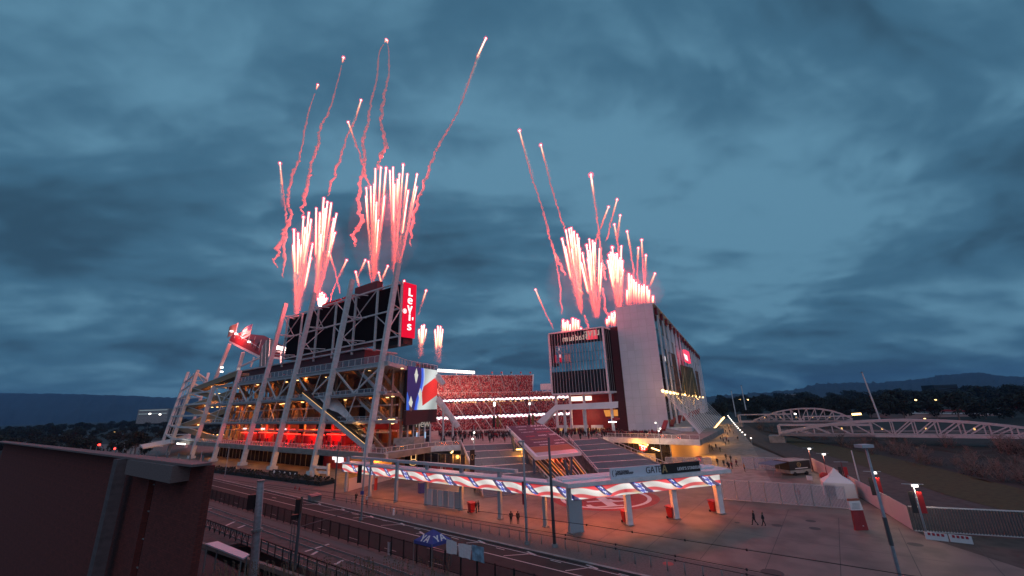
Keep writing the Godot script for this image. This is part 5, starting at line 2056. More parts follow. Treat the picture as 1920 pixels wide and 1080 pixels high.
	# sign board standing on the roof
	var s := thing("gate_sign", "long sign board reading GATE A on the right hand canopy roof", "sign", k + dr * 14 + UP * 6.8)
	var pz := k + nr * 1.3
	var bx0 := on_plane(1146, 903, pz, nr); var bx1 := on_plane(1241, 894, pz, nr); var bx2 := on_plane(1314, 885, pz, nr)
	var yb := 6.82
	var yt := on_plane(1148, 879.5, pz, nr).y + 0.1
	bx0.y = yb; bx1.y = yb; bx2.y = yb
	var h := UP * (yt - yb)
	var wst := mb()
	slab(wst, bx0, bx1, bx1 + h, bx0 + h, -nr * 0.25)
	part("white_board", wst, mat(0.60, 0.64, 0.72, 0.6), s)
	var kst := mb()
	slab(kst, bx1 + dr * 0.02, bx2, bx2 + h, bx1 + dr * 0.02 + h, -nr * 0.25)
	part("black_board", kst, M.black, s)
	var H := yt - yb
	var P := func(a: Vector3, b: Vector3, f: float, v: float) -> Vector3:
		return a.lerp(b, f) + UP * (H * v) + nr * 0.03
	letters("lettering", "GATE", H * 0.60, P.call(bx0, bx1, 0.85, 0.52), dr, UP, M.letter_black, s, false)
	letters("lettering", "NATIONAL", H * 0.20, P.call(bx0, bx1, 0.245, 0.62), dr, UP, M.letter_black, s)
	letters("lettering", "CHAMPIONSHIP", H * 0.20, P.call(bx0, bx1, 0.265, 0.42), dr, UP, M.letter_black, s)
	letters("lettering", "A", H * 0.72, P.call(bx1, bx2, 0.09, 0.52), dr, UP, M.letter_gold, s)
	letters("lettering", "LEVI'S STADIUM", H * 0.30, P.call(bx1, bx2, 0.72, 0.40), dr, UP, M.letter_white, s)
	var lg := mb()
	for sgn in [-1.0, 1.0]:
		for i in 6:
			var a0 := lerpf(-1.1, 1.1, i / 6.0); var a1 := lerpf(-1.1, 1.1, (i + 1) / 6.0)
			var c: Vector3 = P.call(bx0, bx1, 0.075, 0.5)
			bar(lg, c + dr * sgn * cos(a0) * H * 0.24 + UP * sin(a0) * H * 0.34, c + dr * sgn * cos(a1) * H * 0.24 + UP * sin(a1) * H * 0.34, 0.07, 0.05)
	part("emblem", lg, M.letter_black, s)
	# white doors standing in the left arm
	var d := thing("gate_doors", "pair of white gate panels closed between two left hand columns", "gate panels", g(830, 952))
	var d0 := g(800, 948); var d1 := g(862, 957)
	for i in 6:
		var f := mb()
		var p := d0.lerp(d1, i / 6.0 + 0.01); var q := d0.lerp(d1, (i + 1) / 6.0 - 0.01)
		slab(f, p + UP * 0.1, q + UP * 0.1, q + UP * 3.0, p + UP * 3.0, -nl * 0.08)
		part("panel", f, M.galv if i % 2 else M.fence, d)
	var w := thing("white_screen_wall", "white hoarding wall behind the far left gate columns", "wall", g(680, 916))
	for i in 7:
		var p := g(653, 921).lerp(g(735, 898), i / 7.0); var q := g(653, 921).lerp(g(735, 898), (i + 0.96) / 7.0)
		var ws := mb()
		slab(ws, p, q, q + UP * 2.7, p + UP * 2.7, Vector3(0, 0, -0.12))
		part("panel", ws, M.fence, w)
	for q in [[790, 924, 800, 905, "blue portable toilet behind the gate columns", M.cloth_blue, "portable toilet", 1.2], [704, 919, 708, 896, "thin tall red post sign behind the left gate columns", M.red_wall, "post sign", 0.7]]:
		var t := thing("portable_toilet" if q[6] == "portable toilet" else "post_sign", q[4], q[6], g(q[0], q[1]))
		var ss := mb()
		var p := g(q[0], q[1])
		var hh: float = absf(at_z(q[0], q[3], p.z).y)
		box(ss, p + UP * hh * 0.5, Vector3(q[7], hh, q[7] if q[7] > 1 else 0.2), 0.6)
		part("body", ss, q[5], t)
		var tp := mb()
		box(tp, p + UP * (hh + 0.06), Vector3(q[7] + 0.12, 0.12, q[7] + 0.12), 0.6)
		part("cap", tp, M.steel_dark, t)
# ---------------------------------------------------------------- footbridges over the creek
func truss(o: Node3D, a: Vector3, b: Vector3, rise: Array, back: Vector3, m: Material, n: int) -> void:
	# rise: heights of the top chord along the span
	for side in 2:
		var sh := back * side
		var bt := mb()
		bar(bt, a + sh, b + sh, 0.5, 0.9)
		part("bottom_chord", bt, m, o)
		var prev := Vector3.ZERO
		var tops := []
		for i in n + 1:
			var t := float(i) / n
			var f := t * (rise.size() - 1)
			var j := mini(int(f), rise.size() - 2)
			var h := lerpf(rise[j], rise[j + 1], f - j)
			tops.append(a.lerp(b, t) + sh + UP * h)
		for i in n:
			var ts := mb()
			bar(ts, tops[i], tops[i + 1], 0.55, 0.7)
			part("top_chord", ts, m, o)
			var p := a.lerp(b, float(i) / n) + sh
			var q := a.lerp(b, float(i + 1) / n) + sh
			var ds := mb()
			if i < n / 2:
				bar(ds, tops[i], q, 0.32)
			else:
				bar(ds, p, tops[i + 1], 0.32)
			part("diagonal", ds, m, o)
			var vs := mb()
			bar(vs, p, tops[i], 0.32)
			part("vertical", vs, m, o)
		var rl := mb()
		bar(rl, a + sh + UP * 1.5, b + sh + UP * 1.5, 0.1)
		part("handrail", rl, m, o)
	var dk := mb()
	slab(dk, a, b, b + back, a + back, UP * 0.25)
	part("deck", dk, M.concrete, o)
	for i in n:
		var p := a.lerp(b, (i + 0.5) / n) + UP * 0.35
		if i % 2 == 1:
			var ls := mb()
			box(ls, p + back * 0.5 + UP * 1.9, Vector3(0.35, 0.7, 0.35))
			part("deck_lamp", ls, M.warm_soft, o)

func bridges() -> void:
	var a := g(1462, 815, 3.0); var b := g(1780, 819, 3.0)
	var e := a + T * (b.distance_to(a) * 1.45)
	var o := thing("footbridge", "near white arched truss footbridge over the dark creek", "footbridge", a)
	truss(o, a, e, [0.5, 2.0, 3.3, 4.3, 4.9, 5.2, 5.2, 4.9, 4.3, 3.3, 2.0], N * 6.0, M.bridge, 12)
	var f := g(1386, 791, 3.0); var h := g(1600, 789.5, 3.0)
	var o2 := thing("footbridge", "farther white arched truss footbridge beyond the near one", "footbridge", f)
	truss(o2, f + (h - f) * 0.14, h, [0.6, 3.0, 4.9, 6.2, 7.0, 7.3, 7.1, 6.3, 4.6, 1.0], N * 7.0, M.bridge, 12)
	var ls := mb()
	bar(ls, g(1599, 777, 8), g(1613, 776, 8), 0.9)
	part("end_lamp", ls, M.warm, o2)
	for q in [[o, a, a + (e - a) * 0.42, 3.6, N * 6.0], [o2, f, f + (h - f) * 0.5, 4.2, N * 7.0], [o2, f + (h - f) * 0.6, h, 2.6, N * 7.0]]:
		for side in 2:
			var p: Vector3 = q[1] + q[4] * side; var r: Vector3 = q[2] + q[4] * side
			var fs2 := mb()
			bar(fs2, p + UP * q[3], r + UP * q[3], 0.4, 0.5)
			bar(fs2, p, p + UP * q[3], 0.6)
			bar(fs2, p, r, 0.5, 0.9)
			part("portal_rail", fs2, M.bridge, q[0])
	for q in [[a, "concrete end block carrying the near footbridge"], [f, "concrete end block carrying the farther footbridge"]]:
		var ab := mb()
		var p: Vector3 = q[0]
		slab(ab, p - T * 4 - UP * 3.3, p + T * 1.5 - UP * 3.3, p + T * 1.5 - UP * 0.5, p - T * 4 - UP * 0.5, N * 6.5)
		tag(part("bridge_abutment", ab, M.concrete), q[1], "abutment")

# ---------------------------------------------------------------- trees and the town behind
func tree_crown(seed_: int, tall: float, wide: float, n: int) -> ArrayMesh:
	var r := RandomNumberGenerator.new()
	r.seed = seed_
	var st := mb()
	var lobes := []
	for i in 7:
		lobes.append([Vector3(r.randf_range(-0.6, 0.6) * wide, r.randf_range(0.35, 0.85) * tall, r.randf_range(-0.6, 0.6) * wide), r.randf_range(0.3, 0.55) * wide])
	lobes.append([Vector3(0, 0.78 * tall, 0), 0.45 * wide])
	for i in n:
		var l: Array = lobes[r.randi() % lobes.size()]
		var d := Vector3(r.randfn(), r.randfn(), r.randfn()).normalized()
		var p: Vector3 = l[0] + d * l[1] * pow(r.randf(), 0.35)
		var s := r.randf_range(0.25, 0.6) * wide * 0.22
		var x := Vector3(r.randfn(), r.randfn(), r.randfn()).normalized()
		var y := x.cross(Vector3(r.randfn(), r.randfn(), r.randfn())).normalized()
		var k := r.randf_range(0.6, 1.5)
		st.set_color(Color(0.026 * k, 0.033 * k, 0.022 * k))
		tri(st, p - x * s, p + x * s, p + y * s * 1.6)
		tri(st, p - y * s, p + y * s * 0.7 + x * s, p - x * s * 1.2 + y * s * 0.4)
	st.generate_normals()
	return st.commit()

func tree_mass(called: String, label: String, meshes: Array, spots: Array) -> void:
	var holder := []
	for k in meshes.size():
		var mm := MultiMesh.new()
		mm.transform_format = MultiMesh.TRANSFORM_3D
		mm.mesh = meshes[k]
		var mine := []
		for i in spots.size():
			if i % meshes.size() == k: mine.append(spots[i])
		mm.instance_count = mine.size()
		for i in mine.size():
			mm.set_instance_transform(i, mine[i])
		var mi := MultiMeshInstance3D.new()
		mi.name = numbered(called, self)
		mi.multimesh = mm
		mi.material_override = M.foliage
		add_child(mi, true)
		mi.set_meta("kind", "stuff")
		tag(mi, label, "trees", called)
		holder.append(mi)

func far_town() -> void:
	var crowns := [tree_crown(1, 9.0, 4.0, 420), tree_crown(2, 11.0, 4.5, 420), tree_crown(3, 7.0, 4.2, 360)]
	# single trees one can tell apart
	var spots := [[170, 850, 300], [196, 846, 260], [228, 838, 330], [250, 842, 280], [272, 836, 300], [290, 838, 280], [345, 838, 360], [1376, 760, 520], [1412, 758, 560], [1448, 757, 480], [1480, 757, 520], [1520, 756, 470], [1556, 755, 500], [1590, 756, 430], [1628, 757, 420], [1664, 757, 460], [1690, 757, 380], [1722, 757, 420], [1750, 757, 400], [1790, 757, 380], [1840, 757, 400], [1890, 757, 420], [60, 860, 260], [110, 856, 280]]
	var proto := []
	for k in 3:
		var p := thing("tree", "", "tree", Vector3.ZERO, "dark trees beyond the stadium")
		var tr := mb()
		tube(tr, [Vector3(0, -0.4, 0), Vector3(0.1, 2.0, 0), Vector3(0.3, 5.0, 0.2)], [0.35, 0.25, 0.1], 6)
		for b in 4:
			tube(tr, [Vector3(0.1, 2.2 + b * 0.5, 0), Vector3(cos(b * 2.0) * 1.8, 4.0 + b * 0.5, sin(b * 2.0) * 1.8)], [0.13, 0.04], 4)
		lpart("trunk", tr, M.timber, p)
		shared("crown", crowns[k], M.foliage, p, Transform3D.IDENTITY)
		proto.append(p)
	for i in spots.size():
		var q: Array = spots[i]
		var d := ray(q[0], 760)
		var p = Vector3(d.x, 0, d.z).normalized() * q[2]
		p.y = -0.35
		var label: String = nth_label(i - 6, 15, "of the larger dark trees along the right skyline") if q[0] > 1000 and i < 22 else nth_label(i + 1, 7, "of the dark trees just left of the ramp tower") if i < 7 else ["leftmost dark tree beyond the brick wall at the frame edge", "second dark tree beyond the brick wall"][i - 22] if i >= 22 else "dark tree close behind the ramp tower foot"
		var t: Node3D = proto[i] if i < 3 else dup(proto[i % 3], "tree", p, i * 1.3, label, "dark trees on the right skyline" if q[0] > 1000 else "dark trees left of the ramp tower")
		t.position = p
		t.set_meta("label", label)
		t.set_meta("group", "dark trees on the right skyline" if q[0] > 1000 else "dark trees left of the ramp tower")
		t.scale = Vector3.ONE * rng.randf_range(0.9, 1.5) * (1.25 if q[0] > 1000 else 0.8)
	var ms := []
	for i in 420:
		var u := rng.randf_range(1340, 2000)
		var d := ray(u, 760)
		var far := rng.randf_range(360, 1500)
		var p := Vector3(d.x, 0, d.z).normalized() * far
		var s := rng.randf_range(0.8, 1.7) * (0.8 + far / 1500.0)
		ms.append(Transform3D(Basis(UP, rng.randf() * TAU).scaled(Vector3(s * 1.25, s * rng.randf_range(0.8, 1.1), s * 1.25)), Vector3(p.x, -0.35, p.z)))
	tree_mass("far_woodland", "dark band of woodland across the far bank below the right hills", crowns, ms)
	ms = []
	for i in 380:
		var u := rng.randf_range(-120, 420)
		var d := ray(u, 785)
		var far := rng.randf_range(330, 1500)
		var p := Vector3(d.x, 0, d.z).normalized() * far
		var s := rng.randf_range(0.6, 1.15) * (0.75 + far / 1900.0)
		ms.append(Transform3D(Basis(UP, rng.randf() * TAU).scaled(Vector3(s * 1.3, s, s * 1.3)), Vector3(p.x, -0.35, p.z)))
	tree_mass("left_woodland", "dark band of trees across the flat land on the left", crowns, ms)
	# long pale office building on the left and some low sheds
	for q in [[257, 314, 768, 781, 700, "long pale flat roofed building among the trees on the left", 2], [1560, 1606, 743, 749, 1100, "low pale building behind the trees on the far right bank", 1], [1470, 1500, 740, 745, 1300, "small pale far building at the foot of the right hills", 1], [1755, 1800, 722, 738, 800, "tall dark block at the right edge before the hills", 3]]:
		var z := -float(q[4])
		var b := thing("building", q[5], "building", at_z((q[0] + q[1]) * 0.5, q[3], z))
		var a0 := at_z(q[0], q[3], z); var a1 := at_z(q[1], q[3], z); var top := at_z(q[0], q[2], z).y
		a1.y = a0.y
		var st := mb()
		slab(st, a0 - UP * 12, a1 - UP * 12, Vector3(a1.x, top, z), Vector3(a0.x, top, z), Vector3(0, 0, -25))
		part("wall", st, [M.far_dark, M.concrete, M.concrete, M.far_dark][q[6]], b)
		for r in q[6]:
			var ws := mb()
			var y := lerpf(a0.y, top, (r + 0.55) / q[6])
			slab(ws, Vector3(a0.x + 2, y, z + 0.3), Vector3(a1.x - 2, y, z + 0.3), Vector3(a1.x - 2, y + 1.2, z + 0.3), Vector3(a0.x + 2, y + 1.2, z + 0.3), Vector3(0, 0, 0.1))
			part("window", ws, M.glass_dark if q[6] != 2 else glow(0.55, 0.75, 0.8, 0.22), b)
	# red roofed store on the right bank
	var s := thing("store", "long pale store with a red sign tower on the right bank", "store", g(1735, 790, 1))
	var z := -300.0
	var ss := mb()
	slab(ss, at_z(1698, 785, z), at_z(1900, 786, z), at_z(1900, 777, z), at_z(1698, 776, z), Vector3(0, 0, -30))
	part("wall", ss, mat(0.5, 0.32, 0.30, 0.8), s)
	var sr := mb()
	slab(sr, at_z(1708, 776, z + 0.5), at_z(1900, 777, z + 0.5), at_z(1900, 772.5, z - 26), at_z(1708, 771.5, z - 26), UP * 0.6)
	part("roof", sr, M.white_paint, s)
	var st2 := mb()
	slab(st2, at_z(1697, 769, z + 1), at_z(1705, 769, z + 1), at_z(1705, 762, z + 1), at_z(1697, 762, z + 1), Vector3(0, 0, -3))
	part("sign_tower", st2, M.red_wall, s)
	letters("lettering", "C", 2.2, at_z(1701, 765.5, z + 1.1), Vector3(1, 0, 0), UP, M.letter_white, s)
	var sb := mb()
	slab(sb, at_z(1741, 772, z - 3), at_z(1900, 772, z - 3), at_z(1900, 767, z - 3), at_z(1741, 768, z - 3), Vector3(0, 0, -10))
	part("red_bay", sb, M.red_wall, s)
	# slanted light masts beyond
	for q in [[1371, 733, 1380, 775, -420, "leftmost short slanted mast beyond the farther footbridge"], [1389.5, 723, 1401, 774, -380, "second slanted mast beyond the farther footbridge"], [1616, 698, 1650, 782, -260, "tallest slanted pinkish mast between the two footbridges"]]:
		var m := thing("mast", q[5], "mast", at_z(q[2], q[3], q[4]))
		var t := mb()
		tube(t, [at_z(q[2], q[3] + 6, q[4]), at_z(q[0], q[1], q[4])], [0.5 if q[4] > -300 else 0.55, 0.35], 7)
		part("shaft", t, M.white_paint, m)
		var f := mb()
		box(f, at_z(q[0], q[1], q[4]), Vector3(0.8, 0.5, 0.8))
		part("cap", f, M.steel_dark, m)
	# small town lamps, each a post with a lamp
	var spots2 := [[186, 834, -230, 1], [216, 841, -210, 1], [252, 829, -250, 0], [214, 811, -330, 2], [1387, 750, -700, 2], [1402, 750, -650, 2], [1491, 776, -240, 0], [1717, 750, -360, 2], [1754, 750, -340, 2], [1757, 761, -290, 2], [1734, 785.5, -230, 2], [1512, 743, -900, 2], [1672, 744, -900, 2], [281, 776, -640, 0], [300, 777, -640, 0]]
	for i in spots2.size():
		var q: Array = spots2[i]
		var p := at_z(q[0], q[1], q[2])
		var names := ["white", "red", "amber"]
		var where := "among the left trees" if q[0] < 400 else "beyond the creek"
		var ordinal: String = ["nearest the ramp tower wing", "left of the pair on the wall top", "right of the pair on the wall top", "high in the dark trees"][i % 4] if q[0] < 400 else ["by the hills", "over the woodland", "near the store", "by the footbridge"][i % 4]
		var t := thing("street_lamp" if q[3] != 1 else "traffic_signal", "%s %s %s, %s" % [names[q[3]], "lamp" if q[3] != 1 else "signal light", where, ordinal], "lamp" if q[3] != 1 else "traffic signal", Vector3(p.x, -0.35, p.z), "small distant lamps")
		var ps := mb()
		bar(ps, Vector3(p.x, -0.35, p.z), p, 0.14)
		part("post", ps, M.steel_dark, t)
		var ls := mb()
		var rad := absf(q[2]) * (0.0028 if i < 3 else 0.0022)
		blob(ls, p, Vector3(rad * 1.3, rad * 0.8, rad), 6, 4)
		part("lamp_head", ls, [M.white_light, M.red_signal, M.warm][q[3]], t)

# ---------------------------------------------------------------- street, tracks and platform in front
func street() -> void:
	var d := road_dir()
	var back := Vector3(d.z, 0, -d.x)
	var k0 := g(880, 1006)
	# trackbed and its edges
	var t0 := g(608, 1003); var t1 := g(793, 1060)
	var td := (t1 - t0).normalized()
	var tn := td.cross(UP).normalized()
	if tn.dot(EYE - t0) < 0: tn = -tn
	var a := t0 - td * 160.0; var b := t1 + td * 60.0
	var st := mb()
	quad(st, a - UP * 0.12 - tn * 0.6, b - UP * 0.12 - tn * 0.6, b - UP * 0.12 + tn * 13, a - UP * 0.12 + tn * 13)
	structure("trackbed", st, M.track)
	var lg := mb()
	quad(lg, a - UP * 0.115 + tn * 0.4, b - UP * 0.115 + tn * 0.4, b - UP * 0.115 + tn * 1.7, a - UP * 0.115 + tn * 1.7)
	structure("ballast_strip", lg, M.ballast)
	for r in [2.6, 4.05, 6.6, 8.05]:
		var rs := mb()
		bar(rs, a + tn * r - UP * 0.04, b + tn * r - UP * 0.04, 0.10, 0.16)
		tag(part("rail_track", rs, M.steel_dark), ["rail nearest the black fence", "second rail from the black fence", "third rail from the black fence", "rail nearest the platform"][[2.6, 4.05, 6.6, 8.05].find(r)] + ", running along the trackbed", "rail")
	var pv := mb()
	for q in [[418, 988, 440, 978], [446, 990, 464, 983], [572, 1034, 617, 1020], [585, 1040, 600, 1031], [628, 1058, 646, 1049], [384, 955, 398, 953]]:
		var p := g(q[0], q[1], -0.11); var e := g(q[2], q[3], -0.11)
		var w := (e - p).cross(UP).normalized() * 0.22
		plate(pv, [p - w, e - w, e + w, p + w], 0.0)
	structure("track_markings", pv, M.paint)
	# black picket fence between road and tracks
	var f := thing("picket_fence", "long black picket fence between the road and the light rail tracks", "fence", t0)
	var n := 44
	for i in n:
		var p := t0 - td * 66.0 + td * (i * 2.5)
		var ps := mb()
		bar(ps, p, p + UP * 2.2, 0.13)
		part("post", ps, M.fence_black, f)
	var rl := mb()
	for h in [0.25, 2.05]:
		bar(rl, t0 - td * 66 + UP * h, t0 + td * 42 + UP * h, 0.07)
	part("rail", rl, M.fence_black, f)
	var pk := mb()
	for i in 700:
		var p := t0 - td * 66.0 + td * (i * 0.155)
		bar(pk, p + UP * 0.2, p + UP * 2.15, 0.028)
	var pm := part("pickets", pk, M.fence_black, f)
	pm.set_meta("kind", "stuff")
	# near platform fence with braced panels
	var p0 := g(377, 970, 1.3); var p1 := g(677, 1079, 1.3)
	var pd := (p1 - p0).normalized()
	var f2 := thing("platform_fence", "dark platform fence with thick top rail along the near side of the tracks", "fence", p0 - UP * 1.4)
	var tp := mb()
	bar(tp, p0 - pd * 6, p1 + pd * 14, 0.14, 0.12)
	part("top_rail", tp, M.fence_black, f2)
	for i in 26:
		var p := p0 - pd * 6.0 + pd * (i * 2.1)
		var ps := mb()
		bar(ps, p - UP * 1.45, p, 0.11)
		part("post", ps, M.fence_black, f2)
		if i < 12:
			var bs := mb()
			bar(bs, p - UP * 1.4, p + pd * 1.05 - UP * 0.1, 0.06)
			bar(bs, p + pd * 2.1 - UP * 1.4, p + pd * 1.05 - UP * 0.1, 0.06)
			part("brace", bs, M.fence_black, f2)
	var pl := mb()
	var pn := pd.cross(UP).normalized()
	if pn.dot(EYE - p0) < 0: pn = -pn
	var q0 := p0 - pd * 60 - UP * 1.42; var q1 := p1 + pd * 40 - UP * 1.42
	slab(pl, q0, q1, q1 + pn * 30, q0 + pn * 30, -UP * 0.3)
	structure("platform", pl, M.asphalt)
	var pe := mb()
	var e0 := g(367, 1017, 0.2); var e1 := g(515, 1068, 0.2)
	bar(pe, e0 - (e1 - e0), e1 + (e1 - e0) * 2.0, 0.5, 0.5)
	structure("platform_edge", pe, M.timber)
	var sh := thing("shelter_roof", "pale flat roof of a small platform shelter beside the brick wall", "shelter", g(425, 1040))
	var ss := mb()
	var s0 := g(385, 1019, 3.0); var s1 := g(408, 1014.5, 3.0); var s2 := g(468, 1039, 3.0); var s3 := g(456, 1047, 3.0)
	plate(ss, [s0, s1, s2, s3], 0.14)
	part("roof", ss, mat(0.55, 0.56, 0.62, 0.5), sh)
	for q in [s0, s1, s2, s3]:
		var ps := mb()
		var p: Vector3 = q.lerp((s0 + s2) * 0.5, 0.1)
		bar(ps, Vector3(p.x, 0, p.z), p - UP * 0.1, 0.12)
		part("post", ps, M.steel_dark, sh)
	# overhead wires above the tracks
	var wires := [[640, 926, 1100, 984, 1400, 1031, "topmost overhead wire crossing before the plaza"], [755, 953, 1060, 1003, 1400, 1068, "middle overhead wire crossing before the plaza"], [755, 958, 1060, 1010, 1400, 1077, "lowest overhead wire crossing before the plaza"]]
	for q in wires:
		var wp: Vector3 = g(700, 1050)
		var x := on_plane(q[0], q[1], wp, tn); var y := on_plane(q[2], q[3], wp, tn); var zz := on_plane(q[4], q[5], wp, tn)
		var ws := mb()
		var pts := [x + (x - y) * 2.2, x, y, zz, zz + (zz - y) * 1.5]
		tube(ws, pts, [0.022, 0.022, 0.022, 0.022, 0.022], 5)
		var o := part("overhead_wire", ws, M.black)
		tag(o, q[6], "overhead wire")
		for k in 4:
			var is_ := mb()
			blob(is_, y.lerp(zz, k / 3.0), Vector3(0.09, 0.09, 0.09), 5, 4)
			part("insulator", is_, M.black, o)
	# catenary poles and a rail signal
	var c := thing("catenary_pole", "thick grey tapered catenary pole rising at the lower left", "pole", Vector3(at_z(472, 1120, -34).x, 0, -34))
	var ct := mb(true)
	var ctop := at_z(489, 903, -34)
	var cbot := at_z(475, 1078, -34)
	tube(ct, [Vector3(cbot.x - (ctop.x - cbot.x) * 0.5, 0, -34), cbot, ctop.lerp(cbot, 0.5), ctop], [0.36, 0.32, 0.28, 0.24], 10)
	part("shaft", ct, worn(mat(0.30, 0.28, 0.30, 0.6), noise_tex(91, 0.05, 0.8, 1.1, 128), 2.0), c)
	var cc := mb()
	tube(cc, [ctop, ctop + UP * 0.12], [0.28, 0.28], 10)
	tube(cc, [ctop.lerp(cbot, 0.52), ctop.lerp(cbot, 0.545)], [0.4, 0.4], 10)
	part("collar", cc, M.steel_dark, c)
	var bx := mb()
	box(bx, ctop.lerp(cbot, 0.22) + Vector3(-0.5, 0, 0), Vector3(0.55, 1.0, 0.5))
	part("junction_box", bx, M.black, c)
	var r := thing("signal_pole", "slim dark rail signal pole with a black signal head", "signal", g(552, 1068))
	var rp0 := g(552, 1068)
	var rt := at_z(566, 931, rp0.z)
	var rs2 := mb()
	tube(rs2, [rp0, Vector3(rp0.x, rt.y, rp0.z)], [0.2, 0.14], 8)
	part("shaft", rs2, M.pole_dark, r)
	var hd := mb()
	box(hd, Vector3(rp0.x - 0.15, rt.y - 1.0, rp0.z + 0.3), Vector3(0.6, 1.6, 0.5))
	box(hd, Vector3(rp0.x - 0.5, rt.y - 2.2, rp0.z + 0.3), Vector3(0.7, 0.5, 0.5))
	part("signal_head", hd, M.black, r)
	var ld := mb()
	for k in [-0.5, -0.85]:
		bar(ld, Vector3(rp0.x + k, 0.0, rp0.z), Vector3(rp0.x + k, rt.y - 2.5, rp0.z), 0.06)
	part("ladder", ld, M.pole_dark, r)
	var ar := mb()
	bar(ar, Vector3(rp0.x, rt.y - 3.4, rp0.z), Vector3(rp0.x, rt.y - 3.1, rp0.z) - tn * 7.0, 0.08)
	part("arm", ar, M.pole_dark, r)
	# blue tent, table and three cloth banners on the fence
	var tz := g(806, 1066)
	var te := thing("blue_canopy_tent", "blue peaked pop up tent with white lettering beside the picket fence", "tent", Vector3(tz.x, 0, tz.z))
	var pk2 := at_z(812, 992, tz.z - 0.5)
	var L := at_z(776, 1013, tz.z - 0.4); var F := at_z(810, 1025, tz.z + 1.4); var R := at_z(846, 1006, tz.z - 0.4); var B := L + R - F
	B.y = (L.y + R.y) * 0.5
	var yy := (L.y + F.y + R.y) / 3.0
	for p in [L, F, R, B]:
		pass
	L.y = yy; F.y = yy; R.y = yy; B.y = yy
	for q in [[L, F], [F, R], [R, B], [B, L]]:
		var cs := mb()
		var m0: Vector3 = (q[0] + q[1]) * 0.5
		var sag := (m0 + pk2) * 0.5 - UP * 0.08
		tri(cs, pk2, q[0], m0 - UP * 0.03); tri(cs, pk2, m0 - UP * 0.03, q[1])
		quad(cs, q[0], q[1], q[1] - UP * 0.32, q[0] - UP * 0.32)
		part("canopy_panel", cs, M.cloth_blue, te)
		var ps := mb()
		bar(ps, Vector3(q[0].x, 0, q[0].z), q[0], 0.06)
		part("leg", ps, M.steel_dark, te)
		sag += UP
	for q in [[L, F], [F, R]]:
		var m0: Vector3 = (q[0] + q[1]) * 0.5
		var nrm: Vector3 = (q[1] - q[0]).cross(pk2 - q[0]).normalized()
		if nrm.dot(EYE - m0) < 0: nrm = -nrm
		var x: Vector3 = (q[1] - q[0]).normalized()
		var y := nrm.cross(x)
		if y.y < 0: y = -y
		letters("lettering", "YA", 0.85, m0.lerp(pk2, 0.25) + nrm * 0.05, x, y, M.letter_white, te, true, false, 0.02)
	var tb := thing("folding_table", "long pale table top standing under and beside the blue tent", "table", g(815, 1046))
	var tbs := mb()
	plate(tbs, [g(800, 1027, 0.9), g(810, 1024.5, 0.9), g(836, 1033, 0.9), g(832, 1036, 0.9)], 0.06)
	part("table_top", tbs, mat(0.55, 0.28, 0.28, 0.7), tb)
	for q in [g(803, 1027, 0.85), g(833, 1035, 0.85)]:
		var ps := mb()
		bar(ps, Vector3(q.x, 0, q.z), q, 0.06)
		part("leg", ps, M.steel_dark, tb)
	var names := ["left white cloth banner hung on the picket fence beside the tent", "middle white cloth banner hung on the picket fence", "pale blue printed banner hung on the fence right of the white ones"]
	var bqs := [[838, 1010, 857, 1016, 857, 1040, 837, 1037], [860, 1018, 884, 1022, 883, 1049, 860, 1043], [885, 1021, 907, 1026, 909, 1056, 885, 1049]]
	var fp0 := t0 - tn * 0.12
	for i in 3:
		var q: Array = bqs[i]
		var bs := mb()
		var A := on_plane(q[0], q[1], t0 + tn * 0.12, tn); var B2 := on_plane(q[2], q[3], t0 + tn * 0.12, tn); var C := on_plane(q[4], q[5], t0 + tn * 0.12, tn); var D := on_plane(q[6], q[7], t0 + tn * 0.12, tn)
		for kx in 6:
			for ky in 4:
				var P := func(fx: float, fy: float) -> Vector3:
					return A.lerp(B2, fx).lerp(D.lerp(C, fx), fy) + tn * (0.05 * sin(fx * 9.0 + fy * 4.0 + i) + 0.03)
				quad(bs, P.call(kx / 6.0, ky / 4.0), P.call((kx + 1) / 6.0, ky / 4.0), P.call((kx + 1) / 6.0, (ky + 1) / 4.0), P.call(kx / 6.0, (ky + 1) / 4.0))
		var mt: Material = M.cloth_white if i < 2 else worn(mat(0.30, 0.50, 0.66, 0.9), noise_tex(93, 0.02, 0.55, 1.2, 128), 3.0)
		tag(part("cloth_banner", bs, mt), names[i], "banner", "" )
	fp0 += UP
	# yellow triangle heaps at the foot of the fence
	var bl := thing("barrier_board", "pale slatted board leaning on the fence left of the tent", "board", g(731, 1040))
	var bbs := mb()
	for i in 5:
		slab(bbs, at_z(727 + i * 1.6, 1040 + i * 0.4, -59.0), at_z(728.2 + i * 1.6, 1040.3 + i * 0.4, -59.0), at_z(728.2 + i * 1.6, 1016 + i * 0.3, -59.0), at_z(727 + i * 1.6, 1016 + i * 0.3, -59.0), Vector3(0, 0, 0.05))
	part("slats", bbs, M.galv, bl)
	# low box with a reddish top by the kerb
	var lb := thing("utility_box", "low grey utility box with a reddish top on the corner by the kerb", "utility box", g(590, 935))
	var lt := mb()
	plate(lt, [g(577, 927, 1.1), g(595, 923, 1.1), g(604, 927, 1.1), g(585, 931, 1.1)], 0.12)
	part("lid", lt, mat(0.5, 0.2, 0.2, 0.7), lb)
	var lbx := mb()
	plate(lbx, [g(578, 927, 1.0), g(595, 923.3, 1.0), g(603, 927, 1.0), g(585, 930.6, 1.0)], 1.0)
	part("body", lbx, M.steel_dark, lb)
	# hedge along the left pavement and a small sign board row before it
	var hg := thing("hedge", "long dark clipped hedge in front of the left stand", "hedge", g(480, 905))
	var hs := mb()
	var h0 := g(380, 885); var h1 := g(596, 912)
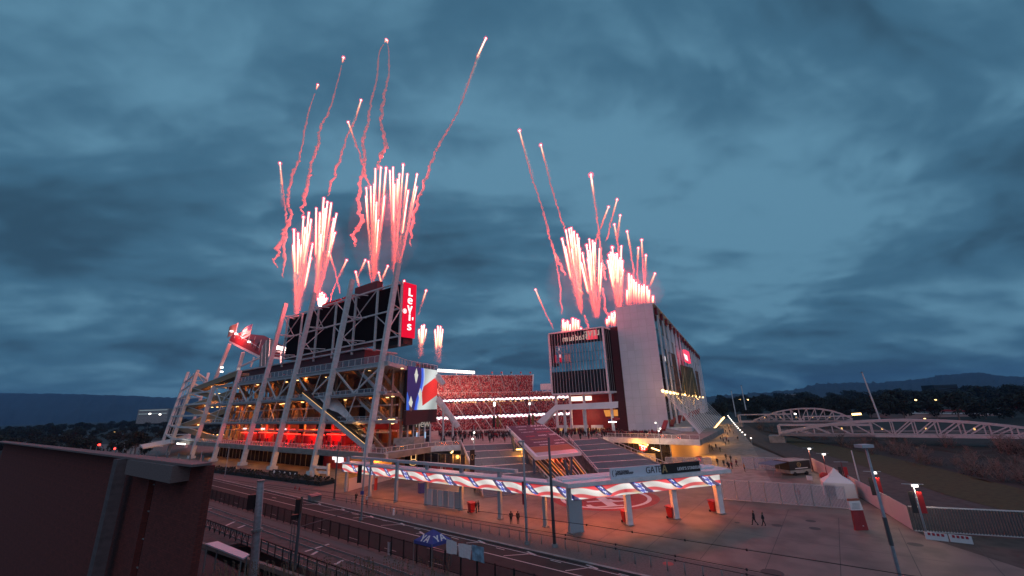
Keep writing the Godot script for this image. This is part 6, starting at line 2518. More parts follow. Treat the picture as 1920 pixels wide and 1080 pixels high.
	for i in 900:
		var f3 := rng.randf()
		var p := h0.lerp(h1, f3) + N * rng.randf_range(0, 5.0)
		var s := rng.randf_range(0.15, 0.35)
		var yv := rng.randf_range(0.1, 1.35)
		blob(hs, p + UP * yv, Vector3(s, s, s), 5, 3, 0.35)
	part("leaves", hs, worn(mat(0.022, 0.026, 0.016, 0.95), noise_tex(95, 0.06, 0.6, 1.3, 128), 2.0), hg)
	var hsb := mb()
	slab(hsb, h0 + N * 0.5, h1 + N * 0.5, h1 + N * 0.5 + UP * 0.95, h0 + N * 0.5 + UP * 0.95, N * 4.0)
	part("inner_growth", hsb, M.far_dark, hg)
	var bd := thing("hedge_board", "dark board with five pale oval marks standing in the hedge", "sign board", g(535, 893))
	var z2 := g(535, 893).z
	var bds := mb()
	slab(bds, at_z(511, 890, z2), at_z(558, 896, z2), at_z(558, 884, z2), at_z(511, 880, z2), Vector3(0, 0, -0.2))
	part("panel", bds, M.black, bd)
	for i in 5:
		var os := mb()
		blob(os, at_z(514 + i * 9.8, 884.8 + i * 1.3, z2 + 0.05), Vector3(0.28, 0.5, 0.04), 8, 6)
		part("oval_mark", os, M.cloth_white, bd)
	var fr := thing("entrance_frame", "pale steel entrance frame at the foot of the second raked column", "frame", g(600, 888))
	for q in [[588, 893, 588, 875], [615, 892, 616, 869], [587, 875, 615, 877.5], [598, 885, 613, 886]]:
		var es := mb()
		var zf := -127.0
		bar(es, at_z(q[0], q[1], zf), at_z(q[2], q[3], zf), 0.7)
		part("bar", es, M.steel, fr)
	for i in 5:
		var q: Array = [[553, 917], [561, 919], [597, 905], [629, 910], [466, 886]][i]
		var co := thing("traffic_cone", ["leftmost small red cone of the pair near the hedge end", "right small red cone of the pair near the hedge end", "red cone on the drive right of the hedge", "red cone by the far left gate column", "red cone on the pavement before the stand"][i], "cone", g(q[0], q[1]))
		var cst := mb()
		var p := g(q[0], q[1])
		tube(cst, [p, p + UP * 0.75], [0.2, 0.04], 8)
		part("body", cst, M.bin_red, co)
		var cb := mb()
		box(cb, p + UP * 0.03, Vector3(0.5, 0.06, 0.5))
		part("base", cb, M.black, co)
	# bollards along the kerb
	var bp := thing("bollard", "thin dark steel bollard in the row along the plaza kerb", "bollard", Vector3.ZERO, "bollards along the plaza kerb")
	var bs1 := mb(true)
	tube(bs1, [Vector3(0, 0, 0), Vector3(0, 1.15, 0)], [0.075, 0.07], 8)
	lpart("shaft", bs1, M.steel_dark, bp)
	var bs3 := mb(true)
	tube(bs3, [Vector3(0, 1.15, 0), Vector3(0, 1.22, 0)], [0.09, 0.05], 8)
	lpart("cap", bs3, mat(0.32, 0.12, 0.12, 0.5), bp)
	var first := true
	for i in 46:
		var p := g(640, 945) + d * (i * 1.85) + back * 1.1
		p.y = 0.004
		if first:
			bp.position = p
			first = false
		else:
			dup(bp, "bollard", p, 0.0, "thin dark steel bollard in the row along the plaza kerb", "bollards along the plaza kerb")
	var wb := thing("white_post", "short white post standing among the dark bollards", "post", g(738, 966))
	var wbs := mb()
	tube(wbs, [g(738, 966), g(738, 966) + UP * 1.0], [0.17, 0.17], 8)
	part("shaft", wbs, M.cloth_white, wb)
	var wbc := mb()
	tube(wbc, [g(738, 966) + UP * 1.0, g(738, 966) + UP * 1.1], [0.19, 0.1], 8)
	part("cap", wbc, M.cloth_white, wb)

# ---------------------------------------------------------------- right hand side
func fence_panels(called: String, label: String, a: Vector3, b: Vector3, h: float, n: int) -> void:
	var o := thing(called, label, "fence", a)
	for i in n:
		var p := a.lerp(b, float(i) / n); var q := a.lerp(b, float(i + 1) / n)
		var fr := mb()
		bar(fr, p, p + UP * h, 0.12); bar(fr, q, q + UP * h, 0.12)
		bar(fr, p + UP * h, q + UP * h, 0.10); bar(fr, p + UP * 0.12, q + UP * 0.12, 0.10)
		var f := part("panel_frame", fr, M.fence, o)
		var sc := mb()
		var x := (q - p).cross(UP).normalized() * 0.02
		slab(sc, p.lerp(q, 0.02) + UP * 0.2, q.lerp(p, 0.02) + UP * 0.2, q.lerp(p, 0.02) + UP * (h - 0.08), p.lerp(q, 0.02) + UP * (h - 0.08), x)
		part("mesh_screen", sc, M.mesh_screen, f)
		var bars := mb()
		for k in 12:
			var c := p.lerp(q, (k + 0.5) / 12.0) + x * 3.0
			bar(bars, c + UP * 0.15, c + UP * (h - 0.05), 0.035)
		part("upright_bars", bars, M.fence, f)

func right_side() -> void:
	# path beside the creek, grass verge and bank
	var p0 := g(1498, 850); var p1 := g(1785, 985)
	ground_strip("creek_path", [g(1360, 781), g(1404, 826), g(1520, 878), g(1660, 962), g(1735, 1008), g(1990, 1150), g(1990, 985), g(1770, 926), g(1640, 880), g(1500, 838), g(1440, 818), g(1372, 781)], -0.1, M.path)
	ground_strip("grass_verge", [g(1440, 818), g(1500, 838), g(1640, 880), g(1770, 926), g(1990, 985), g(1990, 935), g(1770, 880), g(1620, 846), g(1490, 822)], -0.05, M.grass)
	var st := mb()
	var n := FastNoiseLite.new()
	n.seed = 77
	n.frequency = 0.05
	var rows := []
	for j in 9:
		var row := []
		for i in 25:
			var t := i / 24.0
			var a := g(lerpf(1425, 1990, t), lerpf(806, 936, pow(t, 1.05)))
			var far := a + Vector3(0.82, 0, -0.56) * 62.0
			var q := a.lerp(far, j / 8.0)
			q.y = -0.1 - 2.2 * sin(PI * minf(1.0, j / 5.0)) + n.get_noise_2d(q.x, q.z) * 0.7
			row.append(q)
		rows.append(row)
	for j in 8:
		for i in 24:
			quad(st, rows[j][i], rows[j][i + 1], rows[j + 1][i + 1], rows[j + 1][i])
	structure("creek_bank", st, M.bank)
	# bare scrub on the bank
	var proto := []
	for k in 3:
		var p := thing("bare_shrub", "", "shrub", Vector3.ZERO, "bare shrubs on the creek bank")
		var r := RandomNumberGenerator.new()
		r.seed = 40 + k
		var ss := mb()
		for i in 26:
			var a := r.randf() * TAU
			var h := r.randf_range(1.2, 3.4)
			var o := r.randf_range(0.3, 1.7)
			var m := Vector3(cos(a) * o * 0.4, h * 0.55, sin(a) * o * 0.4)
			var e := Vector3(cos(a) * o, h, sin(a) * o)
			tube(ss, [Vector3.ZERO, m, e], [0.05, 0.035, 0.01], 4, false)
			for b in 4:
				var f := r.randf_range(0.4, 0.95)
				var s := m.lerp(e, f)
				tube(ss, [s, s + Vector3(r.randf_range(-0.7, 0.7), r.randf_range(0.1, 0.7), r.randf_range(-0.7, 0.7))], [0.02, 0.008], 3, false)
		lpart("twigs", ss, M.timber, p)
		var lf := mb()
		for i in 260:
			var a := r.randf() * TAU
			var o := r.randf_range(0.0, 1.9)
			var q := Vector3(cos(a) * o, r.randf_range(0.2, 2.6) * (1.0 - o * 0.25), sin(a) * o)
			var s := r.randf_range(0.06, 0.16)
			tri(lf, q, q + Vector3(s, s * r.randf(), 0), q + Vector3(0, s, s * r.randf_range(-1, 1)))
		lpart("dry_leaves", lf, mat(0.055, 0.035, 0.028, 0.95), p)
		proto.append(p)
	for i in 90:
		var t := rng.randf()
		var j := rng.randi() % 8
		var q: Vector3 = rows[j][int(t * 24)] + Vector3(rng.randf_range(-3, 3), 0, rng.randf_range(-3, 3))
		var label := "brown bare shrub in the dark scrub of the creek bank below the footbridges"
		if i < 3:
			proto[i].position = q
			proto[i].set_meta("label", label)
			proto[i].scale = Vector3.ONE * 1.3
		else:
			var c := dup(proto[i % 3], "bare_shrub", q, rng.randf() * TAU, label, "bare shrubs on the creek bank")
			c.scale = Vector3.ONE * rng.randf_range(0.7, 1.7)
	# white wall along the path
	var w := thing("white_wall", "long white panelled hoarding wall between the plaza and the creek path", "wall", g(1658, 960))
	var pts := [g(1524, 881), g(1590, 918), g(1658, 960), g(1712, 994)]
	for i in 3:
		for k in 6:
			var a: Vector3 = pts[i].lerp(pts[i + 1], k / 6.0); var b: Vector3 = pts[i].lerp(pts[i + 1], (k + 0.97) / 6.0)
			var ws := mb()
			slab(ws, a, b, b + UP * 2.9, a + UP * 2.9, Vector3(0.1, 0, -0.06))
			part("panel", ws, M.fence, w)
	var lv := thing("louvred_gate", "dark louvred metal gate at the right end of the white wall", "gate", g(1745, 1003))
	var a0 := g(1716, 997); var a1 := a0 + (g(1860, 1006) - a0) * 2.6
	for i in 66:
		var p := a0.lerp(a1, i / 66.0)
		var ss := mb()
		bar(ss, p + UP * 0.2, p + UP * 3.0, 0.12, 0.3)
		part("slat", ss, M.pole_dark, lv)
	var fr := mb()
	bar(fr, a0 + UP * 3.05, a1 + UP * 3.05, 0.15)
	bar(fr, a0 + UP * 0.15, a1 + UP * 0.15, 0.15)
	part("frame", fr, M.steel, lv)
	for i in 2:
		var bs := mb()
		var p := g(1737 + i * 46, 1011 + i * 5); var q := g(1780 + i * 46, 1016 + i * 5)
		slab(bs, p, q, q + UP * 0.85, p + UP * 0.85, Vector3(0.02, 0, -0.08))
		var o := thing("barrier", ["low white printed barrier before the dark louvred gate", "second low white barrier at the right edge of the plaza"][i], "barrier", p)
		part("panel", bs, M.cloth_white, o)
		var pr := mb()
		for k in 4:
			slab(pr, p.lerp(q, 0.12 + k * 0.2) + UP * 0.5 + Vector3(0, 0, 0.02), p.lerp(q, 0.24 + k * 0.2) + UP * 0.5 + Vector3(0, 0, 0.02), p.lerp(q, 0.24 + k * 0.2) + UP * 0.8 + Vector3(0, 0, 0.02), p.lerp(q, 0.12 + k * 0.2) + UP * 0.8 + Vector3(0, 0, 0.02), Vector3(0, 0, 0.02))
		part("print", pr, M.letter_red, o)
	# fences
	fence_panels("mesh_fence", "long white mesh security fence across the plaza right of the gate", g(1357, 937), g(1592, 955), 3.4, 8)
	fence_panels("mesh_fence", "white mesh fence closing the walkway behind the black trailer", g(1394, 879), g(1512, 884), 2.9, 5)
	fence_panels("mesh_fence", "white mesh fence between the team store and the walkway", g(1250, 878), g(1336, 879), 2.8, 5)
	# black trailer with an awning
	var t := thing("trailer", "black exhibition trailer with white roof and blue awning beside the white wall", "trailer", g(1490, 893))
	var b0 := g(1484, 893); var b1 := g(1523, 889)
	var bx := (b1 - b0).normalized()
	var bz := UP.cross(bx).normalized()
	if bz.dot(EYE - b0) > 0: bz = -bz
	var hb := 3.1
	var tb := mb()
	slab(tb, b0 + UP * 1.2, b1 + UP * 1.2, b1 + UP * hb, b0 + UP * hb, bz * 4.0)
	part("box_body", tb, M.black, t)
	var tr := mb()
	slab(tr, b0 + UP * (hb + 0.01) - bz * 0.1, b1 + UP * (hb + 0.01) - bz * 0.1, b1 + UP * (hb + 0.01) + bz * 4.1, b0 + UP * (hb + 0.01) + bz * 4.1, UP * 0.12)
	part("roof", tr, M.concrete, t)
	var ts := mb()
	slab(ts, b0 + UP * 0.5, b1 + UP * 0.5, b1 + UP * 1.18, b0 + UP * 1.18, bz * 3.9)
	part("skirt", ts, M.concrete, t)
	for q in [0.2, 0.75]:
		var wsx := mb()
		var c := b0.lerp(b1, q) + UP * 0.42 - bz * 0.1
		tube(wsx, [c, c + bz * 0.4], [0.42, 0.42], 12)
		part("wheel", wsx, M.black, t)
	var ta := mb()
	slab(ta, b0 - bx * 4.4 + UP * 2.5 + bz * 0.5, b0 - bx * 0.05 + UP * 2.9 + bz * 0.5, b0 - bx * 0.05 + UP * 2.9 + bz * 4.5, b0 - bx * 4.4 + UP * 2.5 + bz * 4.5, UP * 0.1)
	part("awning", ta, mat(0.08, 0.13, 0.20, 0.7), t)
	for q in [-4.2, -2.2]:
		var ps := mb()
		bar(ps, b0 + bx * q + bz * 0.7, b0 + bx * q + bz * 0.7 + UP * 2.4, 0.1)
		part("awning_post", ps, M.steel_dark, t)
	var em := mb()
	var ec := b0.lerp(b1, 0.45) + UP * 2.3 - bz * 0.04
	for i in 12:
		bar(em, ec + bx * cos(TAU * i / 12) * 0.5 + UP * sin(TAU * i / 12) * 0.5, ec + bx * cos(TAU * (i + 1) / 12) * 0.5 + UP * sin(TAU * (i + 1) / 12) * 0.5, 0.1)
	bar(em, ec - UP * 0.3, ec + UP * 0.3, 0.14)
	part("emblem", em, M.letter_gold, t)
	var lt := mb()
	slab(lt, b0.lerp(b1, 0.25) + UP * 1.45 - bz * 0.03, b0.lerp(b1, 0.85) + UP * 1.45 - bz * 0.03, b0.lerp(b1, 0.85) + UP * 1.62 - bz * 0.03, b0.lerp(b1, 0.25) + UP * 1.62 - bz * 0.03, -bz * 0.02)
	part("small_print", lt, M.letter_white, t)
	var bb := thing("printed_board", "low white printed board on the fence left of the trailer", "board", g(1436, 879))
	var bbs := mb()
	slab(bbs, g(1425, 878), g(1447, 879.5), g(1447, 879.5) + UP * 1.0, g(1425, 878) + UP * 1.0, Vector3(0, 0, -0.06))
	part("panel", bbs, M.cloth_white, bb)
	var bbp := mb()
	for k in 4:
		slab(bbp, g(1428 + k * 5, 878.3 + k * 0.3) + Vector3(0, 0.3, 0.03), g(1431 + k * 5, 878.4 + k * 0.3) + Vector3(0, 0.3, 0.03), g(1431 + k * 5, 878.4 + k * 0.3) + Vector3(0, 0.75, 0.03), g(1428 + k * 5, 878.3 + k * 0.3) + Vector3(0, 0.75, 0.03), Vector3(0, 0, 0.02))
	part("print", bbp, M.letter_red, bb)
	var nb := thing("notice_board", "small pale notice board standing right of the trailer", "board", g(1519, 903))
	var nbs := mb()
	slab(nbs, g(1514, 902) + UP * 0.2, g(1525, 903) + UP * 0.2, g(1525, 903) + UP * 1.1, g(1514, 902) + UP * 1.1, Vector3(0, 0, -0.06))
	part("panel", nbs, M.cloth_white, nb)
	var nbl := mb()
	bar(nbl, g(1515, 902), g(1515, 902) + UP * 0.3, 0.05)
	bar(nbl, g(1524, 903), g(1524, 903) + UP * 0.3, 0.05)
	part("legs", nbl, M.steel_dark, nb)
	# white peaked tent
	var te := thing("white_canopy_tent", "white peaked tent behind the long mesh fence", "tent", g(1575, 930))
	var tz := g(1575, 938)
	var c0 := g(1550, 934); var c1 := g(1610, 938)
	var cx := (c1 - c0).normalized()
	var cz := UP.cross(cx).normalized()
	if cz.dot(EYE - c0) > 0: cz = -cz
	var wd := c0.distance_to(c1)
	var eave := 2.6
	var cs := [c0, c1, c1 + cz * wd * 0.9, c0 + cz * wd * 0.9]
	var pk: Vector3 = (cs[0] + cs[2]) * 0.5 + UP * (eave + 2.3)
	for i in 4:
		var a: Vector3 = cs[i] + UP * eave; var b: Vector3 = cs[(i + 1) % 4] + UP * eave
		var m := (a + b) * 0.5
		var rs := mb()
		var i0 := a.lerp(pk, 0.5) - UP * 0.35; var i1 := b.lerp(pk, 0.5) - UP * 0.35
		quad(rs, a, b, i1, i0)
		tri(rs, i0, i1, pk)
		quad(rs, a, b, b - UP * 0.35, a - UP * 0.35)
		part("canopy_panel", rs, M.cloth_white, te)
		if i != 0:
			var ws := mb()
			slab(ws, cs[i], cs[(i + 1) % 4], b - UP * 0.3, a - UP * 0.3, Vector3(0.02, 0, 0.02))
			part("side_curtain", ws, M.cloth_white, te)
		else:
			var ws := mb()
			slab(ws, cs[0].lerp(cs[1], 0.35), cs[1], b - UP * 0.3, a.lerp(b, 0.35) - UP * 0.3, Vector3(0.02, 0, 0.02))
			part("side_curtain", ws, M.cloth_white, te)
		var ps := mb()
		bar(ps, cs[i], a, 0.1)
		part("leg", ps, M.fence, te)
		m += UP
	tz += UP
	# red and white information totem
	var to := thing("information_totem", "tall totem with white notice panel above a red lower panel", "totem", g(1617, 994))
	var z := g(1617, 994).z
	var t1 := mb()
	slab(t1, g(1605, 995), g(1629, 994), at_z(1618, 957, z), at_z(1598, 957.5, z), Vector3(0, 0, -0.3))
	part("red_panel", t1, M.red_wall, to)
	var t2 := mb()
	slab(t2, at_z(1596, 956.8, z + 0.1), at_z(1619, 956.4, z + 0.1), at_z(1612, 939, z + 0.1), at_z(1591, 940, z + 0.1), Vector3(0, 0, -0.3))
	part("white_panel", t2, M.cloth_white, to)
	var t3 := mb()
	slab(t3, at_z(1591, 939.6, z + 0.1), at_z(1611.5, 938.6, z + 0.1), at_z(1610, 935, z + 0.1), at_z(1591, 935.6, z + 0.1), Vector3(0, 0, -0.3))
	part("top_strip", t3, mat(0.32, 0.10, 0.07, 0.7), to)
	for k in 5:
		var ls := mb()
		bar(ls, at_z(1598, 944 + k * 2.4, z + 0.13), at_z(1611 + k * 0.6, 943.4 + k * 2.4, z + 0.13), 0.06, 0.04)
		part("small_print", ls, M.pole, to)
	var ff := mb()
	box(ff, at_z(1618, 987, z + 0.06), Vector3(0.28, 0.22, 0.05))
	part("mark", ff, M.letter_white, to)
	# small red tent top behind the wall
	var rt := thing("red_dome", "small round red cover between the trailer and the white tent", "cover", g(1548, 905))
	var rds := mb()
	blob(rds, g(1548, 900) + UP * 0.7, Vector3(1.0, 0.9, 1.0), 8, 6)
	part("cover", rds, M.bin_red, rt)
	# bins
	var bins := [[1174, 980, "red wheelie bin beside the first slim column right of the corner"], [1259, 972, "red wheelie bin beside the second slim column right of the corner"], [1339, 960, "red wheelie bin beside the last column of the right arm"], [884, 962, "red wheelie bin by the white gate panels, people beside it"], [1313, 868, "small red bin before the tan wall by the walkway"]]
	var bp: Node3D = null
	for q in bins:
		if bp == null:
			bp = thing("wheelie_bin", q[2], "bin", g(q[0], q[1]))
			var bs := mb()
			var tw := 0.42; var bw := 0.30
			quad(bs, Vector3(-bw, 0.12, bw), Vector3(bw, 0.12, bw), Vector3(tw, 1.25, tw), Vector3(-tw, 1.25, tw))
			quad(bs, Vector3(bw, 0.12, -bw), Vector3(-bw, 0.12, -bw), Vector3(-tw, 1.25, -tw), Vector3(tw, 1.25, -tw))
			quad(bs, Vector3(bw, 0.12, bw), Vector3(bw, 0.12, -bw), Vector3(tw, 1.25, -tw), Vector3(tw, 1.25, tw))
			quad(bs, Vector3(-bw, 0.12, -bw), Vector3(-bw, 0.12, bw), Vector3(-tw, 1.25, tw), Vector3(-tw, 1.25, -tw))
			quad(bs, Vector3(-bw, 0.12, -bw), Vector3(bw, 0.12, -bw), Vector3(bw, 0.12, bw), Vector3(-bw, 0.12, bw))
			lpart("body", bs, M.bin_red, bp)
			var ls := mb()
			slab(ls, Vector3(-0.47, 1.27, 0.47), Vector3(0.47, 1.27, 0.47), Vector3(0.47, 1.40, -0.47), Vector3(-0.47, 1.40, -0.47), Vector3(0, 0.07, 0))
			lpart("lid", ls, M.bin_red, bp)
			var hs := mb()
			bar(hs, Vector3(-0.4, 1.36, -0.55), Vector3(0.4, 1.36, -0.55), 0.06)
			lpart("handle", hs, M.black, bp)
			for s in [-0.33, 0.33]:
				var ws := mb()
				tube(ws, [Vector3(s - 0.05, 0.14, -0.35), Vector3(s + 0.05, 0.14, -0.35)], [0.14, 0.14], 10)
				lpart("wheel", ws, M.black, bp)
			bp.rotation.y = 0.3
			bp.scale = Vector3.ONE * 1.25
		else:
			var c := dup(bp, "wheelie_bin", g(q[0], q[1]), 0.3 + 0.2 * (q[0] % 3), q[2])
			c.scale = Vector3.ONE * 1.25

# ---------------------------------------------------------------- brick wall in the near left corner
func foreground() -> void:
	var y := 15.6
	var e := g(398, 867, y)
	var w := g(150, 841, y)
	var d := (e - w).normalized()
	var n := d.cross(UP).normalized()
	if n.dot(EYE - e) < 0: n = -n
	var o := thing("brick_wall_building", "dark brick building wall with wide coping and pillar in the near left corner", "building", Vector3(e.x, 0, e.z) - d * 12.0)
	var L := w - d * 40.0
	var edge := e - d * 0.35
	var cp := mb()
	slab(cp, L, e, e + n * 0.9, L + n * 0.9, -UP * 0.12)
	part("coping", cp, M.coping, o)
	# beam under the coping and its square end
	var b1 := g(324, 874, y - 0.13)
	var bdepth := (b1 - e).dot(n)
	var b0 := g(239, 862, y - 0.13)
	var bm := mb()
	var hh := 0.85
	slab(bm, b0 + (b0 - b1).normalized() * 0.0 - UP * hh, b1 - UP * hh, b1, b0, -n * (bdepth + 0.2))
	part("beam", bm, M.coping, o)
	# brickwork in panels, a dark slit between two of them
	var wn := n * 0.25
	var slit0 := on_plane(279, 905, e + wn, n); var slit1 := on_plane(291, 905, e + wn, n)
	var right := on_plane(384, 905, e + wn, n)
	var y1 := y - 0.14
	for q in [[L, slit0], [slit1, right]]:
		var st := mb()
		slab(st, Vector3(q[0].x, 0, q[0].z), Vector3(q[1].x, 0, q[1].z), Vector3(q[1].x, y1, q[1].z), Vector3(q[0].x, y1, q[0].z), -n * 0.35)
		part("brick_panel", st, M.brick, o)
	var sl := mb()
	slab(sl, Vector3(slit0.x, 0, slit0.z) - n * 0.3, Vector3(slit1.x, 0, slit1.z) - n * 0.3, Vector3(slit1.x, y1, slit1.z) - n * 0.3, Vector3(slit0.x, y1, slit0.z) - n * 0.3, -n * 0.05)
	part("slit_window", sl, M.glass_dark, o)
	for i in 9:
		var ms := mb()
		var p := Vector3(slit0.x, 2.0 + i * 1.5, slit0.z) - n * 0.25
		bar(ms, p, Vector3(slit1.x, p.y, slit1.z) - n * 0.25, 0.06)
		part("slit_transom", ms, M.steel_dark, o)
	# pillar in front
	var c0 := on_plane(224, 880, e + n * (bdepth - 0.1), n)
	var ps := mb()
	bar(ps, Vector3(c0.x, 0, c0.z), Vector3(c0.x, y - 0.12, c0.z), 0.78, 0.6, d)
	part("pillar", ps, worn(mat(0.125, 0.095, 0.10, 0.7), noise_tex(97, 0.05, 0.8, 1.1, 128), 3.0), o)
	var st2 := mb()
	for i in 14:
		var p := e - d * (1.0 + i * 1.7) + n * 0.1
		bar(st2, p, p + UP * 0.32, 0.06)
	part("coping_pins", st2, M.steel_dark, o)
	# ornamental grass tips at the lower edge
	for k in 3:
		var gt := thing("ornamental_grass", ["clump of dry grass tips at the bottom edge beside the grey pole", "middle clump of dry grass tips at the bottom edge", "clump of dry grass tips at the bottom edge left of the tent"][k], "grass clump", at_z(470 + k * 140, 1120, -12))
		var gs := mb()
		for i in 110:
			var u := 395 + k * 140 + rng.randf() * 170.0
			var foot := at_z(u, 1150, -12 + rng.randf_range(-0.8, 0.8))
			var tip := at_z(u + rng.randf_range(-16, 16), 1040 + rng.randf_range(0, 48) + (8 if k == 0 else 0), foot.z)
			var mid := foot.lerp(tip, 0.6) + Vector3(rng.randf_range(-0.06, 0.06), 0.05, 0)
			tube(gs, [foot, mid, tip], [0.007, 0.006, 0.002], 3, false)
			for j in 3:
				var c := mid.lerp(tip, 0.55 + j * 0.15)
				tri(gs, c, c + Vector3(0.02, 0.04, 0), c + Vector3(-0.012, 0.05, 0.01))
		part("blades", gs, worn(mat(0.24, 0.15, 0.10, 0.9), noise_tex(98, 0.05, 0.5, 1.2, 64), 1.0), gt)
	var lg := mb()
	slab(lg, at_z(360, 1150, -11) + Vector3(-4, -0.05, 0), at_z(860, 1150, -11) + Vector3(0, -0.05, 0), at_z(860, 1150, -11) + Vector3(0, -0.05, -2), at_z(360, 1150, -11) + Vector3(-4, -0.05, -2), -UP * 12)
	tag(part("planter_ledge", lg, M.brick), "brick planter ledge below the grass tips", "planter")
# ---------------------------------------------------------------- lamp posts
func post(called: String, label: String, cat: String, base: Vector3, top: Vector3, r0: float, m: Material) -> Node3D:
	var o := thing(called, label, cat, base)
	var st := mb(true)
	tube(st, [base, base.lerp(top, 0.5), top], [r0, r0 * 0.85, r0 * 0.65], 8)
	part("shaft", st, m, o)
	var bs := mb()
	tube(bs, [base, base + UP * 0.35], [r0 * 2.0, r0 * 1.7], 8)
	part("base", bs, M.steel_dark, o)
	return o

func upright(u0: float, v0: float, v1: float, u1: float) -> Array:     # base pixel on the ground, top straight above at that height
	var b := g(u0, v0)
	var t := at_z(u1, v1, b.z)
	return [b, Vector3(b.x, t.y, b.z)]

func cloth(o: Node3D, c: Vector3, x: Vector3, wide: float, tall: float, m: Material) -> void:
	var st := mb()
	slab(st, c - UP * tall, c + x * wide - UP * tall, c + x * wide, c, x.cross(UP) * 0.04)
	var b := part("banner", st, m, o)
	var mk := mb()
	var q := c + x * wide * 0.5 - UP * tall * 0.45
	for i in 10:
		var a := q + x * cos(TAU * i / 10) * wide * 0.25 + UP * sin(TAU * i / 10) * wide * 0.36
		var e := q + x * cos(TAU * (i + 1) / 10) * wide * 0.25 + UP * sin(TAU * (i + 1) / 10) * wide * 0.36
		bar(mk, a, e, 0.07, 0.1)
	part("mark", mk, M.letter_gold if m == M.black else M.letter_white, b)

func lamp_posts() -> void:
	# slim posts on the plaza edge
	var p := upright(1040, 1025, 820, 1028)
	var o := post("tall_pole", "tall dark tapering pole in front of the gate corner", "pole", p[0], p[1], 0.24, M.pole_dark)
	p = upright(988, 1020, 829, 976)
	o = post("banner_pole", "tall pale pole with a small red banner left of the dark pole", "pole", p[0], p[1], 0.19, M.pole)
	var cap := mb()
	box(cap, p[1] + Vector3(-0.25, 0.1, 0), Vector3(0.9, 0.22, 0.4))
	part("head", cap, M.pole, o)
	cloth(o, at_z(978, 903, p[0].z) , Vector3(0.8, 0, 0), 0.62, 2.9, M.red_wall)
	p = upright(677, 975, 818, 683)
	o = post("banner_pole", "pale plaza pole with a black banner at the left end of the ribbon screen", "pole", p[0], p[1], 0.17, M.pole)
	cloth(o, at_z(671.5, 872, p[0].z), Vector3(1, 0, 0), 0.75, 2.9, M.black)
	var sg := mb()
	box(sg, at_z(679, 924, p[0].z + 0.2), Vector3(0.6, 0.55, 0.05))
	part("blue_notice", sg, M.cloth_blue, o)
	p = upright(626, 938, 828, 632)
	o = post("tall_pole", "dark slim pole on the corner before the left stand", "pole", p[0], p[1], 0.18, M.pole_dark)
	for q in [[421, 895, 838, 428, "thin grey pole on the pavement before the fifth raked column"], [373, 880, 845, 380, "thin grey pole at the far left end of the hedge"]]:
		p = upright(q[0], q[1], q[2], q[3])
		o = post("thin_pole", q[4], "pole", p[0], p[1], 0.12, M.pole)
	for q in [[889, 905, 797, 893, [[889, 811], [886, 823]], "thin lamp post with two lit lamps before the left stairs"], [1243, 874, 790, 1233, [[1238, 803.5], [1229, 793], [1235, 808]], "thin lamp post with three lit lamps before the deck railing on the right"], [1261, 872, 822, 1256, [[1257, 824]], "short lit lamp post beside the team store wall"]]:
		p = upright(q[0], q[1], q[2], q[3])
		o = post("lamp_post", q[5], "lamp post", p[0], p[1], 0.11, M.pole)
		for h in q[4]:
			var c := at_z(h[0], h[1], p[0].z)
			var ls := mb()
			blob(ls, c, Vector3(0.24, 0.24, 0.24), 8, 6)
			part("lamp_head", ls, M.flood, o)
			lamp(o, c, Color(1.0, 0.88, 0.75), 14.0, 0.2)
			var am := mb()
			bar(am, c, Vector3(p[0].x, c.y, p[0].z), 0.07)
			part("arm", am, M.pole, o)
	# row along the white wall
	var row := [[1738, 1003, 908, 1699, 1, "lit lamp post with red and dark banners at the right end of the white wall"], [1655, 960, 884, 1633, 1, "lit lamp post with banners second from the right along the white wall"], [1590, 921, 866, 1577, 2, "unlit post with a red banner behind the white tent"], [1553, 897, 850, 1541, 3, "lit plain lamp post beside the small red cover"], [1525, 884, 840, 1512, 3, "lit plain lamp post right behind the black trailer"]]
	for q in row:
		p = upright(q[0], q[1], q[2], q[3])
		o = post("lamp_post", q[5], "lamp post", p[0], p[1], 0.13, M.pole if q[4] == 1 else M.maroon)
		var x := Vector3(0.85, 0, 0.3)
		var am := mb()
		bar(am, p[1] - x * 1.3, p[1] + x * 1.3, 0.08)
		part("arm", am, M.pole, o)
		if q[4] != 2:
			var ls := mb()
			box(ls, p[1] + x * 0.25 - UP * 0.2, Vector3(0.55, 0.3, 0.4))
			part("lamp_head", ls, M.flood, o)
			lamp(o, p[1] + x * 0.25 - UP * 0.55, Color(1.0, 0.86, 0.72), 9.0, 0.3)
		if q[4] < 3:
			cloth(o, p[1] - UP * 0.9 + x * 0.15, x.normalized(), 0.6, 2.6, M.red)
			cloth(o, p[1] - UP * 0.9 - x * 0.85, x.normalized(), 0.6, 2.6, M.dark)
	p = upright(1618, 930, 845, 1583)
	o = post("thin_pole", "slim white pole rising behind the white tent", "pole", p[0], p[1], 0.14, M.fence)
	# tall street light at the right
	var b := g(1700, 1128)
	var t := at_z(1596, 838, b.z)
	o = post("street_light", "tall pale blue street light with a wide flat head at the lower right", "street light", b, Vector3(b.x, t.y, b.z), 0.155, worn(mat(0.30, 0.38, 0.44, 0.5), noise_tex(99, 0.05, 0.85, 1.1, 64), 2.0))
	var hd := mb()
	box(hd, Vector3(b.x - 0.15, t.y + 0.05, b.z), Vector3(1.25, 0.28, 0.9), 0.1)
	part("head", hd, mat(0.42, 0.46, 0.50, 0.5), o)
	var bn := mb()
	tube(bn, [Vector3(b.x, t.y * 0.34, b.z), Vector3(b.x, t.y * 0.52, b.z)], [0.18, 0.175], 8)
	part("dark_sleeve", bn, M.pole_dark, o)
	# low lights along the walkway edge
	var lp: Node3D = null
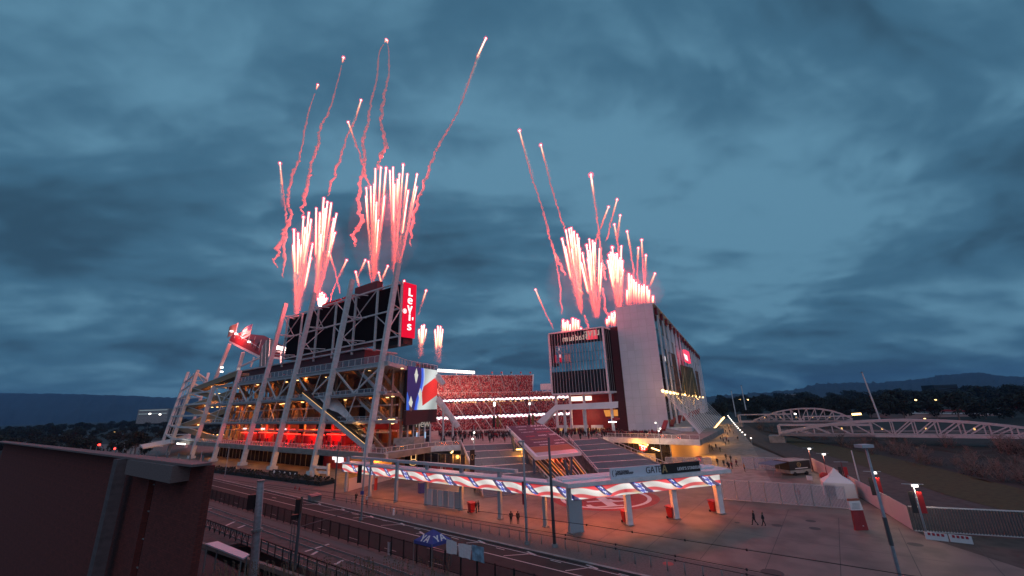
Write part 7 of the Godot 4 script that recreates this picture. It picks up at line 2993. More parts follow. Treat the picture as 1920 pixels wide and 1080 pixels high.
	for i in 13:
		var f := i / 12.0
		var q := g(lerpf(1410, 1366, pow(f, 0.55)), lerpf(832, 786, pow(f, 0.75)))
		if lp == null:
			lp = thing("walkway_light", "small lit post light in the row down the walkway edge", "post light", q, "post lights down the walkway edge")
			var st := mb()
			bar(st, Vector3.ZERO, Vector3(0, 2.0, 0), 0.12)
			lpart("post", st, M.pole, lp)
			var ls := mb()
			blob(ls, Vector3(0, 2.1, 0), Vector3(0.34, 0.24, 0.34), 8, 5)
			lpart("lamp_head", ls, M.flood, lp)
		else:
			var c := dup(lp, "walkway_light", q, 0.0, "small lit post light in the row down the walkway edge", "post lights down the walkway edge")
			c.scale = Vector3.ONE * (1.0 + f * 0.4)

# ---------------------------------------------------------------- people: one closed skin each, from joined tapered limbs
func person_mesh(pose: int, top: Color, legs: Color, hair: Color) -> ArrayMesh:
	# [a, b, radius a, radius b, colour index]   0 skin, 1 top, 2 legs, 3 hair, 4 shoes
	var st := 0.0
	var lk := 0.0
	if pose == 1: st = 0.34
	if pose == 2: st = -0.26
	var hipL := Vector3(-0.10, 0.92, 0); var hipR := Vector3(0.10, 0.92, 0)
	var knL := Vector3(-0.11, 0.50, 0.03 + st * 0.5); var knR := Vector3(0.11, 0.50, 0.03 - st * 0.35)
	var anL := Vector3(-0.11, 0.09, st * 0.85); var anR := Vector3(0.11, 0.09 + absf(st) * 0.15, -st * 1.05)
	var shL := Vector3(-0.20, 1.42, 0); var shR := Vector3(0.20, 1.42, 0)
	var elL := Vector3(-0.25, 1.14, -st * 0.4 - 0.02); var elR := Vector3(0.25, 1.14, st * 0.4 - 0.02)
	var haL := Vector3(-0.24, 0.88, -st * 0.4 + 0.08); var haR := Vector3(0.24, 0.88, st * 0.5 + 0.08)
	if pose == 3:        # both hands up at a phone
		elL = Vector3(-0.24, 1.15, 0.12); elR = Vector3(0.24, 1.15, 0.12)
		haL = Vector3(-0.07, 1.42, 0.30); haR = Vector3(0.07, 1.42, 0.30)
	if pose == 4:        # hands in pockets
		elL = Vector3(-0.29, 1.14, -0.08); elR = Vector3(0.29, 1.14, -0.08)
		haL = Vector3(-0.17, 0.94, 0.08); haR = Vector3(0.17, 0.94, 0.08)
	lk += st
	var bones := [
		[Vector3(0, 0.95, 0), Vector3(0, 1.20, 0), 0.155, 0.145, 1], [Vector3(0, 1.20, 0), Vector3(0, 1.40, 0), 0.150, 0.135, 1],
		[shL, shR, 0.085, 0.085, 1], [Vector3(0, 1.44, 0), Vector3(0, 1.56, 0.01), 0.065, 0.055, 0],
		[Vector3(0, 1.62, 0.02), Vector3(0, 1.68, 0.0), 0.088, 0.095, 0], [Vector3(0, 1.70, -0.02), Vector3(0, 1.66, -0.04), 0.098, 0.09, 3], [Vector3(0, 1.63, 0.10), Vector3(0, 1.61, 0.115), 0.022, 0.018, 0],
		[hipL, knL, 0.105, 0.068, 2], [knL, anL, 0.068, 0.048, 2], [hipR, knR, 0.105, 0.068, 2], [knR, anR, 0.068, 0.048, 2],
		[anL - Vector3(0, 0.045, 0.02), anL + Vector3(0, -0.05, 0.15), 0.045, 0.038, 4], [anR - Vector3(0, 0.045, 0.02), anR + Vector3(0, -0.05, 0.15), 0.045, 0.038, 4],
		[shL, elL, 0.068, 0.052, 1], [elL, haL, 0.052, 0.036, 1], [shR, elR, 0.068, 0.052, 1], [elR, haR, 0.052, 0.036, 1],
		[haL, haL + (haL - elL).normalized() * 0.10, 0.038, 0.026, 0], [haR, haR + (haR - elR).normalized() * 0.10, 0.038, 0.026, 0]]
	var tints := [Color(0.36, 0.21, 0.15), top, legs, hair, Color(0.02, 0.02, 0.022)]
	var cell := 0.042
	var lo := Vector3(-0.42, -0.04, -0.50)
	var nx := 20; var ny := 44; var nz := 24
	var val := PackedFloat32Array()
	val.resize(nx * ny * nz)
	val.fill(1.0)
	for b in bones:
		var a: Vector3 = b[0]; var e: Vector3 = b[1]
		var r: float = maxf(b[2], b[3]) + 0.10
		var mn := (a.min(e) - Vector3.ONE * r - lo) / cell
		var mx := (a.max(e) + Vector3.ONE * r - lo) / cell
		var d := e - a
		var dd := maxf(d.length_squared(), 1e-6)
		for k in range(maxi(0, int(mn.z)), mini(nz, int(mx.z) + 2)):
			for j in range(maxi(0, int(mn.y)), mini(ny, int(mx.y) + 2)):
				for i in range(maxi(0, int(mn.x)), mini(nx, int(mx.x) + 2)):
					var p := lo + Vector3(i, j, k) * cell
					var t := clampf((p - a).dot(d) / dd, 0.0, 1.0)
					var q := p.distance_to(a + d * t) - lerpf(b[2], b[3], t)
					var ix := (k * ny + j) * nx + i
					var w := val[ix]
					var h := clampf(0.5 + 0.5 * (w - q) / 0.03, 0.0, 1.0)
					val[ix] = lerpf(w, q, h) - 0.03 * h * (1.0 - h)
	# surface nets
	var vid := {}
	var verts := PackedVector3Array()
	var cols := PackedColorArray()
	for k in nz - 1:
		for j in ny - 1:
			for i in nx - 1:
				var ix := (k * ny + j) * nx + i
				var c := [val[ix], val[ix + 1], val[ix + nx], val[ix + nx + 1], val[ix + nx * ny], val[ix + nx * ny + 1], val[ix + nx * ny + nx], val[ix + nx * ny + nx + 1]]
				var neg := 0
				for q in c:
					if q < 0.0: neg += 1
				if neg == 0 or neg == 8: continue
				var sum := Vector3.ZERO
				var cnt := 0
				for e in [[0, 1], [0, 2], [0, 4], [1, 3], [1, 5], [2, 3], [2, 6], [3, 7], [4, 5], [4, 6], [5, 7], [6, 7]]:
					var a: float = c[e[0]]; var b2: float = c[e[1]]
					if (a < 0.0) == (b2 < 0.0): continue
					var f := a / (a - b2)
					var pa := Vector3(e[0] & 1, (e[0] >> 1) & 1, e[0] >> 2)
					var pb := Vector3(e[1] & 1, (e[1] >> 1) & 1, e[1] >> 2)
					sum += pa.lerp(pb, f)
					cnt += 1
				var p := lo + (Vector3(i, j, k) + sum / cnt) * cell
				var best := 9.0
				var ci := 0
				for b in bones:
					var a: Vector3 = b[0]; var d: Vector3 = b[1] - a
					var t := clampf((p - a).dot(d) / maxf(d.length_squared(), 1e-6), 0.0, 1.0)
					var q := p.distance_to(a + d * t) - lerpf(b[2], b[3], t)
					if q < best:
						best = q
						ci = b[4]
				vid[ix] = verts.size()
				verts.append(p)
				cols.append(tints[ci])
	var out := SurfaceTool.new()
	out.begin(Mesh.PRIMITIVE_TRIANGLES)
	for i in verts.size():
		out.set_smooth_group(0)
		out.set_color(cols[i])
		out.add_vertex(verts[i])
	for k in range(1, nz - 1):
		for j in range(1, ny - 1):
			for i in range(1, nx - 1):
				var ix := (k * ny + j) * nx + i
				for ax in 3:
					var step: int = [1, nx, nx * ny][ax]
					var s0 := val[ix] < 0.0
					if s0 == (val[ix + step] < 0.0): continue
					var u: int = [nx, nx * ny, 1][ax]
					var v: int = [nx * ny, 1, nx][ax]
					var qd := [ix - u - v, ix - v, ix, ix - u]
					if not (vid.has(qd[0]) and vid.has(qd[1]) and vid.has(qd[2]) and vid.has(qd[3])): continue
					var order := [0, 2, 1, 0, 3, 2] if s0 else [0, 1, 2, 0, 2, 3]
					for o in order:
						out.add_index(vid[qd[o]])
	out.generate_normals()
	return out.commit()

func crowd_mass(called: String, label: String, meshes: Array, spots: Array) -> void:
	for k in meshes.size():
		var mm := MultiMesh.new()
		mm.transform_format = MultiMesh.TRANSFORM_3D
		mm.mesh = meshes[k]
		var mine := []
		for i in spots.size():
			if i % meshes.size() == k: mine.append(spots[i])
		mm.instance_count = mine.size()
		for i in mine.size():
			mm.set_instance_transform(i, Transform3D(Basis(UP, rng.randf() * TAU).scaled(Vector3.ONE * rng.randf_range(0.97, 1.1)), mine[i]))
		var mi := MultiMeshInstance3D.new()
		mi.name = numbered(called, self)
		mi.multimesh = mm
		mi.material_override = M.skin
		add_child(mi, true)
		mi.set_meta("kind", "stuff")
		tag(mi, label, "crowd", called)

func people() -> void:
	var palette := [[Color(0.018, 0.018, 0.022), Color(0.015, 0.016, 0.02), Color(0.02, 0.014, 0.01)], [Color(0.30, 0.02, 0.025), Color(0.02, 0.022, 0.03), Color(0.03, 0.018, 0.01)], [Color(0.05, 0.05, 0.06), Color(0.03, 0.035, 0.06), Color(0.10, 0.06, 0.03)], [Color(0.16, 0.02, 0.03), Color(0.015, 0.015, 0.02), Color(0.02, 0.014, 0.01)], [Color(0.32, 0.31, 0.32), Color(0.02, 0.02, 0.03), Color(0.04, 0.02, 0.012)]]
	var meshes := []
	for c in palette.size():
		for pose in [0, 1, 3, 4, 2]:
			if c > 2 and pose == 2: continue
			meshes.append([c, pose, person_mesh(pose, palette[c][0], palette[c][1], palette[c][2])])
	var pick := func(c: int, pose: int) -> ArrayMesh:
		for m in meshes:
			if m[0] == c and m[1] == pose: return m[2]
		return meshes[0][2]
	var place := func(mesh: ArrayMesh, at: Vector3, turn: float, size: float, label: String, group: String) -> MeshInstance3D:
		var o := MeshInstance3D.new()
		o.name = numbered("person", self)
		o.mesh = mesh
		o.material_override = M.skin
		add_child(o, true)
		o.transform = Transform3D(Basis(UP, turn).scaled(Vector3.ONE * size), at)
		tag(o, label, "person", group)
		return o
	# the few on the plaza
	var singles := [
		[958.5, 983, 0, 4, 3.3, "left of two people in black standing on the plaza, backs to the road", 1.05], [971.5, 983, 0, 0, 2.9, "right of two people in black standing on the plaza before the gate", 1.05],
		[667, 942, 0, 3, 0.6, "person in dark clothes holding up a phone left of the pole with the black banner", 1.05], [687, 947, 4, 0, 2.6, "person in a pale top and red trousers right of the pole with the black banner", 1.05],
		[1416, 985, 0, 1, -1.9, "taller of two people in black striding across the right plaza", 1.1], [1433, 986, 0, 2, -1.9, "smaller of two people in black following across the right plaza", 0.98],
		[893, 962, 0, 4, 1.4, "person in black beside the red wheelie bin by the gate panels", 1.05], [897, 960, 2, 0, 2.2, "second person just behind the one by the gate panels bin", 1.05],
		[1501, 938, 1, 0, 2.0, "person with a red cap standing behind the long mesh fence", 1.1], [1397, 885, 4, 0, 1.2, "person in an orange vest beside the fence post left of the trailer", 1.15],
		[890, 925, 4, 0, 0.3, "pale figure by the board at the foot of the left stairs", 1.0], [1042, 914, 0, 0, 0.3, "person standing at the foot of the escalators", 1.0]]
	for q in singles:
		var mesh: ArrayMesh = pick.call(q[2], q[3])
		if q[0] == 687: mesh = person_mesh(0, Color(0.5, 0.47, 0.5), Color(0.28, 0.03, 0.03), Color(0.02, 0.014, 0.01))
		if q[0] == 1397: mesh = person_mesh(0, Color(0.60, 0.22, 0.04), Color(0.05, 0.04, 0.03), Color(0.30, 0.16, 0.03))
		place.call(mesh, g(q[0], q[1]), q[4], q[6], q[5], "")
	# walkway beside the tower
	var gl := "person in dark clothes walking on the lit walkway beside the suite tower"
	for q in [[1346, 872], [1358, 874], [1366, 879], [1362, 862], [1371, 866], [1368, 880], [1373, 879], [1382, 875], [1327, 848], [1331, 841], [1336, 846], [1343, 841], [1351, 848], [1314, 840], [1320, 841], [1357, 830], [1361, 836], [1363, 828], [1367, 833], [1358, 816], [1355, 822], [1361, 812], [1365, 817], [1369, 812], [1352, 826], [1384, 826], [1386, 811], [1360, 804], [1364, 800], [1367, 806], [1371, 803], [1376, 815], [1357, 809]]:
		place.call(pick.call([0, 0, 2, 3, 0][rng.randi() % 5], [0, 1, 2, 4][rng.randi() % 4]), g(q[0], q[1]), rng.randf_range(-3.1, 3.1), rng.randf_range(0.98, 1.12), gl, "people on the walkway beside the tower")
	# crowd on the concourse between the stairs and the bowl
	var gc := "person in the dark crowd at the back of the concourse, before the far stand"
	for i in 95:
		var u := rng.randf_range(826, 962)
		var v := rng.randf_range(817, 824) if i < 78 else rng.randf_range(824, 832)
		place.call(pick.call([0, 0, 0, 3, 1, 2, 4][rng.randi() % 7], [0, 4, 3, 1][rng.randi() % 4]), g(u, v, 7.0), rng.randf_range(2.4, 3.9), rng.randf_range(0.98, 1.12), gc, "crowd at the back of the concourse")
	var gr := "person in the red and dark crowd below the red wall right of the stairs"
	for i in 80:
		var u := rng.randf_range(1034, 1135)
		var v := rng.randf_range(813, 820) if i < 62 else rng.randf_range(819, 824)
		place.call(pick.call([1, 0, 3, 1, 0, 2][rng.randi() % 6], [0, 4, 3, 1][rng.randi() % 4]), g(u, v, 7.0), rng.randf() * TAU, rng.randf_range(0.98, 1.12), gr, "crowd below the red wall")
	var gd := "person in red lined up behind the deck railing before the pale tower wall"
	for i in 52:
		var u := 1132.0 + i * 2.15 + rng.randf_range(-1, 1)
		place.call(pick.call([1, 1, 3, 0, 3][rng.randi() % 5], [0, 4, 3][rng.randi() % 3]), g(u, rng.randf_range(815.5, 819.5), 7.0), rng.randf_range(-0.7, 0.7), rng.randf_range(0.98, 1.1), gd, "people behind the deck railing")
	var more := []
	for i in 150:
		more.append(g(rng.randf_range(822, 964), rng.randf_range(814.5, 819), 7.0))
	crowd_mass("standing_crowd", "dense far part of the dark crowd at the back of the concourse", [pick.call(0, 0), pick.call(0, 4), pick.call(3, 0), pick.call(2, 3)], more)
	more = []
	for i in 110:
		more.append(g(rng.randf_range(1030, 1160), rng.randf_range(810.5, 815), 7.0))
	crowd_mass("standing_crowd", "dense far part of the red crowd below the red wall", [pick.call(1, 0), pick.call(1, 4), pick.call(3, 0), pick.call(0, 0)], more)
	var gt := "dark figure on the left stand concourse before the red lit concessions"
	for i in 32:
		var s := rng.randf_range(-118, 5)
		place.call(pick.call([0, 2, 3, 4, 1][rng.randi() % 5], [0, 4, 1][rng.randi() % 3]), fs(s, 7.0, rng.randf_range(3.0, 10.5)), rng.randf() * TAU, rng.randf_range(0.98, 1.1), gt, "people on the left stand concourse")
	var ge := "person at the rail on the end terrace above the flag screen"
	for i in 13:
		var p := g(784 + i * 2.7, 690.4 + i * 0.42, 31.6)
		place.call(pick.call([0, 3, 1, 0][rng.randi() % 4], [0, 3][rng.randi() % 2]), Vector3(p.x - 0.6, 31.55, p.z), rng.randf_range(0, 2), 1.15, ge, "people on the end terrace")

# ---------------------------------------------------------------- fireworks
func grad(stops: Array) -> ImageTexture:
	var im := Image.create(4, 128, false, Image.FORMAT_RGBA8)
	for j in 128:
		var v := j / 127.0
		var c: Color = stops[-1][1]
		for i in stops.size() - 1:
			if v >= stops[i][0] and v <= stops[i + 1][0]:
				c = (stops[i][1] as Color).lerp(stops[i + 1][1], (v - stops[i][0]) / (stops[i + 1][0] - stops[i][0]))
				break
		for i in 4:
			im.set_pixel(i, j, c)
	return ImageTexture.create_from_image(im)

func spark_mat(stops: Array, energy: float) -> StandardMaterial3D:
	var m := StandardMaterial3D.new()
	var t := grad(stops)
	m.albedo_texture = t
	m.albedo_color = Color(0.9, 0.6, 0.55)
	m.transparency = BaseMaterial3D.TRANSPARENCY_ALPHA
	m.roughness = 1.0
	m.emission_enabled = true
	m.emission = Color.WHITE
	m.emission_operator = BaseMaterial3D.EMISSION_OP_MULTIPLY
	m.emission_texture = t
	m.emission_energy_multiplier = energy
	return m

var spark_hot: StandardMaterial3D
var spark_thin: StandardMaterial3D
var spark_sheath: StandardMaterial3D
var spark_dots: StandardMaterial3D
var star_core: StandardMaterial3D
var star_halo: StandardMaterial3D
var smoke_mat: StandardMaterial3D
var smoke_thin: StandardMaterial3D

func dots(st: SurfaceTool, a: Vector3, b: Vector3, w0: float, w1: float, n: int, size: float) -> void:
	for i in n:
		var t := pow(rng.randf(), 0.8)
		var w := lerpf(w0, w1, t)
		var p := a.lerp(b, t) + Vector3(rng.randfn() * w, rng.randfn() * w * 0.6, rng.randfn() * w)
		var s := size * rng.randf_range(0.5, 1.1)
		var q := [p + Vector3(s, 0, 0), p + Vector3(-s, 0, 0), p + Vector3(0, s * 1.6, 0), p + Vector3(0, 0, s)]
		for f in [[0, 2, 3], [1, 3, 2], [0, 3, 1], [0, 1, 2]]:
			for k in f:
				st.set_uv(Vector2(0.5, t))
				st.add_vertex(q[k])

func smoke_trail(o: Node3D, pts: Array, w0: float, w1: float, m: Material, wob: float) -> void:
	# a chain of puffs along the path, growing and wandering with age
	var total := 0.0
	for i in pts.size() - 1:
		total += (pts[i + 1] as Vector3).distance_to(pts[i])
	var fine := []
	var radii := []
	var n := int(total / 0.8) + 4
	for k in n + 1:
		var t := float(k) / n
		var f := t * (pts.size() - 1)
		var i := mini(int(f), pts.size() - 2)
		var p0: Vector3 = pts[maxi(i - 1, 0)]; var p1: Vector3 = pts[i]; var p2: Vector3 = pts[i + 1]; var p3: Vector3 = pts[mini(i + 2, pts.size() - 1)]
		var p := p1.cubic_interpolate(p2, p0, p3, f - i)
		var w := lerpf(w0, w1, pow(t, 0.8))
		p += Vector3(sin(k * 0.55 + w0 * 7.0) * w * wob * t, 0, cos(k * 0.63) * w * wob * t)
		p += Vector3(rng.randfn(), rng.randfn() * 0.5, rng.randfn()) * w * 0.28 * minf(1.0, t * 3.0)
		fine.append(p)
		radii.append(w * rng.randf_range(0.55, 1.30) * (1.0 - smoothstep(0.86, 1.0, t) * 0.75))
	var st := mb(true)
	tube(st, fine, radii, 7)
	part("smoke_trail", st, m, o)

func comet(label: String, group: String, path: Array, z: float, hot: float, size: float, smoke: float, thick := 1.0, wob := 0.6) -> void:
	var pts := []
	for i in path.size():
		pts.append(at_z(path[i][0], path[i][1], z))
	var head: Vector3 = pts[0]
	var o := thing("firework_comet", label, "firework", pts[pts.size() - 1], group)
	var k := absf(z) / 747.0              # metres to one pixel of the photograph, about
	var cs := mb(true)
	blob(cs, head, Vector3.ONE * k * 1.5 * size, 8, 6)
	part("burning_star", cs, star_core, o)
	var hs := mb(true)
	blob(hs, head, Vector3.ONE * k * 4.2 * size, 10, 8)
	part("flare_glow", hs, star_halo, o)
	# glowing spark column for the first part of the path
	var hotlen := hot * k
	var seg := [head]
	var run := 0.0
	var tail := head
	for i in pts.size() - 1:
		var a: Vector3 = pts[i]; var b: Vector3 = pts[i + 1]
		var dd := a.distance_to(b)
		if run + dd >= hotlen:
			tail = a.lerp(b, (hotlen - run) / dd)
			seg.append(tail)
			break
		run += dd
		tail = b
		seg.append(b)
	if seg.size() == 2:
		seg = [head, head.lerp(tail, 0.33), head.lerp(tail, 0.66), tail]
	var rad := []
	for i in seg.size():
		var t := float(i) / (seg.size() - 1)
		rad.append(k * thick * lerpf(1.15, 1.15, t) * (1.0 if i < seg.size() - 1 else 0.5))
	var ts := mb(true)
	tube(ts, seg, rad, 7, true, true)
	part("spark_column", ts, spark_hot if thick >= 1.0 or group != "" else spark_thin, o)
	var shr := []
	for i in seg.size():
		shr.append(rad[i] * lerpf(2.6, 3.4, float(i) / (seg.size() - 1)))
	var sh := mb(true)
	tube(sh, seg, shr, 8, true, true)
	part("spark_glow", sh, spark_sheath, o)
	if hot > 24:
		var ds := mb()
		var end: Vector3 = tail.lerp(pts[pts.size() - 1], 0.92 if group != "" else 0.25)
		dots(ds, head, end, k * 0.6 * thick, k * 2.6 * thick, int(head.distance_to(end) / k * 3.4), k * 0.36)
		part("falling_sparks", ds, spark_dots, o)
	if smoke > 0.0:
		var from := []
		if pts.size() > 2:
			from = pts.duplicate()
			from[0] = head.lerp(pts[1], 0.35)
		else:
			from = [head.lerp(tail, 0.8), head.lerp(pts[1], 0.5), pts[1]]
		smoke_trail(o, from, k * 1.0, k * smoke, smoke_mat if smoke > 2.0 else smoke_thin, wob)

func nth_label(n: int, count: int, label: String) -> String:
	var words := ["leftmost", "second", "third", "fourth", "fifth", "sixth", "seventh", "eighth", "ninth", "tenth", "eleventh", "twelfth", "thirteenth", "fourteenth"]
	if n == count: return "rightmost " + label
	if n == 1: return "leftmost " + label
	return words[n - 1] + " from left, " + label

func fireworks() -> void:
	var W := Color(1.0, 0.95, 0.86, 1.0)
	spark_hot = spark_mat([[0.0, Color(1.0, 0.95, 0.90, 1.0)], [0.26, Color(1.0, 0.88, 0.74, 0.95)], [0.46, Color(1.0, 0.72, 0.58, 0.50)], [0.72, Color(0.95, 0.52, 0.46, 0.18)], [1.0, Color(0.80, 0.40, 0.38, 0.0)]], 3.4)
	spark_thin = spark_mat([[0.0, Color(1.0, 0.96, 0.92, 1.0)], [0.35, Color(1.0, 0.86, 0.70, 0.9)], [0.7, Color(1.0, 0.66, 0.52, 0.5)], [1.0, Color(0.9, 0.40, 0.38, 0.0)]], 1.5)
	spark_sheath = spark_mat([[0.0, Color(1.0, 0.50, 0.52, 0.16)], [0.4, Color(1.0, 0.60, 0.54, 0.10)], [0.8, Color(0.95, 0.48, 0.45, 0.04)], [1.0, Color(0.8, 0.4, 0.4, 0.0)]], 0.8)
	spark_dots = spark_mat([[0.0, W], [0.4, Color(1.0, 0.86, 0.68, 1.0)], [0.7, Color(1.0, 0.62, 0.50, 0.85)], [1.0, Color(0.88, 0.40, 0.36, 0.5)]], 1.25)
	star_core = glow(1.0, 0.72, 0.70, 7.0)
	star_halo = glow(1.0, 0.10, 0.20, 1.1)
	star_halo.transparency = BaseMaterial3D.TRANSPARENCY_ALPHA
	star_halo.albedo_color = Color(1, 0.4, 0.5, 0.22)
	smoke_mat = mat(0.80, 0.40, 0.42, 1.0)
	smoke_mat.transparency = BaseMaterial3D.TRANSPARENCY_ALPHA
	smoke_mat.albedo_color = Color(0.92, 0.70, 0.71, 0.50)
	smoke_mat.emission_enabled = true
	smoke_mat.emission = lin(0.60, 0.25, 0.26)  # firework light on the smoke, put into its pink tint and faint glow
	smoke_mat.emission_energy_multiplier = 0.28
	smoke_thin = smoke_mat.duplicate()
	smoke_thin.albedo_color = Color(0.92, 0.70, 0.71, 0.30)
	var ZL := -172.0
	var ZR := -185.0
	# single comets, high over the left stand
	comet("short white comet farthest left in the sky with a faint smoke tail", "", [[525, 306], [529, 345], [534, 385], [538, 420], [534, 455], [531, 520]], ZL, 55, 1.0, 3.2, 0.8)
	comet("comet with a long pink smoke trail, lower left of the tall pair", "", [[596, 159], [580, 205], [572, 240], [563, 290], [545, 340], [540, 380], [546, 405], [533, 435], [521, 470], [515, 500]], ZL, 14, 0.9, 4.6, 0.9)
	comet("comet with a long pink smoke trail reaching to the left fan", "", [[644, 108], [634, 150], [618, 205], [600, 240], [598, 270], [584, 305], [578, 340], [570, 375], [565, 402]], ZL, 16, 1.15, 4.4, 0.9)
	comet("comet leaning right whose path crosses a smaller comet at mid left", "", [[677, 188], [666, 225], [651, 255], [640, 290], [626, 330], [614, 368]], ZL, 48, 1.0, 3.0, 0.9)
	comet("comet leaning left that crosses below the tilted bright one at mid left", "", [[653, 229], [664, 260], [675, 290], [683, 318], [691, 350]], ZL, 42, 1.0, 3.4, 0.9)
	comet("topmost left comet whose wavy smoke falls to the left of the dense fan", "", [[724, 74], [711, 100], [706, 150], [696, 190], [690, 230], [681, 262], [684, 300], [676, 345], [672, 385], [678, 415], [664, 440], [668, 462]], ZL, 10, 0.9, 5.0, 0.8)
	comet("topmost left comet beside it whose wavy smoke drops into the dense fan", "", [[726, 76], [729, 100], [729, 140], [722, 170], [717, 205], [715, 235], [724, 272], [712, 295], [710, 322]], ZL, 10, 0.9, 4.8, 0.8)
	comet("highest comet at the centre top with a bright tilted tail", "", [[911, 72], [895, 106], [880, 150], [866, 190], [848, 230], [825, 268], [810, 302], [795, 345], [780, 390], [772, 430], [770, 462]], ZL, 60, 1.15, 3.6, 1.1)
	# high over the suite tower
	comet("leftmost tall comet over the glass box with a long thin trail", "", [[974, 245], [984, 285], [995, 325], [1010, 370], [1022, 410], [1032, 450], [1043, 482], [1052, 500], [1060, 515]], ZR, 52, 1.15, 3.0, 0.9)
	comet("second tall comet over the glass box, starting right of the leftmost one", "", [[1014, 272], [1024, 312], [1035, 355], [1049, 400], [1061, 436]], ZR, 46, 1.15, 2.4, 0.9)
	comet("big bright comet straight above the middle fan on the right", "", [[1108, 328], [1116, 385], [1122, 430], [1128, 480], [1136, 525]], ZR, 58, 1.5, 2.8, 1.15)
	comet("small comet leaning right below the big bright right comet", "", [[1141, 388], [1127, 424], [1115, 455]], ZR, 44, 0.9, 2.2, 0.8)
	comet("comet leaning right just above the one with the short tail", "", [[1157, 374], [1146, 415], [1137, 452]], ZR, 40, 0.95, 2.2, 0.8)
	comet("upright comet right of the leaning pair on the right", "", [[1163, 404], [1158, 440], [1160, 478]], ZR, 36, 0.9, 2.2, 0.8)
	comet("short comet crossing the upright one on the right", "", [[1152, 421], [1158, 455], [1161, 480]], ZR, 34, 0.9, 2.0, 0.8)
	comet("thin comet leaning left over the end wall of the tower", "", [[1176, 434], [1184, 478], [1190, 525]], ZR, 44, 0.9, 2.0, 0.8)
	comet("tallest of the thin comets over the right end of the tower", "", [[1203, 450], [1205, 490], [1207, 530]], ZR, 36, 0.95, 2.0, 0.8)
	comet("thin comet left of the tallest one over the tower end", "", [[1197, 465], [1195, 500], [1196, 530]], ZR, 30, 0.9, 2.0, 0.8)
	comet("thin comet right of the tallest one over the tower end", "", [[1211, 479], [1210, 510], [1210, 540]], ZR, 28, 0.9, 2.0, 0.8)
	comet("short comet leaning right at the far right end of the tower", "", [[1228, 513], [1217, 541]], ZR, 30, 0.8, 0, 0.8)
	comet("thin comet left of the tower with a straight faint tail", "", [[1004, 543], [1018, 577], [1038, 618]], ZR, 36, 0.75, 1.6, 0.6, 0.3)
	comet("faint thin comet dropping beside the leftmost tall trail", "", [[1040, 476], [1047, 515], [1051, 550], [1053, 590]], ZR, 18, 0.35, 1.8, 0.5)
	comet("short yellowish comet inside the first right fan", "", [[1084, 540], [1096, 553]], ZR, 18, 0.3, 0, 0.7)
	# crossed small comets over the scoreboard
	var small := [[[617, 472], [629, 510], [638, 552], "left leg of the crossed small comets over the scoreboard left half"], [[650, 488], [632, 525], [618, 566], "right leg of the crossed small comets over the scoreboard left half"], [[685, 488], [674, 512], [668, 526], "small comet leaning right beside the second raked column"], [[667, 510], [672, 530], [675, 545], "small comet leaning left beside the second raked column"], [[691, 491], [695, 520], [699, 545], "small upright comet over the maroon top box"], [[727, 499], [719, 518], [712, 536], "small comet leaning right beside the first raked column"], [[710, 511], [715, 530], [720, 545], "small comet leaning left beside the first raked column"], [[758, 527], [754, 534], [750, 542], "tiny comet at the upper corner of the red end sign"], [[799, 545], [791, 570], [784, 592], "small comet leaning right beside the red end sign"]]
	for q in small:
		comet(q[3], "", [q[0], q[1], q[2]], ZL, 26, 0.85, 1.6, 0.8, 0.4)
	# dense fans of comets
	var fan := func(heads: Array, root: Array, z: float, label: String, group: String, sc: float, smoke: float) -> void:
		var extra: int = mini(13 - heads.size(), heads.size() / 2)
		if heads.size() >= 7:
			for e in extra:
				var src: Array = heads[rng.randi() % heads.size()]
				heads.append([src[0] + rng.randf_range(-5, 5), src[1] + rng.randf_range(8, 34)])
		heads.sort_custom(func(a, b): return a[0] < b[0] if a[0] != b[0] else a[1] < b[1])
		var nth := 0
		for h in heads:
			nth += 1
			var mid := [lerpf(h[0], root[0], 0.5) + (h[0] - root[0]) * 0.10, lerpf(h[1], root[1], 0.5)]
			var foot := [root[0] + rng.randf_range(-3, 3) + (h[0] - root[0]) * 0.10, root[1] + rng.randf_range(-8, 4)]
			var len_ := Vector2(h[0] - root[0], h[1] - root[1]).length()
			comet(nth_label(nth, heads.size(), label), group, [h, mid, foot], z + rng.randf_range(-6, 6), len_ * rng.randf_range(0.42, 0.66), sc * rng.randf_range(0.75, 1.1), minf(smoke, 2.0) if nth % 3 == 0 else 0.0, rng.randf_range(0.78, 1.12))
	fan.call([[551, 431], [559, 438], [569, 407], [579, 399], [583, 412], [572, 428], [565, 460], [586, 458], [577, 440]], [556, 588], ZL, "comet in the left half of the fan over the scoreboard end", "dense fan over the left end of the scoreboard", 1.0, 3.6)
	fan.call([[593, 391], [607, 372], [600, 400], [614, 379], [621, 381], [631, 401], [626, 411], [602, 440], [610, 392]], [591, 560], ZL, "comet in the right half of the fan over the scoreboard end", "right half of the left dense fan", 1.0, 3.2)
	fan.call([[687, 353], [695, 350], [701, 365], [704, 317], [714, 314], [706, 380], [721, 368], [724, 315]], [700, 532], ZL, "comet in the left half of the tall middle fan", "left half of the tall middle fan", 1.0, 3.6)
	fan.call([[731, 321], [737, 314], [756, 309], [749, 327], [764, 327], [782, 327], [740, 346]], [739, 515], ZL, "comet in the right half of the tall middle fan", "right half of the tall middle fan", 1.0, 2.6)
	fan.call([[786, 619], [791, 611], [795, 610], [799, 618]], [788, 674], ZL + 5, "comet in the left small fan above the flag screen", "left small fan by the flag screen", 0.7, 0.0)
	fan.call([[816, 619], [821, 612], [826, 613], [830, 618]], [821, 682], ZL + 5, "comet in the right small fan above the flag screen", "right small fan by the flag screen", 0.7, 0.0)
	fan.call([[596, 560], [600, 551], [604, 549], [608, 553], [612, 560]], [602, 580], ZL, "jet in the burst at the scoreboard top corner", "burst at the left top of the scoreboard", 0.9, 0.0)
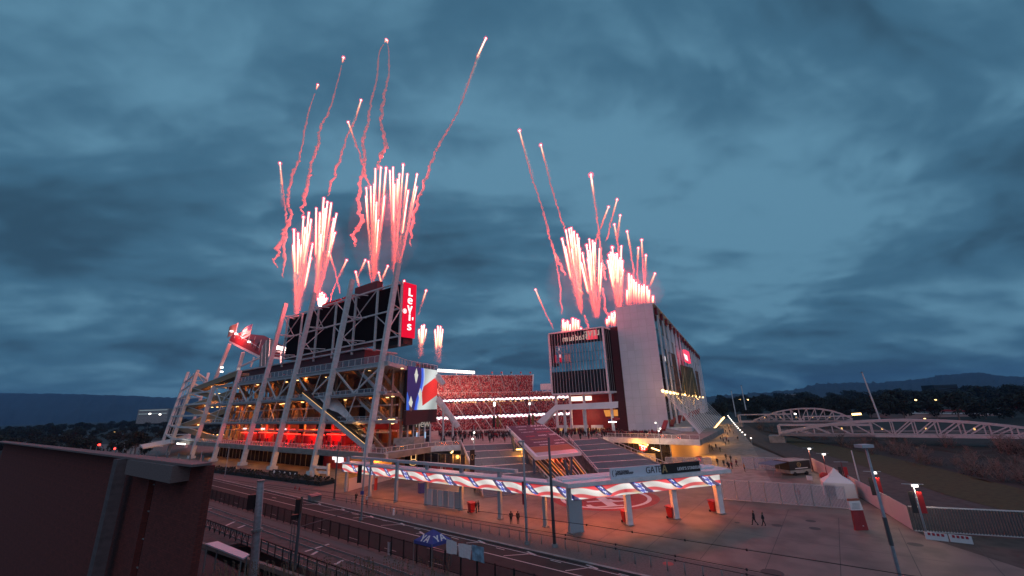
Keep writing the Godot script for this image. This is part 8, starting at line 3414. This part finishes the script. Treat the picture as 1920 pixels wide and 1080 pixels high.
	fan.call([[1054, 448], [1061, 432], [1067, 430], [1071, 428], [1076, 435], [1082, 440], [1085, 447], [1060, 464], [1072, 446]], [1093, 588], ZR, "comet in the left fan over the glass box", "left fan over the glass box", 1.0, 3.2)
	fan.call([[1092, 475], [1100, 460], [1105, 449], [1111, 452], [1115, 456], [1124, 467], [1091, 495], [1107, 470]], [1120, 598], ZR, "comet in the middle fan over the glass box", "middle fan over the glass box", 1.0, 3.0)
	fan.call([[1142, 478], [1148, 464], [1153, 477], [1157, 477], [1163, 484], [1167, 490], [1140, 490], [1165, 462], [1160, 488]], [1162, 580], ZR, "comet in the fan behind the tower end wall", "right fan behind the end wall", 1.1, 2.6)
	for q in [[[1056, 601], [1060, 606], [1064, 603], [1069, 610], [1074, 598], [1079, 600], [1084, 602], [1089, 616]], [[1138, 600], [1142, 594], [1147, 588], [1152, 586], [1150, 596]], [[1176, 545], [1179, 514], [1184, 518], [1188, 525], [1193, 530], [1198, 534], [1203, 537], [1208, 534], [1213, 538], [1217, 545], [1180, 530], [1224, 556]]]:
		var idx: int = {8: 0, 5: 1, 12: 2}[q.size()]
		q.sort_custom(func(a, b): return a[0] < b[0])
		for h in q:
			var foot: float = [632, 614, 576][idx]
			comet(nth_label(q.find(h) + 1, q.size(), ["jet in the white burst on the glass box roof", "jet in the small burst left of the tower end wall", "jet in the white burst on the tower end wall roof"][idx]), ["burst on the glass box roof", "burst left of the end wall", "burst on the end wall roof"][idx], [h, [h[0] + rng.randf_range(-1, 1), lerpf(h[1], foot, 0.5)], [h[0] + rng.randf_range(-2, 2), foot]], ZR + 12.0 - idx * 8.0, (foot - h[1]) * 1.0, 0.95, 0.0, 1.35)
	# drifting smoke left by earlier shells
	for q in [[[554, 530], [556, 570], [552, 600], "pink smoke column standing left of the scoreboard fan", ZL, 5.0], [[738, 500], [742, 520], [748, 545], "pink smoke puff at the top of the first raked column", ZL, 6.0], [[1096, 590], [1100, 610], [1094, 626], "pink smoke low over the glass box roof", ZR, 4.5], [[1130, 540], [1134, 570], [1140, 600], "pink smoke strand left of the tower end wall", ZR, 2.5]]:
		var o := thing("smoke_column", q[3], "smoke", at_z(q[2][0], q[2][1], q[4]))
		var k := absf(q[4]) / 747.0
		smoke_trail(o, [at_z(q[0][0], q[0][1], q[4]), at_z(q[1][0], q[1][1], q[4]), at_z(q[2][0], q[2][1], q[4])], k * 2.0, k * q[5], smoke_thin, 1.0)
	# thin smoke banks hanging in the fans, lit from inside
	for q in [[592, 480, ZL, 26.0, 44.0, 0.003], [722, 420, ZL, 34.0, 56.0, 0.003], [1110, 530, ZR, 46.0, 44.0, 0.0032], [1190, 545, ZR + 10, 26.0, 22.0, 0.004]]:
		var fv := FogVolume.new()
		fv.name = numbered("smoke_bank", self)
		fv.shape = RenderingServer.FOG_VOLUME_SHAPE_ELLIPSOID
		fv.size = Vector3(q[3], q[4], 22)
		fv.position = at_z(q[0], q[1], q[2])
		var fm := FogMaterial.new()
		fm.density = q[5]
		fm.albedo = Color(0.9, 0.75, 0.76)
		fv.material = fm
		add_child(fv, true)
		fv.set_meta("kind", "stuff")
		tag(fv, ["thin pink smoke in the fan over the left end of the scoreboard", "thin pink smoke in the tall middle fan", "thin pink smoke over the glass box", "thin pink smoke over the roof of the tower end wall"][[592, 722, 1110, 1190].find(q[0])], "smoke")
	# their light on everything around
	var fl := thing("firework_burst", "white hot core of light in the burst at the scoreboard top", "firework", at_z(603, 566, ZL))
	var fb := mb(true)
	blob(fb, at_z(603, 566, ZL), Vector3(1.6, 2.6, 1.6), 8, 6)
	part("burning_star", fb, star_core, fl)
	for q in [[603, 560, ZL + 2.5, 600.0], [590, 440, ZL + 10, 1600.0], [730, 380, ZL + 10, 1900.0], [1075, 500, ZR + 12, 1400.0], [1155, 520, ZR + 16, 1300.0], [1200, 550, ZR + 14, 500.0], [1070, 612, ZR + 20, 300.0]]:
		lamp(fl, at_z(q[0], q[1], q[2]), Color(1.0, 0.34, 0.34), q[3], 5.0)
